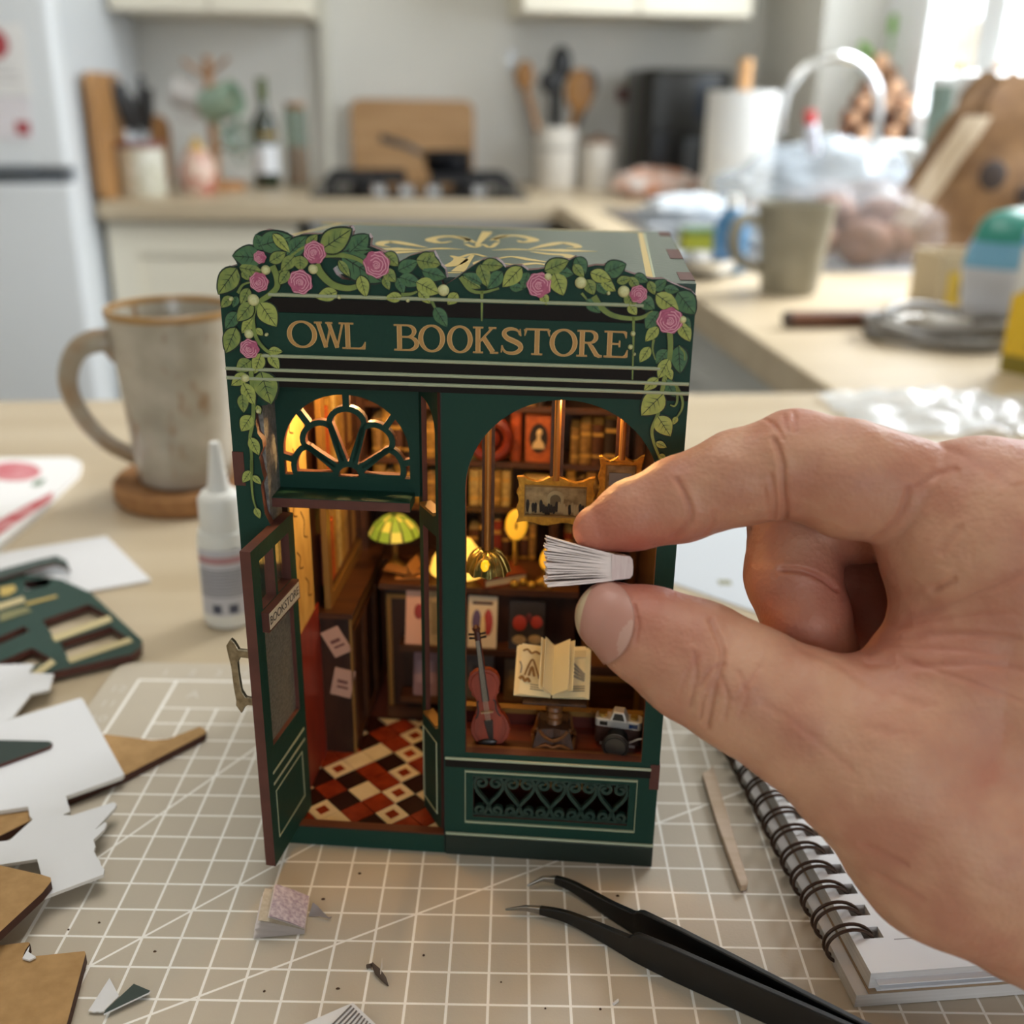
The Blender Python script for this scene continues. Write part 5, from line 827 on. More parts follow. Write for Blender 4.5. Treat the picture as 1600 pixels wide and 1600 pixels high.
[obj('gilt_sill', MB().box(.25, -.15, z, sl - .18, .16, z + .09, T=Td), M_gilt, sd) for z in (10.33, 3.93)]; obj('kick_line', MB().stroke(rect(.2, 1.1, sl - .15, 3.5), .04, -.16, -.13, 'y', closed=True, T=Td), M_sage, sd)
# tiled floor
fl = obj('tiled_floor', MB().box(-10.97, TH, .42, -5.9, 6.2, .5), M_dkw, shop); M_t = [mat('tile_cream', '#dcc9a2', .25, var=(2, .6), col2='#cbb68b'), mat('tile_red', '#8c3416', .25, var=(2, .8), col2='#6b220d'), mat('tile_dark', '#2b120a', .25)]
def clip(P, x0, y0, x1, y1):
    for ax, lim, sg in ((0, x0, 1), (0, x1, -1), (1, y0, 1), (1, y1, -1)):
        Q = []
        for i in range(len(P)):
            a, b = P[i], P[(i + 1) % len(P)]; da, db = sg * (a[ax] - lim), sg * (b[ax] - lim)
            if da >= 0: Q.append(a)
            if da * db < 0: t = da / (da - db); Q.append((a[0] + (b[0] - a[0]) * t, a[1] + (b[1] - a[1]) * t))
        P = Q
        if len(P) < 3: return []
    return P
ts = .74
for i in range(-7, 8):
    for j in range(-7, 8):
        cxx = -9.22 + (i - j) * ts * .7071; cyy = 1.94 + (i + j + 1) * ts * .7071; g_ = ts * .5 - .012
        sq_ = [(cxx + (a - b) * .7071 * g_, cyy + (a + b) * .7071 * g_) for a, b in ((-1, -1), (1, -1), (1, 1), (-1, 1))]; P = clip(sq_, -10.4, .30, -5.98, 6.0)
        if len(P) < 3: continue
        k = 2 if (i % 3 == 2 or j % 3 == 0) and (i + j) % 2 == 0 else (0 if (i + 2 * j) % 3 == 0 or (i % 2 == 0 and j % 2 == 1) else 1)
        obj('tile', MB().plate([P], .5, .55, 'z'), M_t[k], fl, smooth=0)
        if k == 0 and (i * 3 + j) % 4 == 1:
            s2 = [(cxx + (a - b) * .7071 * g_ * .45, cyy + (a + b) * .7071 * g_ * .45) for a, b in ((-1, -1), (1, -1), (1, 1), (-1, 1))]; P = clip(s2, -10.4, .30, -5.98, 6.0)
            if len(P) > 2: obj('tile', MB().plate([P], .5, .556, 'z'), M_t[1], fl, smooth=0)
obj('threshold', MB().box(-10.42, .02, .60, -5.96, .3, .66), mat('threshold_brown', '#5a2c17', .45), shop)
# open door
hg = Vector((-10.24, 1.0, 0)); fe = Vector((-10.55, -1.72, 0)); dl = (fe - hg).length; Tdo = Matrix.Translation(hg) @ Matrix.Rotation(math.atan2(fe.y - hg.y, fe.x - hg.x), 4, 'Z')
dz0, dz1 = .60, 10.02; panes = [rect(.38, 8.25, 1.28, 9.6), rect(1.42, 8.25, 2.28, 9.6), rect(.38, 4.2, 2.28, 7.7)]
dr = obj('door', MB().plate([rect(0, dz0, dl, dz1)] + panes, -.14, .14, 'y', 0, 1, T=Tdo), [M_fac, M_edge], shop)
for p in panes: obj('pane', MB().box(p[0][0], -.02, p[0][1], p[2][0], .02, p[2][1], T=Tdo), mat('frosted_pane', '#5c5a52', .35, var=(12, .9), col2='#85806f', bump=(14, .8)) if p[0][1] < 5 else M_pane, dr)
obj('plaque', MB().box(.3, .14, 7.66, dl - .35, .32, 8.22, T=Tdo), M_edge, dr); pq = obj('plaque_face', MB().box(.36, .315, 7.72, dl - .41, .335, 8.17, T=Tdo), mat('plaque_cream', '#cfc2a8', .6), dr)
def flat_text(txt, T, size, m, parent, nm='lettering'):
    cu = bpy.data.curves.new(nm, 'FONT'); cu.body = txt; cu.size = size * CM; cu.align_x = 'CENTER'; cu.align_y = 'CENTER'; cu.extrude = .00003; cu.materials.append(m); n_ = bpy.data.objects.new(nm, cu); TXT.append(n_); COL.objects.link(n_); n_.parent = parent; T = T.copy(); T.translation *= CM; n_.matrix_basis = T; return n_
for w in (.07,):
    for z in (3.4, 3.05): obj('door_line', MB().box(.2, .14, z, dl - .3, .155, z + w, T=Tdo), M_sage, dr)
    obj('door_line', MB().stroke(rect(.45, 1.3, dl - .4, 2.8), .05, .135, .155, 'y', closed=True, T=Tdo), M_sage, dr)
xg = dl - .32; M_han = mat('antique_silver', '#a89a80', .35, .8, var=(5, .7), col2='#6e624c', bump=(9, .4))
hdl = [(xg, -.14, 7.0), (xg, -.62, 7.02), (xg, -.78, 7.1)]
obj('handle', MB().plate([[(-.14, 7.12), (-.52, 7.12), (-.62, 7.32), (-.72, 7.42), (-.86, 7.2), (-.84, 7.0), (-.78, 6.6), (-.76, 6.0), (-.72, 5.6), (-.74, 5.45), (-.6, 5.22), (-.5, 5.42), (-.4, 5.5), (-.14, 5.5), (-.14, 5.7), (-.44, 5.72), (-.54, 5.9), (-.58, 6.4), (-.58, 6.75), (-.5, 6.9), (-.14, 6.9)]], xg - .06, xg + .06, 'x', T=Tdo), M_han, dr, bevel=.02)
Tt = Tdo @ Matrix(((-1, 0, 0, 0), (0, 0, 1, 0), (0, 1, 0, 0), (0, 0, 0, 1))); Tt = Tdo @ Matrix.Translation((dl / 2, .337, 7.945)) @ Matrix(((-1, 0, 0, 0), (0, 0, 1, 0), (0, 1, 0, 0), (0, 0, 0, 1)))
flat_text('BOOKSTORE', Tt, .33, mat('plaque_ink', '#2f2620', .6), dr)
# ---- fitted interior
ow = obj('left_lining', MB().box(-10.97, 1.52, .5, -10.40, 10.42, 16.17), M_dkw, shop)
obj('poster', MB().box(-10.40, 1.56, 5.9, -10.36, 3.5, 13.9), mat('map_poster', '#d9b568', .55, var=(1.6, .9), col2='#b98f45', stretch=(1, 1, .5)), ow); obj('dado', MB().box(-10.40, 1.56, .55, -10.35, 3.9, 5.9), mat('dado_red', '#8c2b17', .4, var=(3, .6), col2='#6a1e10', stretch=(1, 1, .2)), ow)
for i, (y, z, l) in enumerate([(2.0, 12.6, .8), (2.4, 11.4, 1.1), (1.9, 10.3, .9), (2.8, 9.4, 1.0), (2.2, 8.4, .7), (2.9, 7.3, .8)]): obj('map_marking', MB().stroke(smoothline([(y - .2, z), (y + .1, z - l * .4), (y, z - l * .8), (y + .35, z - l)], 4), .05, -10.362, -10.352, 'x'), mat('map_ink', '#6f4d22', .7), ow)
pw = obj('counter', MB().box(-10.40, 3.9, .55, -9.38, 9.4, 5.42), M_dkw, shop); obj('counter_top', MB().box(-10.40, 3.82, 5.42, -9.30, 9.4, 5.6), M_dkw2, pw)
obj('gilt_edge', MB().box(-9.42, 3.86, .55, -9.34, 3.92, 5.4).box(-9.40, 3.9, 5.1, -9.36, 9.4, 5.2), M_gilt, pw)
for y in (4.1, 5.8, 7.5): obj('door_panel', MB().plate([rect(y, .8, y + 1.5, 4.9), rect(y + .15, .95, y + 1.35, 4.75)], -9.38, -9.33, 'x'), M_dkw2, pw)
wb = obj('glazed_bookcase', MB().plate([rect(4.1, 5.6, 9.2, 13.6), rect(4.5, 6.0, 8.8, 9.2), rect(4.5, 9.6, 8.8, 13.2)], -10.2, -10.02, 'x'), M_gilt, shop); obj('inner_frame', MB().plate([rect(4.4, 5.9, 8.9, 9.3), rect(4.62, 6.12, 8.68, 9.08)], -10.24, -10.1, 'x').plate([rect(4.4, 9.5, 8.9, 13.3), rect(4.62, 9.72, 8.68, 13.08)], -10.24, -10.1, 'x'), M_dkw2, wb)
for i in range(2):
    z, sk_ = [(12.45, 0), (9.3, .1)][i], 0
nt_ = [(( -10.12, 4.6), 1.05, -28, 'upper'), ((-9.98, 3.15), 1.1, 12, 'lower')]
obj('right_lining', MB().box(-.40, .30, .45, -.28, 10.3, 16.17), M_dkw, shop)
# desk with three display ledges, back bookcase and stage
ds = obj('display_desk', MB().box(-8.75, 6.25, .55, -2.5, 8.3, 5.45), M_dkw, shop); obj('desk_top', MB().box(-8.9, 6.0, 5.45, -2.4, 8.4, 5.65), M_dkw2, ds); obj('gilt_frame', MB().plate([rect(-8.7, .8, -7.4, 5.2), rect(-8.55, .95, -7.55, 5.05)], 6.18, 6.26), M_gilt, ds)
for z in (1.7, 3.62): obj('ledge', MB().box(-8.2, 5.62, z - .22, -2.9, 6.25, z), M_dkw2, ds)
obj('desk_plinth', MB().box(-8.75, 6.1, .55, -2.5, 6.25, 1.0), M_dkw2, ds)
bc = obj('back_bookcase', MB().box(-10.4, 10.25, .55, -.28, 10.42, 16.1), M_dkw, shop)
for z in (5.2, 7.35, 9.0, 10.95, 13.2): obj('shelf', MB().box(-9.9, 8.9, z - .2, -.28, 10.25, z), M_dkw2, bc)
for x in (-9.95, -6.6, -3.35, -.6): obj('upright', MB().box(x - .16, 8.8, .55, x + .16, 10.25, 16.1), M_dkw, bc); obj('pilaster', MB().box(x - .1, 8.72, .55, x + .1, 8.8, 16.1).box(x + .12, 8.74, .55, x + .15, 8.8, 16.1), M_dkw2, bc)
stg = obj('window_stage', MB().box(-5.9, TH, 3.05, -.28, 1.95, 3.34), M_redw, shop); obj('partition', MB().box(-5.9, 1.8, .45, -.28, 1.96, 3.8), mat('partition_red', '#5c1f12', .4, var=(3, .6), col2='#3c130b', stretch=(.2, 1, 1)), shop); obj('gilt_rail', MB().box(-5.9, 1.74, 3.72, -.28, 2.0, 3.88), M_gilt, shop); obj('stage_lip', MB().box(-5.36, .05, 3.3, -.48, .42, 3.46), mat('lip_wood', '#6d4526', .4), shop)
obj('stage_front', MB().box(-5.9, .32, .45, -5.6, 1.8, 3.05), M_dkw, shop); obj('lower_shelf', MB().box(-4.6, 1.0, 1.75, -1.4, 1.5, 2.15), M_gilt, shop)
obj('right_cabinet', MB().box(-2.2, 4.0, .55, -.28, 6.0, 4.0).box(-2.25, 3.95, 4.0, -.28, 6.0, 4.15), M_dkw2, shop); obj('right_panel', MB().plate([rect(-2.1, .9, -.4, 3.8), rect(-1.95, 1.05, -.55, 3.65)], 3.93, 4.0), M_gilt, shop)
obj('led_strip', MB().box(-10.2, 1.7, 13.55, -.5, 1.9, 13.62), mat('led_strip', '#f3d7a0', .4), shop)
# ---- loose things inside the shop
def inside(name, label, cat, x, y, z, rz=0, group=None): return thing(name, label, cat, B(x, y, z), BA + rz, group)
for (x, z), s_, rot_, w in nt_:
    t = inside('pinned_note', 'small pinkish paper note pinned on the dark counter end, %s of the two' % w, 'note', x + .28, 3.88, z, 0); T = Matrix.Rotation(R(rot_), 4, 'Y')
    obj('paper', MB().box(-.30 * s_, -.02, -.45 * s_, .30 * s_, 0, .45 * s_, T=T), mat('note_pink', '#b98f78', .7), t); obj('scribble', MB().box(-.18, -.026, -.02, .15, -.02, .1, T=T).box(-.16, -.026, -.2, .2, -.02, -.12, T=T), mat('note_ink', '#6d4238', .7), t)
bks = 0
BC = {'tan': '#a37b42', 'brown': '#57301a', 'red': '#8c2f16', 'orange': '#b8501f', 'cream': '#cdb06d', 'dark': '#2c1a10', 'olive': '#6d6a2c', 'gold': '#a98035'}
def tinybook(label, c, x, y, z, w, d, h, group, bands=True):
    t = inside('tiny_book', label, 'book', x, y, z, 0, group); m = mat('book_' + c, BC[c], .55, var=(5, .5), col2='#1c0f08'); mb = MB(); n = 5; pts = [(-w / 2 + .01, d), (-w / 2 + .01, 0)] + [(-w / 2 + w * i / n, -.06 * math.sin(math.pi * i / n)) for i in range(1, n)] + [(w / 2 - .01, 0), (w / 2 - .01, d)]
    obj('cover', MB().plate([pts], 0, h, 'z'), m, t, smooth=40); obj('page_block', MB().box(-w / 2 + .03, .05, h, w / 2 - .03, d - .03, h + .004), mat('old_pages', '#bfa679', .8), t)
    if bands: obj('spine_band', MB().box(-w / 2 + .02, -.075, h * .18, w / 2 - .02, -.03, h * .24).box(-w / 2 + .02, -.075, h * .72, w / 2 - .02, -.03, h * .8), mat('spine_gold', '#c79a4a', .4, .3), t)
ORD = ['first', 'second', 'third', 'fourth', 'fifth', 'sixth', 'seventh', 'eighth', 'ninth', 'tenth', 'eleventh', 'twelfth', 'thirteenth', 'fourteenth']
rb_ = random.Random(11)
def bookrow(bay, shelf, x0, x1, z, hs, cols, grp, gap=.0):
    x = x0; i = 0
    while i < len(cols):
        w = rb_.uniform(.26, .44); 
        if x + w > x1: break
        tinybook('%s tiny book, %s from the left in the %s bay on the %s shelf' % (cols[i], ORD[i], bay, shelf), cols[i], x + w / 2, 9.05, z, w - .02, 1.0, rb_.uniform(*hs), grp); x += w; i += 1
g_ = 'tiny books in the back bookcase'
bookrow('middle', 'fourth', -6.35, -5.3, 9.0, (1.1, 1.5), ['olive', 'gold', 'tan'], g_); tinybook('tall orange tiny book beside the oval portrait book', 'orange', -4.72, 9.05, 9.0, .36, 1.0, 1.7, g_, False)
bookrow('middle', 'third', -6.3, -4.5, 7.35, (1.25, 1.35), ['cream', 'cream', 'gold', 'cream', 'gold'], g_); bookrow('middle', 'second', -6.35, -3.6, 5.2, (1.2, 1.8), ['brown', 'dark', 'red', 'brown', 'dark', 'brown', 'tan'], g_); bookrow('middle', 'fifth', -6.3, -3.6, 10.95, (1.3, 1.9), ['brown', 'red', 'tan', 'dark', 'brown', 'tan', 'dark'], g_)
bookrow('right', 'fourth', -2.9, -.8, 9.0, (1.2, 1.65), ['tan', 'tan', 'brown', 'dark', 'red', 'red'], g_); bookrow('right', 'third', -3.0, -.8, 7.35, (1.1, 1.4), ['gold', 'brown', 'tan', 'brown', 'dark', 'tan'], g_); bookrow('right', 'second', -3.0, -.8, 5.2, (1.2, 1.7), ['red', 'brown', 'dark', 'red', 'tan', 'brown'], g_)
bookrow('left', 'fourth', -9.6, -6.8, 9.0, (1.2, 1.7), ['tan', 'gold', 'brown', 'dark', 'tan', 'gold', 'brown', 'tan'], g_); bookrow('left', 'fifth', -9.6, -6.8, 10.95, (1.3, 1.9), ['brown', 'tan', 'dark', 'gold', 'brown', 'tan', 'brown', 'dark'], g_); bookrow('left', 'third', -9.6, -6.8, 7.35, (1.0, 1.4), ['gold', 'tan', 'gold', 'brown', 'gold', 'tan', 'brown'], g_)
ob = inside('portrait_book', 'orange tiny book facing out with a dark oval portrait on its cover', 'book', -3.98, 9.0, 9.0); obj('cover', MB().box(-.42, 0, 0, .42, .25, 1.62), mat('portrait_orange', '#b25a26', .5, var=(5, .7), col2='#8a3c15'), ob); Tq = Matrix.Translation((.02, -.02, .85)) @ Matrix.Rotation(R(90), 4, 'X')
obj('dark_oval', MB().lathe([(.34, -.02), (.34, .02), (0, .02)], 20, sx=.9, sy=1.5, T=Tq), mat('oval_dark', '#20120a', .5), ob); obj('pale_figure', MB().ball((0, 0, 0), (.10, .03, .14), 10, 8, T=Matrix.Translation((.05, -.05, 1.04)) @ Matrix.Rotation(.3, 4, 'Y')).plate([[(-.2, .5), (.24, .5), (.2, .68), (.1, .8), (.08, .95), (-.03, .95), (-.04, .8), (-.14, .7)]], -.07, -.04), mat('figure_pale', '#c9ae86', .6), ob)
rw = inside('red_carved_medallion', 'round dark red carved medallion on the top shelf beside the orange book', 'medallion', -5.55, 8.6, 9.9); obj('ring', MB().tube([(.62 * math.cos(q), 0, .62 * math.sin(q)) for q in [2 * math.pi * i / 24 for i in range(24)]], .2, 8, closed=True), mat('carved_red', '#6b2413', .35), rw); obj('boss', MB().ball((0, -.05, 0), (.36, .18, .36), 12, 8), mat('carved_red', '', .35), rw); obj('stem', MB().box(-.08, .1, -.9, .08, .25, -.55), M_dkw, rw)
cbx = inside('cream_box', 'small cream box with a dark slot on the third shelf of the bookcase', 'box', -3.98, 9.0, 7.35); obj('body', MB().box(-.42, 0, 0, .42, .5, 1.1), mat('box_cream', '#c9ad72', .6), cbx, bevel=.04); obj('slot', MB().box(-.2, -.02, .72, .2, .02, .84), mat('slot_dark', '#3a2514', .6), cbx)
for i, (y, c, h) in enumerate([(4.9, 'red', 1.7), (5.35, 'orange', 2.0), (5.8, 'gold', 2.2), (6.3, 'cream', 2.4), (6.8, 'gold', 2.2), (7.3, 'tan', 2.4), (7.8, 'brown', 2.2), (8.3, 'tan', 2.0)]):
    t = inside('tiny_book', '%s tiny book, %s from the doorway in the gilt framed case' % (c, ORD[i]), 'book', -10.3, y, 6.1, R(90), 'tiny books in the gilt framed case'); obj('cover', MB().box(-.2, -.12, 0, .2, .1, h), mat('book_' + c, BC[c], .55), t)
    t = inside('tiny_book', '%s tiny book, %s from the doorway in the upper gilt case' % (c, ORD[i]), 'book', -10.3, y, 9.7, R(90), 'tiny books in the gilt framed case'); obj('cover', MB().box(-.2, -.12, 0, .2, .1, h), mat('book_' + c, BC[c], .55), t)
# displayed picture books
def shown(label, x, z, w, h, m, art, y=5.75):
    t = inside('picture_book', label, 'book', x, y, z); T = Matrix.Rotation(R(-14), 4, 'X'); obj('cover', MB().box(-w / 2, 0, 0, w / 2, .14, h, T=T), m, t); 
    for nm, shape, mm in art: obj(nm, shape(T, w, h), mm, t)
    return t
def bl(*a): return lambda T, w, h: MB().ball((0, 0, 0), (a[2] * w, .02, a[3] * h), 12, 8, T=T @ Matrix.Translation((a[0] * w, -.012, a[1] * h)))
def br(*a): return lambda T, w, h: MB().box(a[0] * w, -.02, a[1] * h, a[2] * w, 0, a[3] * h, T=T)
M_pw = mat('cover_cream', '#d9c6a3', .6); M_pk = mat('cover_dark', '#2a2017', .5); M_pomr = mat('fruit_red', '#a8341f', .45); M_vio = mat('figure_violet', '#5d4a6b', .6); M_tanp = mat('cover_tan', '#a98f63', .6, var=(4, .8), col2='#7d6843')
shown('cream picture book with red arches, left in the window on the upper ledge', -5.5, 3.62, .95, 1.72, M_pw, [('red_arch', bl(.2, .5, .16, .26), M_pomr), ('violet_arch', bl(-.2, .5, .16, .24), M_vio), ('pale_arch', bl(.02, .42, .12, .2), M_cream2), ('title_line', br(-.35, .84, .35, .9), M_dkw2)])
shown('dark picture book with red fruit, right in the window on the upper ledge', -4.05, 3.62, 1.15, 1.62, M_pk, [('red_fruit', bl(-.2, .55, .2, .16), M_pomr), ('red_fruit', bl(.28, .58, .17, .13), M_pomr), ('dark_fruit', bl(.06, .66, .1, .1), mat('fruit_dark', '#5d1a12', .4)), ('pale_slice', bl(-.2, .2, .2, .1), M_tanp), ('pale_slice', bl(.25, .22, .2, .1), M_tanp)])
shown('cream and pink booklet on the upper ledge seen through the doorway', -7.72, 3.62, .62, 1.85, mat('cover_pink', '#d8a68c', .6), [('red_mark', bl(.2, .6, .25, .14), mat('mark_red', '#96302a', .5))]); shown('tan printed booklet on the upper ledge seen through the side light', -6.95, 3.62, .7, 1.8, M_tanp, [('dark_print', br(-.3, .2, .25, .8), mat('tan_dark', '#7d6b47', .6))])
shown('mauve booklet on the lower ledge seen through the doorway', -7.4, 1.7, .8, 1.5, mat('cover_mauve', '#8f7076', .6), [('pale_panel', br(-.35, .3, .35, .8), mat('mauve_pale', '#a4868a', .6))]); shown('grey picture booklet on the lower ledge left of the violin', -5.6, 1.7, .95, 1.55, mat('cover_grey', '#5b554e', .6), [('picture', br(-.38, .2, .38, .8), mat('grey_pic', '#78716a', .6, var=(4, .9), col2='#3d3833'))]); shown('brown booklet on the lower ledge behind the open book', -4.3, 1.7, .9, 1.4, mat('cover_brown', '#5d4528', .6), [('picture', br(-.35, .25, .35, .75), mat('brown_pic', '#7b6038', .6))])
# on the desk
t = inside('leather_book', 'brown leather book lying askew on the desk under the brass lamp', 'book', -5.0, 6.7, 5.65, R(28)); obj('cover', MB().box(-.75, -.5, 0, .75, .5, .06).box(-.75, -.5, .3, .75, .5, .36).box(-.77, -.5, 0, -.72, .5, .36), mat('leather_brown', '#6b2c14', .4), t); obj('pages', MB().box(-.72, -.46, .06, .72, .46, .3), mat('old_pages', '', .8), t)
def leaflamp(label, x, y, z, h, tilt):
    t = inside('leaf_lamp', label, 'lamp', x, y, z); obj('stem', MB().tube([(0, 0, 0), (0, 0, h)], .09, 8), M_brass, t); obj('foot', MB().lathe([(.3, 0), (.25, .1), (.08, .2)], 14), M_brass, t)
    obj('leaf_shade', MB().ball((0, 0, 0), (.36, .12, .55), 14, 10, T=Matrix.Translation((math.sin(tilt) * .5, -.05, h + .5)) @ Matrix.Rotation(tilt, 4, 'Y')), mat('lit_leaf', '#e2b03a', .4, emit=('#ffb52e', .22)), t); obj('filament', MB().ball((0, 0, 0), (.05, .04, .15), 8, 6, T=Matrix.Translation((math.sin(tilt) * .5, -.15, h + .5)) @ Matrix.Rotation(tilt, 4, 'Y')), M_dkw2, t)
leaflamp('glowing yellow leaf lamp upright behind the brass pendant', -4.55, 7.2, 5.65, 1.3, .05); leaflamp('glowing yellow leaf lamp leaning right behind the held booklet', -3.55, 6.7, 5.65, .45, .55)
t = inside('desk_lamp', 'cream glowing desk lamp shade on the desk behind the window post', 'lamp', -6.35, 6.6, 5.65); obj('shade', MB().lathe([(.95, .35), (.85, .75), (.45, 1.35), (.15, 1.45)], 24), mat('lit_shade', '#f0cd7a', .5, emit=('#ffc34d', .42)), t); obj('post', MB().tube([(0, 0, 0), (0, 0, 1.35)], .1, 8), M_brass, t); obj('foot', MB().lathe([(.4, 0), (.35, .1), (.1, .2)], 14), M_brass, t)
t = inside('tiffany_lamp', 'green stained glass table lamp at the back of the shop', 'lamp', -8.6, 7.4, 5.65); M_tg = mat('stained_green', '#8aa03a', .3, emit=('#9bb53a', .12)); M_tg2 = mat('stained_yellow', '#c9b94a', .3, emit=('#d8c552', .18))
for k in range(12):
    a0 = 2 * math.pi * k / 12
    for r_, (ra, za, rb2, zb2) in enumerate([(.86, 1.2, .7, 1.5), (.7, 1.5, .42, 1.75), (.42, 1.75, .12, 1.86)]): obj('glass_piece', MB().grid(lambda u, v: (lerp(ra, rb2, v) * math.cos(a0 + .04 + u * .44), lerp(ra, rb2, v) * math.sin(a0 + .04 + u * .44), lerp(za, zb2, v)), 2, 1), M_tg if (k + r_) % 3 else M_tg2, t)
obj('leading', MB().lathe([(.88, 1.17), (.71, 1.49), (.43, 1.74), (.1, 1.86), (0, 1.9)], 24, T=Matrix.Scale(.985, 4)), mat('lead_line', '#1c1f10', .5), t); obj('stem', MB().tube([(0, 0, 0), (0, 0, 1.8)], .1, 8), M_brass, t); obj('foot', MB().lathe([(.4, 0), (.3, .12), (.1, .3)], 14), M_brass, t)
t = inside('paper_heap', 'little heap of brown folded papers on the desk below the green lamp', 'papers', -8.0, 6.6, 5.65)
for i, (x, y, a, b) in enumerate([(0, 0, 10, 5), (.3, .2, 50, -30), (-.4, .1, -20, 12), (.1, .3, 80, 65)]): obj('folded_paper', MB().box(-.45, -.2, 0, .45, .2, .05, T=Matrix.Translation((x, y, .02 + i * .09)) @ Matrix.Rotation(R(a), 4, 'Z') @ Matrix.Rotation(R(b), 4, 'X')), mat('brown_paper', '#9c6a33', .7), t)
t = inside('brass_trinket', 'small yellow brass trinkets on the desk edge under the leather book', 'trinket', -4.0, 6.25, 5.65)
for i in range(5): obj('piece', MB().ball((i * .28 - .5, (i % 2) * .2, .1), (.14, .12, .12), 8, 6), mat('brass_yellow', '#b08a30', .4, .4), t)
# pendant lamp and hanging frames in the window
def rod(t, z0, z1, x=0, r=.085): obj('rod', MB().tube([(x, 0, z0), (x, 0, z1)], r, 10), mat('rod_brass', '#a8743a', .3, .6), t); obj('rod_back', MB().box(x - .17, .06, z0, x + .17, .12, z1), M_dkw2, t)
t = inside('brass_pendant_lamp', 'scalloped brass pendant lamp with a yellow glass bulb hanging in the window', 'lamp', -4.97, 1.9, 8.1); rod(t, .66, 5.6)
def petal(u, v): a = 2 * math.pi * u; rib = .5 + .5 * math.cos(a * 9); r = lerp(.1, .62, v ** .75) * (1 + .05 * rib); return (r * math.cos(a), r * math.sin(a), .70 - .56 * v ** 2.0 + (-.09 * rib if v > .95 else 0) + .03 * rib * v)
obj('shade', MB().grid(petal, 72, 10), mat('shade_brass', '#8f8348', .28, .85, var=(6, .6), col2='#4d4a28'), t, smooth=60)
for k in range(18): a = 2 * math.pi * k / 18; obj('rib', MB().tube([petal(k / 18, v / 6) for v in range(1, 7)], .022, 5), M_brass, t)
obj('bulb', MB().ball((0, -.44, .36), (.15, .15, .22), 14, 10), mat('yellow_bulb', '#e0a92b', .2, emit=('#ffb21f', .4)), t); obj('bulb_ring', MB().tube([(.24 * math.cos(q), -.52, .36 + .29 * math.sin(q)) for q in [2 * math.pi * i / 20 for i in range(20)]], .03, 6, closed=True), M_brass, t)
def framed(label, xa, xb, za, zb, y, art, bw=.22, rods=None):
    cx_ = (xa + xb) / 2; t = inside('hanging_picture', label, 'picture', cx_, y, za); w, h = xb - xa, zb - za; out = []; n = 12
    for i in range(n): s_ = i / n; out.append((-w/2 + w * s_, -.0 + .05 * math.sin(s_ * math.pi * 4)))
    for i in range(n): s_ = i / n; out.append((w/2 - .06 * abs(math.sin(s_ * math.pi * 3)), h * s_))
    for i in range(n): s_ = i / n; out.append((w/2 - w * s_, h + .09 * math.cos(s_ * math.pi * 4) - .02))
    for i in range(n): s_ = i / n; out.append((-w/2 + .06 * abs(math.sin(s_ * math.pi * 3)), h * (1 - s_)))
    inn_ = rect(-w/2 + bw, bw, w/2 - bw, h - bw); obj('frame', MB().plate([out, inn_], 0, .14), M_gold2, t, bevel=.025); obj('slip', MB().stroke(inn_, .05, -.02, .1, 'y', closed=True), M_gilt, t)
    obj('canvas', MB().box(-w/2 + bw, .07, bw, w/2 - bw, .1, h - bw), mat('canvas_sepia', '#b39a6c', .6, var=(4, .9), col2='#7d663f'), t); art(t, w, h, bw); rod(t, h - .05, 13.75 - za, 0, .09); return t
M_sil = mat('silhouette', '#241a12', .6); M_arch = mat('arch_pale', '#b09c72', .6)
def art1(t, w, h, b):
    obj('pale_arch', MB().plate([[(-.22, .4), (.22, .4)] + arc(0, .72, .22, .2, 0, 180, 12)], .055, .07), M_arch, t); obj('inner_arch', MB().plate([[(-.14, .4), (.14, .4)] + arc(0, .68, .14, .13, 0, 180, 12)], .045, .055), mat('arch_shade', '#6d5c3e', .6), t)
    r_ = random.Random(2)
    for i in range(22): x = -w/2 + b + .08 + (w - 2*b - .16) * (i / 21); obj('figure', MB().ball((x, .05, b + .12 + r_.uniform(0, .14)), (.05, .015, .11 + r_.uniform(0, .08)), 7, 5), M_sil if r_.random() < .65 else M_arch, t)
def art2(t, w, h, b): obj('pale_sky', MB().plate([[(-.3, .9), (.25, .8), (.28, 1.25), (-.3, 1.25)]], .055, .07), mat('sky_grey', '#8f8f8f', .6), t); obj('dark_figure', MB().ball((.05, .05, .75), (.1, .015, .25), 8, 6).ball((.05, .05, 1.03), (.06, .015, .07), 8, 6), M_sil, t); obj('dark_ground', MB().plate([[(-.37, .24), (.37, .24), (.37, .6), (0, .7), (-.37, .5)]], .05, .07), M_sil, t)
framed('wide gold framed sepia picture hanging in the middle of the window', -4.15, -2.1, 9.92, 11.2, 1.2, art1); framed('smaller upright gold framed dark picture hanging right in the window', -2.05, -.86, 10.15, 11.85, 1.2, art2)
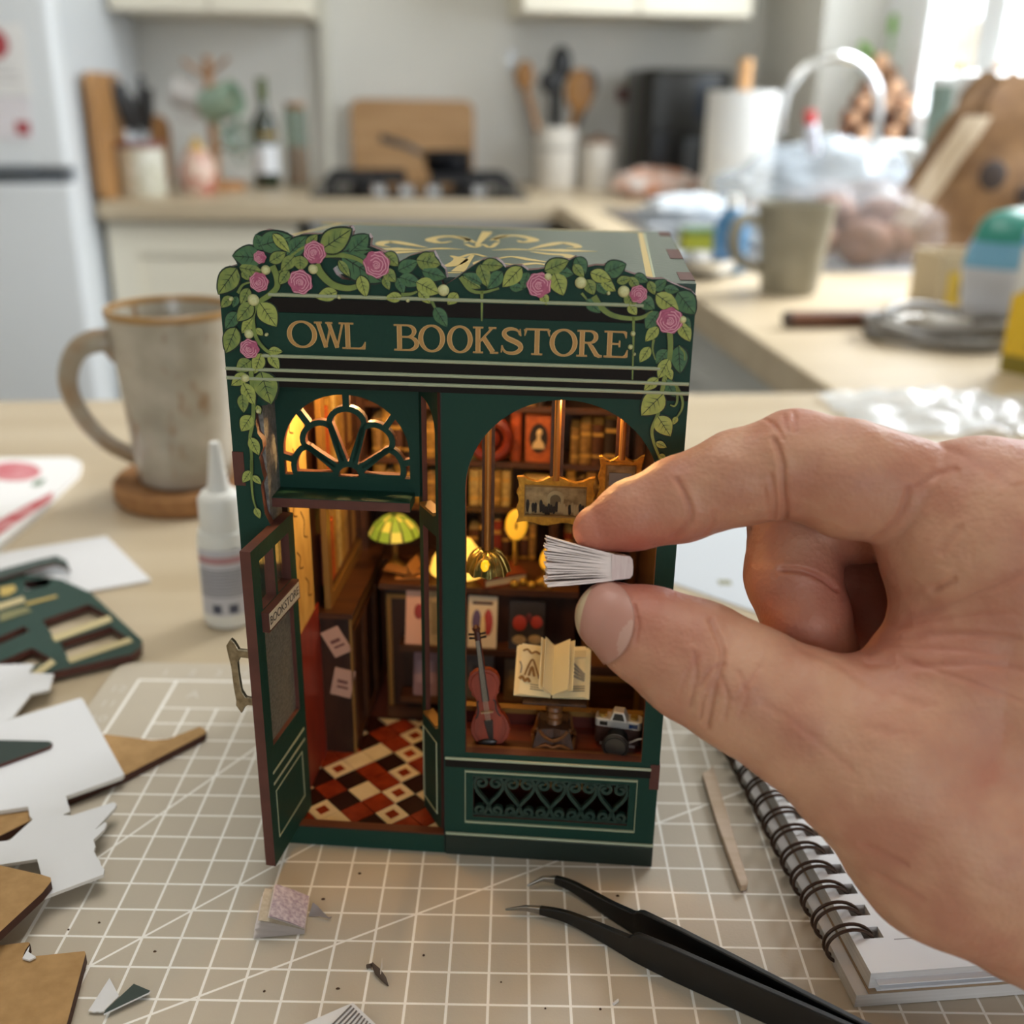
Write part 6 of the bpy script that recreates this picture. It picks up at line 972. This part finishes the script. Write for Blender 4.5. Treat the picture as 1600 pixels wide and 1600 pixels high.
# violin
t = inside('violin', 'miniature red-brown violin leaning at the left of the shop window', 'violin', -4.66, .62, 3.345); M_vio_ = mat('violin_red', '#96381c', .5, var=(3, .6), col2='#6e2a16', stretch=(2, 1, .3)); M_ebony = mat('ebony', '#1e1512', .35); TV = Matrix.Rotation(R(-10), 4, 'X') @ Matrix.Rotation(R(-9), 4, 'Y')
vo = [(0, 0), (.28, .03), (.47, .18), (.56, .42), (.53, .66), (.43, .86), (.33, .95), (.36, .99), (.30, 1.12), (.27, 1.3), (.30, 1.45), (.40, 1.56), (.37, 1.6), (.43, 1.72), (.45, 1.9), (.38, 2.1), (.22, 2.22), (.06, 2.25)]; vl = vo + [(-x, z) for x, z in vo[::-1]]; vl = [(x, z) for x, z in vl if True][:-1]
obj('body', MB().plate([vl], -.02, .26, T=TV), M_vio_, t, bevel=.05); obj('belly', MB().plate([[(x * .82, .1 + z * .92) for x, z in vl]], -.06, .0, T=TV), M_vio_, t, bevel=.03)
obj('fingerboard', MB().add([(-.1, -.12, 1.35), (.1, -.12, 1.35), (.1, -.06, 1.35), (-.1, -.06, 1.35), (-.065, -.05, 3.1), (.065, -.05, 3.1), (.065, .02, 3.1), (-.065, .02, 3.1)], [(0, 1, 2, 3), (4, 5, 6, 7), (0, 1, 5, 4), (1, 2, 6, 5), (2, 3, 7, 6), (3, 0, 4, 7)], T=TV), M_ebony, t); obj('neck', MB().tube([(0, .1, 2.2), (0, .06, 3.1)], .08, 8, T=TV), M_vio_, t)
obj('tailpiece', MB().add([(-.05, -.1, .12), (.05, -.1, .12), (.12, -.14, .78), (-.12, -.14, .78), (-.05, -.05, .12), (.05, -.05, .12), (.12, -.08, .78), (-.12, -.08, .78)], [(0, 1, 2, 3), (4, 5, 6, 7), (0, 1, 5, 4), (1, 2, 6, 5), (2, 3, 7, 6), (3, 0, 4, 7)], T=TV), M_ebony, t); obj('bridge', MB().box(-.17, -.18, 1.02, .17, -.05, 1.06, T=TV), mat('bridge_wood', '#b08a62', .5), t); obj('chin_rest', MB().ball((-.12, -.08, .12), (.28, .06, .12), 12, 6, T=TV), M_ebony, t)
for s_ in (1, -1): obj('f_hole', MB().stroke([(s_ * x, z) for x, z in smoothline([(.2, 1.36), (.26, 1.3), (.25, 1.1), (.30, .92), (.36, .86)], 3)], .04, -.068, -.058, T=TV), M_ebony, t)
for x in (-.06, -.02, .02, .06): obj('string', MB().tube([(x, -.14, .78), (x, -.19, 1.04), (x * .6, -.07, 3.12)], .008, 4, T=TV), mat('string_steel', '#b9b0a0', .3, .8), t)
sc_ = obj('scroll', MB().tube([(0, .05, 3.1), (0, .06, 3.35), (0, .0, 3.5), (0, -.08, 3.46), (0, -.06, 3.38)], [.09, .085, .07, .06, .04], 8, T=TV).ball((0, 0, 3.44), (.12, .08, .09), 10, 6, T=TV), mat('scroll_dark', '#4a1f13', .4), t)
for s_ in (1, -1):
    for z in (3.16, 3.27): obj('peg', MB().tube([(s_ * .06, .05, z), (s_ * .24, .05, z + .02)], [.025, .04], 6, T=TV), M_ebony, t)
# book stand with an open book
t = inside('book_stand', 'carved dark wooden pedestal stand in the middle of the shop window', 'stand', -2.95, 1.05, 3.345); M_car = mat('carved_wood', '#4a2a14', .6, var=(4, .7), col2='#28150a', bump=(5, .6))
def foot(u, v): a = 2 * math.pi * u; k = abs(math.cos(a)) ** 1; q = .56 / max(abs(math.cos(a)), abs(math.sin(a))); q *= (1 - .22 * math.cos(4 * a) ** 2 * 0 - .16 * (1 - abs(math.sin(2 * a)))) ; r = q * lerp(1.05, .78, v); return (r * math.cos(a), r * math.sin(a), .02 + .6 * v - .16 * (1 - abs(math.sin(2 * a))) * (1 - v) * 0)
obj('foot', MB().grid(foot, 48, 6).add([foot(i / 48, 1) for i in range(48)], [tuple(range(48))]).add([foot(i / 48, 0) for i in range(48)], [tuple(range(48))]), M_car, t, smooth=30)
for k in range(4): T = Matrix.Rotation(R(90 * k), 4, 'Z'); obj('carving', MB().tube(smoothline([(-.4, -.45, .6), (-.25, -.49, .42), (0, -.53, .32), (.25, -.49, .42), (.4, -.45, .6)], 4), .05, 6, T=T).tube(smoothline([(-.5, -.55, .05), (-.2, -.58, .2), (0, -.6, .13), (.2, -.58, .2), (.5, -.55, .05)], 4), .05, 6, T=T), mat('carving_gold', '#6d4420', .35), t)
obj('column', MB().lathe([(.28, .55), (.22, .62), (.19, .75), (.25, .85), (.19, .95), (.25, 1.05), (.2, 1.15), (.28, 1.3)], 18), wood('column_wood', '#8a5b30', '#5f3a1c', 5, .4, (1, 1, .6)), t); obj('top_board', MB().box(-.9, -.3, 1.28, .9, .5, 1.37), M_car, t, bevel=.03)
t = inside('open_book', 'open miniature book with cream illustrated pages on the pedestal stand', 'book', -3.05, .95, 4.78); TB = Matrix.Rotation(R(38), 4, 'X'); M_ob = mat('open_page', '#e6d6a8', .65); M_obe = mat('page_edges', '#d9cba3', .7)
def leafpg(x1, z1, h=1.62, th=.1, nm='page_block', m=M_ob, w0=.02): obj(nm, MB().add([(w0, 0, .0), (x1, 0, z1), (x1, h, z1), (w0, h, 0), (w0, 0, -th), (x1, 0, z1 - th), (x1, h, z1 - th), (w0, h, -th)], [(0, 1, 2, 3), (4, 5, 6, 7), (0, 1, 5, 4), (1, 2, 6, 5), (2, 3, 7, 6), (3, 0, 4, 7)], T=TB), m, t)
for s_ in (1, -1):
    for i in range(4): leafpg(s_ * (1.06 - .05 * i), .06 + .05 * i, 1.5 + .02 * (i % 2), .035, 'page', M_ob, s_ * .02)
for ang, ln_ in ((62, .95), (104, .98), (112, .95), (50, .9)): a = R(ang); obj('raised_leaf', MB().add([(0, 0, .2), (math.cos(a) * ln_, 0, .2 + math.sin(a) * ln_ * .62), (math.cos(a) * ln_, 1.5, .2 + math.sin(a) * ln_ * .62), (0, 1.5, .2), (.02, 0, .2), (math.cos(a) * ln_ + .02, 0, .2 + math.sin(a) * ln_ * .62), (math.cos(a) * ln_ + .02, 1.5, .2 + math.sin(a) * ln_ * .62), (.02, 1.5, .2)], [(0, 1, 2, 3), (4, 7, 6, 5), (0, 4, 5, 1), (1, 5, 6, 2), (2, 6, 7, 3)], T=TB), M_ob, t)
M_il = mat('sepia_ink', '#8a6432', .7); M_il2 = mat('grey_ink', '#8b8576', .7)
def page_ink(nm, pts, w, m, side): obj(nm, MB().stroke(pts, w, 0, .012, 'z', T=TB @ Matrix.Translation((side * .02, 0, .05 if side > 0 else .05)) @ Matrix.Rotation(-side * .215, 4, 'Y')), m, t)
page_ink('arch_drawing', smoothline([(-.78, .55), (-.70, .8), (-.58, 1.05), (-.46, .8), (-.36, .5)], 4), .05, M_il, -1); page_ink('arch_drawing', smoothline([(-.66, .55), (-.58, .82), (-.50, .55)], 4), .07, M_il, -1); page_ink('title_drawing', smoothline([(-.86, 1.28), (-.74, 1.34), (-.62, 1.24), (-.5, 1.3), (-.36, 1.24)], 3), .05, M_il, -1)
page_ink('leaf_drawing', smoothline([(-.92, .42), (-.84, .5), (-.76, .38), (-.68, .46), (-.62, .36)], 3), .08, M_il, -1); page_ink('plant_drawing', smoothline([(-.9, .6), (-.88, .8), (-.94, .95)], 3), .04, M_il2, -1)
for k in range(3): page_ink('text_line', [(-.6, .3 - k * .07), (-.14, .3 - k * .07)], .022, M_il2, -1); page_ink('text_line', [(.3, .3 - k * .07), (.92, .3 - k * .07)], .022, M_il2, 1)
for k in range(4): page_ink('hill_drawing', smoothline([(.4, .48 + k * .1), (.55, .62 + k * .12), (.7, .56 + k * .1), (.9, .46 + k * .06)], 3), .06, M_il2, 1)
page_ink('sky_drawing', [(.3, 1.28), (.92, 1.28)], .2, mat('pale_wash', '#cbbb90', .7), 1)
# camera in the window
t = inside('toy_camera', 'miniature silver and brown film camera at the right of the window', 'camera', -1.13, 1.0, 3.345, R(-8)); M_cs = mat('camera_silver', '#c9c6c0', .3, .5); M_cb = mat('camera_leather', '#3b1e14', .5, bump=(10, .4))
obj('body', MB().rbox(-.66, -.14, .12, .66, .26, .62, .1), M_cb, t); obj('top_cover', MB().rbox(-.66, -.15, .62, .66, .27, .88, .1), M_cs, t, bevel=.02); obj('prism', MB().add([(-.26, -.2, .86), (.26, -.2, .86), (.26, .22, .86), (-.26, .22, .86), (-.15, -.16, 1.14), (.15, -.16, 1.14), (.15, .18, 1.14), (-.15, .18, 1.14)], [(0, 1, 5, 4), (1, 2, 6, 5), (2, 3, 7, 6), (3, 0, 4, 7), (4, 5, 6, 7)]), M_cs, t, bevel=.03)
obj('prism_window', MB().add([(-.17, -.205, .9), (.17, -.205, .9), (.11, -.18, 1.1), (-.11, -.18, 1.1)], [(0, 1, 2, 3)]), mat('camera_dark', '#15130f', .2), t); obj('viewfinder', MB().box(-.52, -.17, .68, -.3, -.14, .8), mat('camera_dark', '', .2), t); obj('blue_window', MB().box(.3, -.17, .68, .55, -.14, .8), mat('blue_lens', '#22365f', .1), t)
TL = Matrix.Translation((.0, -.14, .34)) @ Matrix.Rotation(R(90), 4, 'X'); obj('lens', MB().lathe([(.3, 0), (.3, .28), (.36, .30), (.36, .52), (.29, .54), (.27, .4), (0, .36)], 28, T=TL), mat('lens_black', '#0a0909', .6, spec=.2), t); obj('lens_ring', MB().lathe([(.37, .44), (.385, .5), (.33, .56), (.31, .53)], 28, T=TL), mat('lens_rim', '#4d4a45', .3, .7), t)
obj('dial', MB().lathe([(.13, .88), (.13, .98), (0, .98)], 14, c=(-.46, .05, 0)).lathe([(.11, .88), (.11, .96), (0, .96)], 14, c=(.42, .05, 0)), M_brass, t); obj('foot', MB().box(-.5, -.1, 0, -.3, .2, .12).box(.3, -.1, 0, .5, .2, .12), M_cs, t); obj('strap_lug', MB().tube([(.35, -.3, .3), (.6, -.34, .48), (.75, -.3, .5)], .03, 6), M_cs, t)
# ------------------------------------------------------------------ the hand: one continuous body, polygonised from a distance field
def hp(px, py, d): return CAMP + ray(px, py) * d
def rr(p, d): return p * d / FOC
# chains of (x, y, depth, radius) along each finger, radius in the photograph's scale
CH = {
 'index': [(936, 826, 24.55, 40), (985, 806, 24.45, 56), (1065, 779, 24.3, 67), (1150, 748, 24.05, 74), (1240, 726, 23.8, 84), (1325, 748, 23.5, 92), (1410, 768, 23.4, 88)],
 'thumb': [(957, 964, 24.25, 56), (1010, 992, 24.0, 74), (1083, 1031, 23.7, 93), (1165, 1076, 23.3, 99), (1262, 1126, 23.0, 110), (1370, 1180, 22.9, 144)],
 'middle': [(1420, 790, 25.2, 86), (1250, 808, 26.0, 80), (1238, 900, 25.6, 73), (1262, 975, 25.2, 68), (1285, 1012, 25.0, 56)],
 'ring': [(1470, 810, 26.2, 78), (1365, 822, 26.9, 66), (1338, 915, 26.7, 62), (1368, 985, 26.3, 56), (1400, 1030, 25.9, 48)],
 'little': [(1510, 850, 27.2, 66), (1440, 860, 27.7, 54), (1402, 930, 27.6, 50), (1410, 985, 27.2, 46), (1440, 1030, 26.8, 42)],
 'palm_a': [(1500, 800, 23.3, 112), (1560, 862, 23.3, 178), (1700, 890, 23.2, 206), (1950, 960, 23, 212)],
 'palm_b': [(1370, 1180, 22.9, 146), (1500, 1290, 22.9, 182), (1660, 1350, 22.9, 194), (1950, 1420, 22.9, 200)],
 'palm_c': [(1500, 1080, 23.1, 150), (1680, 1110, 23.1, 220), (1950, 1190, 23, 235)],
 'palm_back': [(1450, 800, 25.0, 100), (1560, 900, 25.6, 150), (1540, 900, 26.8, 110), (1700, 1040, 25.2, 200)],
 'web': [(1408, 838, 23.3, 42), (1446, 872, 23.2, 56), (1490, 930, 23.2, 84)],
}
lo3 = np.array([hp(870, 1560, 25)[0], 0, 0])
def seg_sdf(P, a, b, ra, rb):
    ab = b - a; t = np.clip(((P - a) @ ab) / (ab @ ab), 0, 1); return np.linalg.norm(P - a - t[..., None] * ab, axis=-1) - (ra + (rb - ra) * t)
def smin(a, b, k): h = np.clip(.5 + .5 * (b - a) / k, 0, 1); return b * (1 - h) + a * h - k * h * (1 - h)
CH3 = {n: [(hp(x, y, d), rr(r, d)) for x, y, d, r in c] for n, c in CH.items()}
def chain(P, n, k=.12):
    c = CH3[n]; d = None
    for (a, ra), (b, rb) in zip(c[:-1], c[1:]): s = seg_sdf(P, a, b, ra, rb); d = s if d is None else smin(d, s, k)
    return d
def hand_sdf(P):
    d = chain(P, 'palm_a', .4)
    for n, k in (('palm_b', .7), ('palm_c', .8), ('palm_back', .6), ('web', .28)): d = smin(d, chain(P, n, .4), k)
    d = smin(d, chain(P, 'index', .16), .10); d = smin(d, chain(P, 'thumb', .3), .45)
    f = chain(P, 'middle', .15); f = smin(f, chain(P, 'ring', .15), .05); f = smin(f, chain(P, 'little', .15), .05); return smin(d, f, .10)
def nets(sdf, lo, hi, h, bs=14):
    """surface nets on a regular grid; only blocks near the surface are sampled finely"""
    n = (np.ceil((hi - lo) / h / bs).astype(int)) * bs; D = np.empty(n, np.float32); nb = n // bs; o_ = np.stack(np.meshgrid(*[np.arange(bs)] * 3, indexing='ij'), -1) * h
    cen = lo + h * (np.stack(np.meshgrid(*[np.arange(k) * bs for k in nb], indexing='ij'), -1) + (bs - 1) / 2); dc = sdf(cen); R_ = h * bs * .87 * 1.25
    for i, j, k in np.ndindex(*nb):
        q = (slice(i * bs, i * bs + bs), slice(j * bs, j * bs + bs), slice(k * bs, k * bs + bs))
        D[q] = sdf(lo + h * bs * np.array([i, j, k]) + o_) if abs(dc[i, j, k]) < R_ + .25 else dc[i, j, k]
    s = D < 0; c = [(i, j, k) for i in (0, 1) for j in (0, 1) for k in (0, 1)]; sl = lambda o: tuple(slice(o[a], n[a] - 1 + o[a]) for a in range(3)); cnt = sum(s[sl(o)].astype(np.int8) for o in c); act = (cnt > 0) & (cnt < 8); idx = -np.ones(act.shape, np.int64); A = np.argwhere(act); idx[act] = np.arange(len(A))
    V = np.zeros((len(A), 3)); C_ = np.zeros(len(A)); at_ = lambda o: (A[:, 0] + o[0], A[:, 1] + o[1], A[:, 2] + o[2])
    for a in range(8):
        for b in range(a + 1, 8):
            oa, ob = c[a], c[b]
            if sum(abs(oa[i] - ob[i]) for i in range(3)) != 1: continue
            da, db = D[at_(oa)].astype(float), D[at_(ob)].astype(float); m = (da < 0) != (db < 0); t = np.where(m, da / np.where(m, da - db, 1), 0)
            for i in range(3): V[:, i] += np.where(m, oa[i] + (ob[i] - oa[i]) * t, 0)
            C_ += m
    V = lo + h * (A + V / C_[:, None]); F = []
    for a in range(3):
        b, c2 = (a + 1) % 3, (a + 2) % 3; s0 = [slice(None)] * 3; s1 = [slice(None)] * 3; s0[a] = slice(0, n[a] - 1); s1[a] = slice(1, n[a]); s0, s1 = tuple(s0), tuple(s1); X = s[s0] != s[s1]; E_ = np.argwhere(X); E_ = E_[(E_[:, b] > 0) & (E_[:, c2] > 0) & (E_[:, b] < n[b] - 1) & (E_[:, c2] < n[c2] - 1)]; fl_ = s[s0][tuple(E_.T)]
        def at2(db, dc): q = E_.copy(); q[:, b] += db; q[:, c2] += dc; return idx[tuple(q.T)]
        Q = np.stack([at2(-1, -1), at2(0, -1), at2(0, 0), at2(-1, 0)], 1); Q[~fl_] = Q[~fl_][:, ::-1]; F.append(Q)
    return V, np.concatenate(F)
corners = np.array([hp(x, y, d) for x in (875, 1800) for y in (600, 1640) for d in (20.6, 28.6)]); lo_, hi_ = corners.min(0), corners.max(0); lo_ = np.array([hp(875, 900, 24.3)[0] - .1, CAMP[1] + 14.2, 0.2]); hi_ = np.array([hp(1790, 900, 23)[0], CAMP[1] + 30.0, 16.6])
HV, HF = nets(hand_sdf, lo_, hi_, .052)
def hand_normals(P, e=.03):
    g = np.stack([hand_sdf(P + np.eye(3)[i] * e) - hand_sdf(P - np.eye(3)[i] * e) for i in range(3)], -1); return g / np.maximum(np.linalg.norm(g, axis=-1, keepdims=True), 1e-9)
HN = hand_normals(HV); d0 = hand_sdf(HV); HV = HV - HN * d0[:, None]
# creases and folds: grooves cut along lines that run round the finger joints
CR = [([(1050, 838), (1062, 826), (1072, 805), (1064, 778), (1052, 752)], 24.0, .06, 4.5), ([(1100, 832), (1108, 815), (1106, 800)], 23.9, .025, 3.5), ([(1205, 690), (1213, 730), (1217, 770), (1232, 814)], 23.2, .07, 4.5), ([(1197, 745), (1205, 775), (1212, 806)], 23.2, .04, 4), ([(1190, 765), (1196, 785), (1206, 804)], 23.2, .025, 3), ([(1195, 650), (1205, 668), (1212, 690)], 23.4, .035, 3.5), ([(1238, 645), (1234, 660), (1231, 678)], 23.4, .03, 3.5), ([(1222, 648), (1219, 662), (1220, 676)], 23.4, .018, 3),
 ([(1400, 766), (1396, 790), (1386, 815), (1368, 838)], 22.9, .05, 5), ([(1480, 878), (1492, 862), (1500, 848), (1526, 800), (1548, 765)], 22.6, .06, 6), ([(1434, 915), (1460, 895), (1480, 878)], 22.8, .06, 5), ([(1420, 762), (1445, 745), (1472, 735)], 22.7, .03, 5), ([(1440, 860), (1452, 840), (1462, 825)], 22.7, .03, 5), ([(1468, 865), (1480, 845), (1484, 826)], 22.7, .03, 4), ([(1215, 888), (1245, 890), (1275, 902), (1298, 918)], 25.0, .075, 4.5),
 ([(1098, 1128), (1102, 1080), (1112, 1045), (1120, 1012), (1108, 968)], 22.9, .06, 4.5), ([(1072, 1095), (1080, 1050), (1078, 1015)], 22.9, .035, 3.5), ([(1058, 1075), (1066, 1045), (1084, 1020)], 22.9, .02, 3), ([(1120, 1110), (1124, 1080), (1116, 1050)], 22.9, .03, 3.5), ([(1088, 1112), (1092, 1080), (1104, 1055)], 22.9, .03, 3), ([(1084, 1065), (1100, 1040), (1120, 1030)], 22.9, .025, 3), ([(1132, 1085), (1150, 1060), (1172, 1030)], 22.9, .02, 3), ([(1140, 1040), (1150, 1075), (1140, 1105)], 22.9, .02, 3.5), ([(990, 1002), (994, 970), (990, 945)], 23.3, .03, 3),
 ([(1372, 1028), (1420, 1000), (1490, 985), (1560, 990)], 22.0, .035, 5), ([(1362, 1040), (1440, 1035), (1520, 1030), (1600, 1045)], 22.0, .03, 5), ([(1390, 1005), (1450, 960), (1520, 910), (1580, 880)], 22.0, .03, 6), ([(1400, 1016), (1470, 1010), (1540, 1016)], 22.0, .018, 3.5), ([(1420, 985), (1490, 960), (1550, 950)], 22.0, .018, 3.5), ([(1410, 1030), (1500, 1060), (1580, 1090)], 22.0, .018, 4), ([(1330, 1300), (1380, 1318), (1440, 1330)], 22.3, .04, 5), ([(1350, 1345), (1410, 1370), (1470, 1378)], 22.3, .03, 5), ([(1480, 700), (1500, 720), (1530, 760), (1560, 830)], 22.6, .02, 8), ([(1250, 1010), (1300, 1034), (1350, 1066), (1420, 1090)], 22.5, .02, 7), ([(1180, 1090), (1230, 1120), (1300, 1180)], 22.4, .012, 6), ([(1330, 1120), (1390, 1140), (1440, 1190)], 22.3, .015, 7), ([(1540, 1120), (1500, 1200), (1510, 1290)], 22.0, .015, 9)]
def seg_dist(P, line): 
    out = np.full(len(P), 1e9)
    for a, b in zip(line[:-1], line[1:]): ab = b - a; t = np.clip(((P - a) @ ab) / (ab @ ab), 0, 1); v = P - a - t[:, None] * ab; v = v - np.outer(v @ FWD, FWD); out = np.minimum(out, np.linalg.norm(v, axis=1))
    return out
view = (HV - CAMP); view /= np.linalg.norm(view, axis=1, keepdims=True); face = np.clip(-(HN * view).sum(1), 0, 1); disp = np.zeros(len(HV)); red = np.zeros(len(HV))
for pts, d, amp, w in CR:
    L3 = [hp(x, y, d) for x, y in [p[:2] for p in smoothline(pts, 4)]]; q = seg_dist(HV, L3); ok = (np.abs((HV - L3[len(L3) // 2]) @ FWD) < 1.3) * np.minimum(1, face * 2.5); wc_ = rr(w, d); g = np.exp(-(q / wc_) ** 2) - .35 * np.exp(-(q / (wc_ * 2.6)) ** 2); disp += amp * 1.7 * g * ok; red += .14 * np.exp(-(q / (wc_ * 1.6)) ** 2) * ok
for j, v in enumerate(HV[:0]): pass
ns = np.array([mnoise.noise(Vector(p) * 1.1) * .035 + mnoise.noise(Vector(p) * 2.7) * .014 for p in HV]); HV = HV - HN * (disp - ns)[:, None]
for (x, y, d, r, a) in [(930, 830, 24.3, 90, .55), (1010, 860, 24.2, 70, .35), (945, 960, 23.9, 95, .3), (1060, 900, 24, 90, .3), (1600, 700, 22.8, 60, .5), (1240, 660, 23.4, 70, .25), (1260, 980, 25, 110, .5), (1390, 960, 26.5, 140, .8), (1160, 830, 24.6, 70, .2), (1480, 1090, 22.0, 130, .15)]: red += a * np.exp(-np.sum((HV - hp(x, y, d)) ** 2, 1) / rr(r, d) ** 2)
hc = hp(1300, 1000, 23.8); hand = thing('person', 'bare right hand of a person pinching a tiny book in front of the shop window', 'person', hc)
me = bpy.data.meshes.new('hand'); me.from_pydata(((HV - hc) * CM).tolist(), [], HF.tolist()); me.polygons.foreach_set('use_smooth', [True] * len(me.polygons)); at = me.attributes.new('redness', 'FLOAT', 'POINT'); at.data.foreach_set('value', np.clip(red, 0, 1).astype(np.float32))
def skin_mat():
    m = mat('skin', '#c08c70', .5, sss=(.22, (1.0, .35, .2), .006), spec=.4); nt = m.node_tree; b = nt.nodes['Principled BSDF']; tc = nt.nodes.new('ShaderNodeTexCoord'); n1 = nt.nodes.new('ShaderNodeTexNoise'); n1.inputs['Scale'].default_value = 60; n1.inputs['Detail'].default_value = 4; nt.links.new(tc.outputs['Object'], n1.inputs[0]); a = nt.nodes.new('ShaderNodeAttribute'); a.attribute_name = 'redness'
    m1 = nt.nodes.new('ShaderNodeMix'); m1.data_type = 'RGBA'; m1.inputs['A'].default_value = lin('#c69679'); m1.inputs['B'].default_value = lin('#b67e66'); r1 = nt.nodes.new('ShaderNodeMapRange'); r1.inputs['From Min'].default_value = .38; r1.inputs['From Max'].default_value = .62; nt.links.new(n1.outputs['Fac'], r1.inputs['Value']); nt.links.new(r1.outputs[0], m1.inputs['Factor'])
    m2 = nt.nodes.new('ShaderNodeMix'); m2.data_type = 'RGBA'; nt.links.new(m1.outputs['Result'], m2.inputs['A']); m2.inputs['B'].default_value = lin('#b3604f'); nt.links.new(a.outputs['Fac'], m2.inputs['Factor']); nt.links.new(m2.outputs['Result'], b.inputs['Base Color'])
    v = nt.nodes.new('ShaderNodeTexVoronoi'); v.inputs['Scale'].default_value = 900; nt.links.new(tc.outputs['Object'], v.inputs['Vector']); n2 = nt.nodes.new('ShaderNodeTexNoise'); n2.inputs['Scale'].default_value = 320; n2.inputs['Detail'].default_value = 6; nt.links.new(tc.outputs['Object'], n2.inputs[0]); ad = nt.nodes.new('ShaderNodeMath'); ad.operation = 'MULTIPLY_ADD'; ad.inputs[1].default_value = .5; nt.links.new(v.outputs['Distance'], ad.inputs[0]); nt.links.new(n2.outputs['Fac'], ad.inputs[2]); bp = nt.nodes.new('ShaderNodeBump'); bp.inputs['Strength'].default_value = .42; bp.inputs['Distance'].default_value = .0005; mp = nt.nodes.new('ShaderNodeMapping'); mp.inputs['Rotation'].default_value = (0, R(35), 0); mp.inputs['Scale'].default_value = (90, 300, 520); nt.links.new(tc.outputs['Object'], mp.inputs[0]); n3 = nt.nodes.new('ShaderNodeTexNoise'); n3.inputs['Scale'].default_value = 1.0; n3.inputs['Detail'].default_value = 5; nt.links.new(mp.outputs[0], n3.inputs[0]); a2 = nt.nodes.new('ShaderNodeMath'); a2.operation = 'MULTIPLY_ADD'; a2.inputs[1].default_value = .9; nt.links.new(n3.outputs['Fac'], a2.inputs[0]); nt.links.new(ad.outputs[0], a2.inputs[2]); nt.links.new(a2.outputs[0], bp.inputs['Height']); nt.links.new(bp.outputs[0], b.inputs['Normal']); return m
me.materials.append(skin_mat()); ho = bpy.data.objects.new('hand', me); COL.objects.link(ho); ho.parent = hand
# thumb nail: a curved plate laid on the thumb's surface
def on_hand(X, Y, lift):
    v = np.stack([ray(x, y) for x, y in zip(X, Y)]); v /= np.linalg.norm(v, axis=1, keepdims=True); t = np.full(len(v), 20.0); bd = np.full(len(v), 9.0); bp_ = CAMP + v * 22
    for _ in range(60):
        p = CAMP + v * t[:, None]; d = hand_sdf(p); m = d < bd; bd[m] = d[m]; bp_[m] = p[m]; t = np.where((d < .002) | (t > 27), t, t + np.maximum(d * .8, .002))
    for _ in range(3): bp_ = bp_ - hand_normals(bp_) * hand_sdf(bp_)[:, None]
    return bp_ + hand_normals(bp_) * lift[:, None] - hc
NC, NA, NB_, NR = (944, 974), 52, 62, R(28)
def nailpx(u, v):
    a, b = (u - .5) * 2, (v - .5) * 2; k = math.sqrt(max(0, 1 - .5 * b * b)); q = math.sqrt(max(0, 1 - .5 * a * a)); x, y = a * k * NA, b * q * NB_; return NC[0] + x * math.cos(-NR) - y * math.sin(NR) * .35, NC[1] + x * math.sin(NR) * .35 + y
M_nail = mat('nail', '#bb8878', .42, sss=(.2, (1, .4, .3), .003)); M_tipn = mat('nail_edge', '#cdb896', .45); M_lun = mat('nail_moon', '#c49a8a', .45)
nv_ = 30; UV = [(i / nv_, j / nv_) for j in range(nv_ + 1) for i in range(nv_ + 1)]; PX = [nailpx(u, v) for u, v in UV]
Q_ = on_hand([p[0] for p in PX], [p[1] for p in PX], np.array([.035 + .03 * (1 - (2 * u - 1) ** 2) * (1 - (2 * v - 1) ** 2) for u, v in UV])); G = [[tuple(Q_[j * (nv_ + 1) + i]) for i in range(nv_ + 1)] for j in range(nv_ + 1)]
mb = MB(); vs = [p for row in G for p in row]; W_ = nv_ + 1
for j in range(nv_):
    for i in range(nv_): mb.add([vs[j * W_ + i], vs[j * W_ + i + 1], vs[(j + 1) * W_ + i + 1], vs[(j + 1) * W_ + i]], [(0, 1, 2, 3)], 1 if i < 4 - 2 * abs(j / nv_ - .5) else (2 if i > nv_ - 6.5 + ((j - 19.5) / 3.6) ** 2 * .8 else 0))
rim_ = [G[0][i] for i in range(W_)] + [G[j][nv_] for j in range(1, W_)] + [G[nv_][i] for i in range(nv_ - 1, -1, -1)] + [G[j][0] for j in range(nv_ - 1, 0, -1)]
mb.tube(rim_, .012, 5, 0, closed=True)
nl = obj('thumb_nail', mb, [M_nail, M_tipn, M_lun], hand, smooth=80)

# printed characters become plain meshes
dg_ = bpy.context.evaluated_depsgraph_get(); dg_.update()
for o_ in TXT:
    me_ = bpy.data.meshes.new_from_object(o_.evaluated_get(dg_)); n_ = bpy.data.objects.new('glyph', me_); COL.objects.link(n_); n_.parent = o_.parent; n_.matrix_basis = o_.matrix_basis.copy(); nm_ = o_.name.split('.')[0]
    if not me_.materials: me_.materials.append(o_.data.materials[0])
    bpy.data.objects.remove(o_); n_.name = nm_
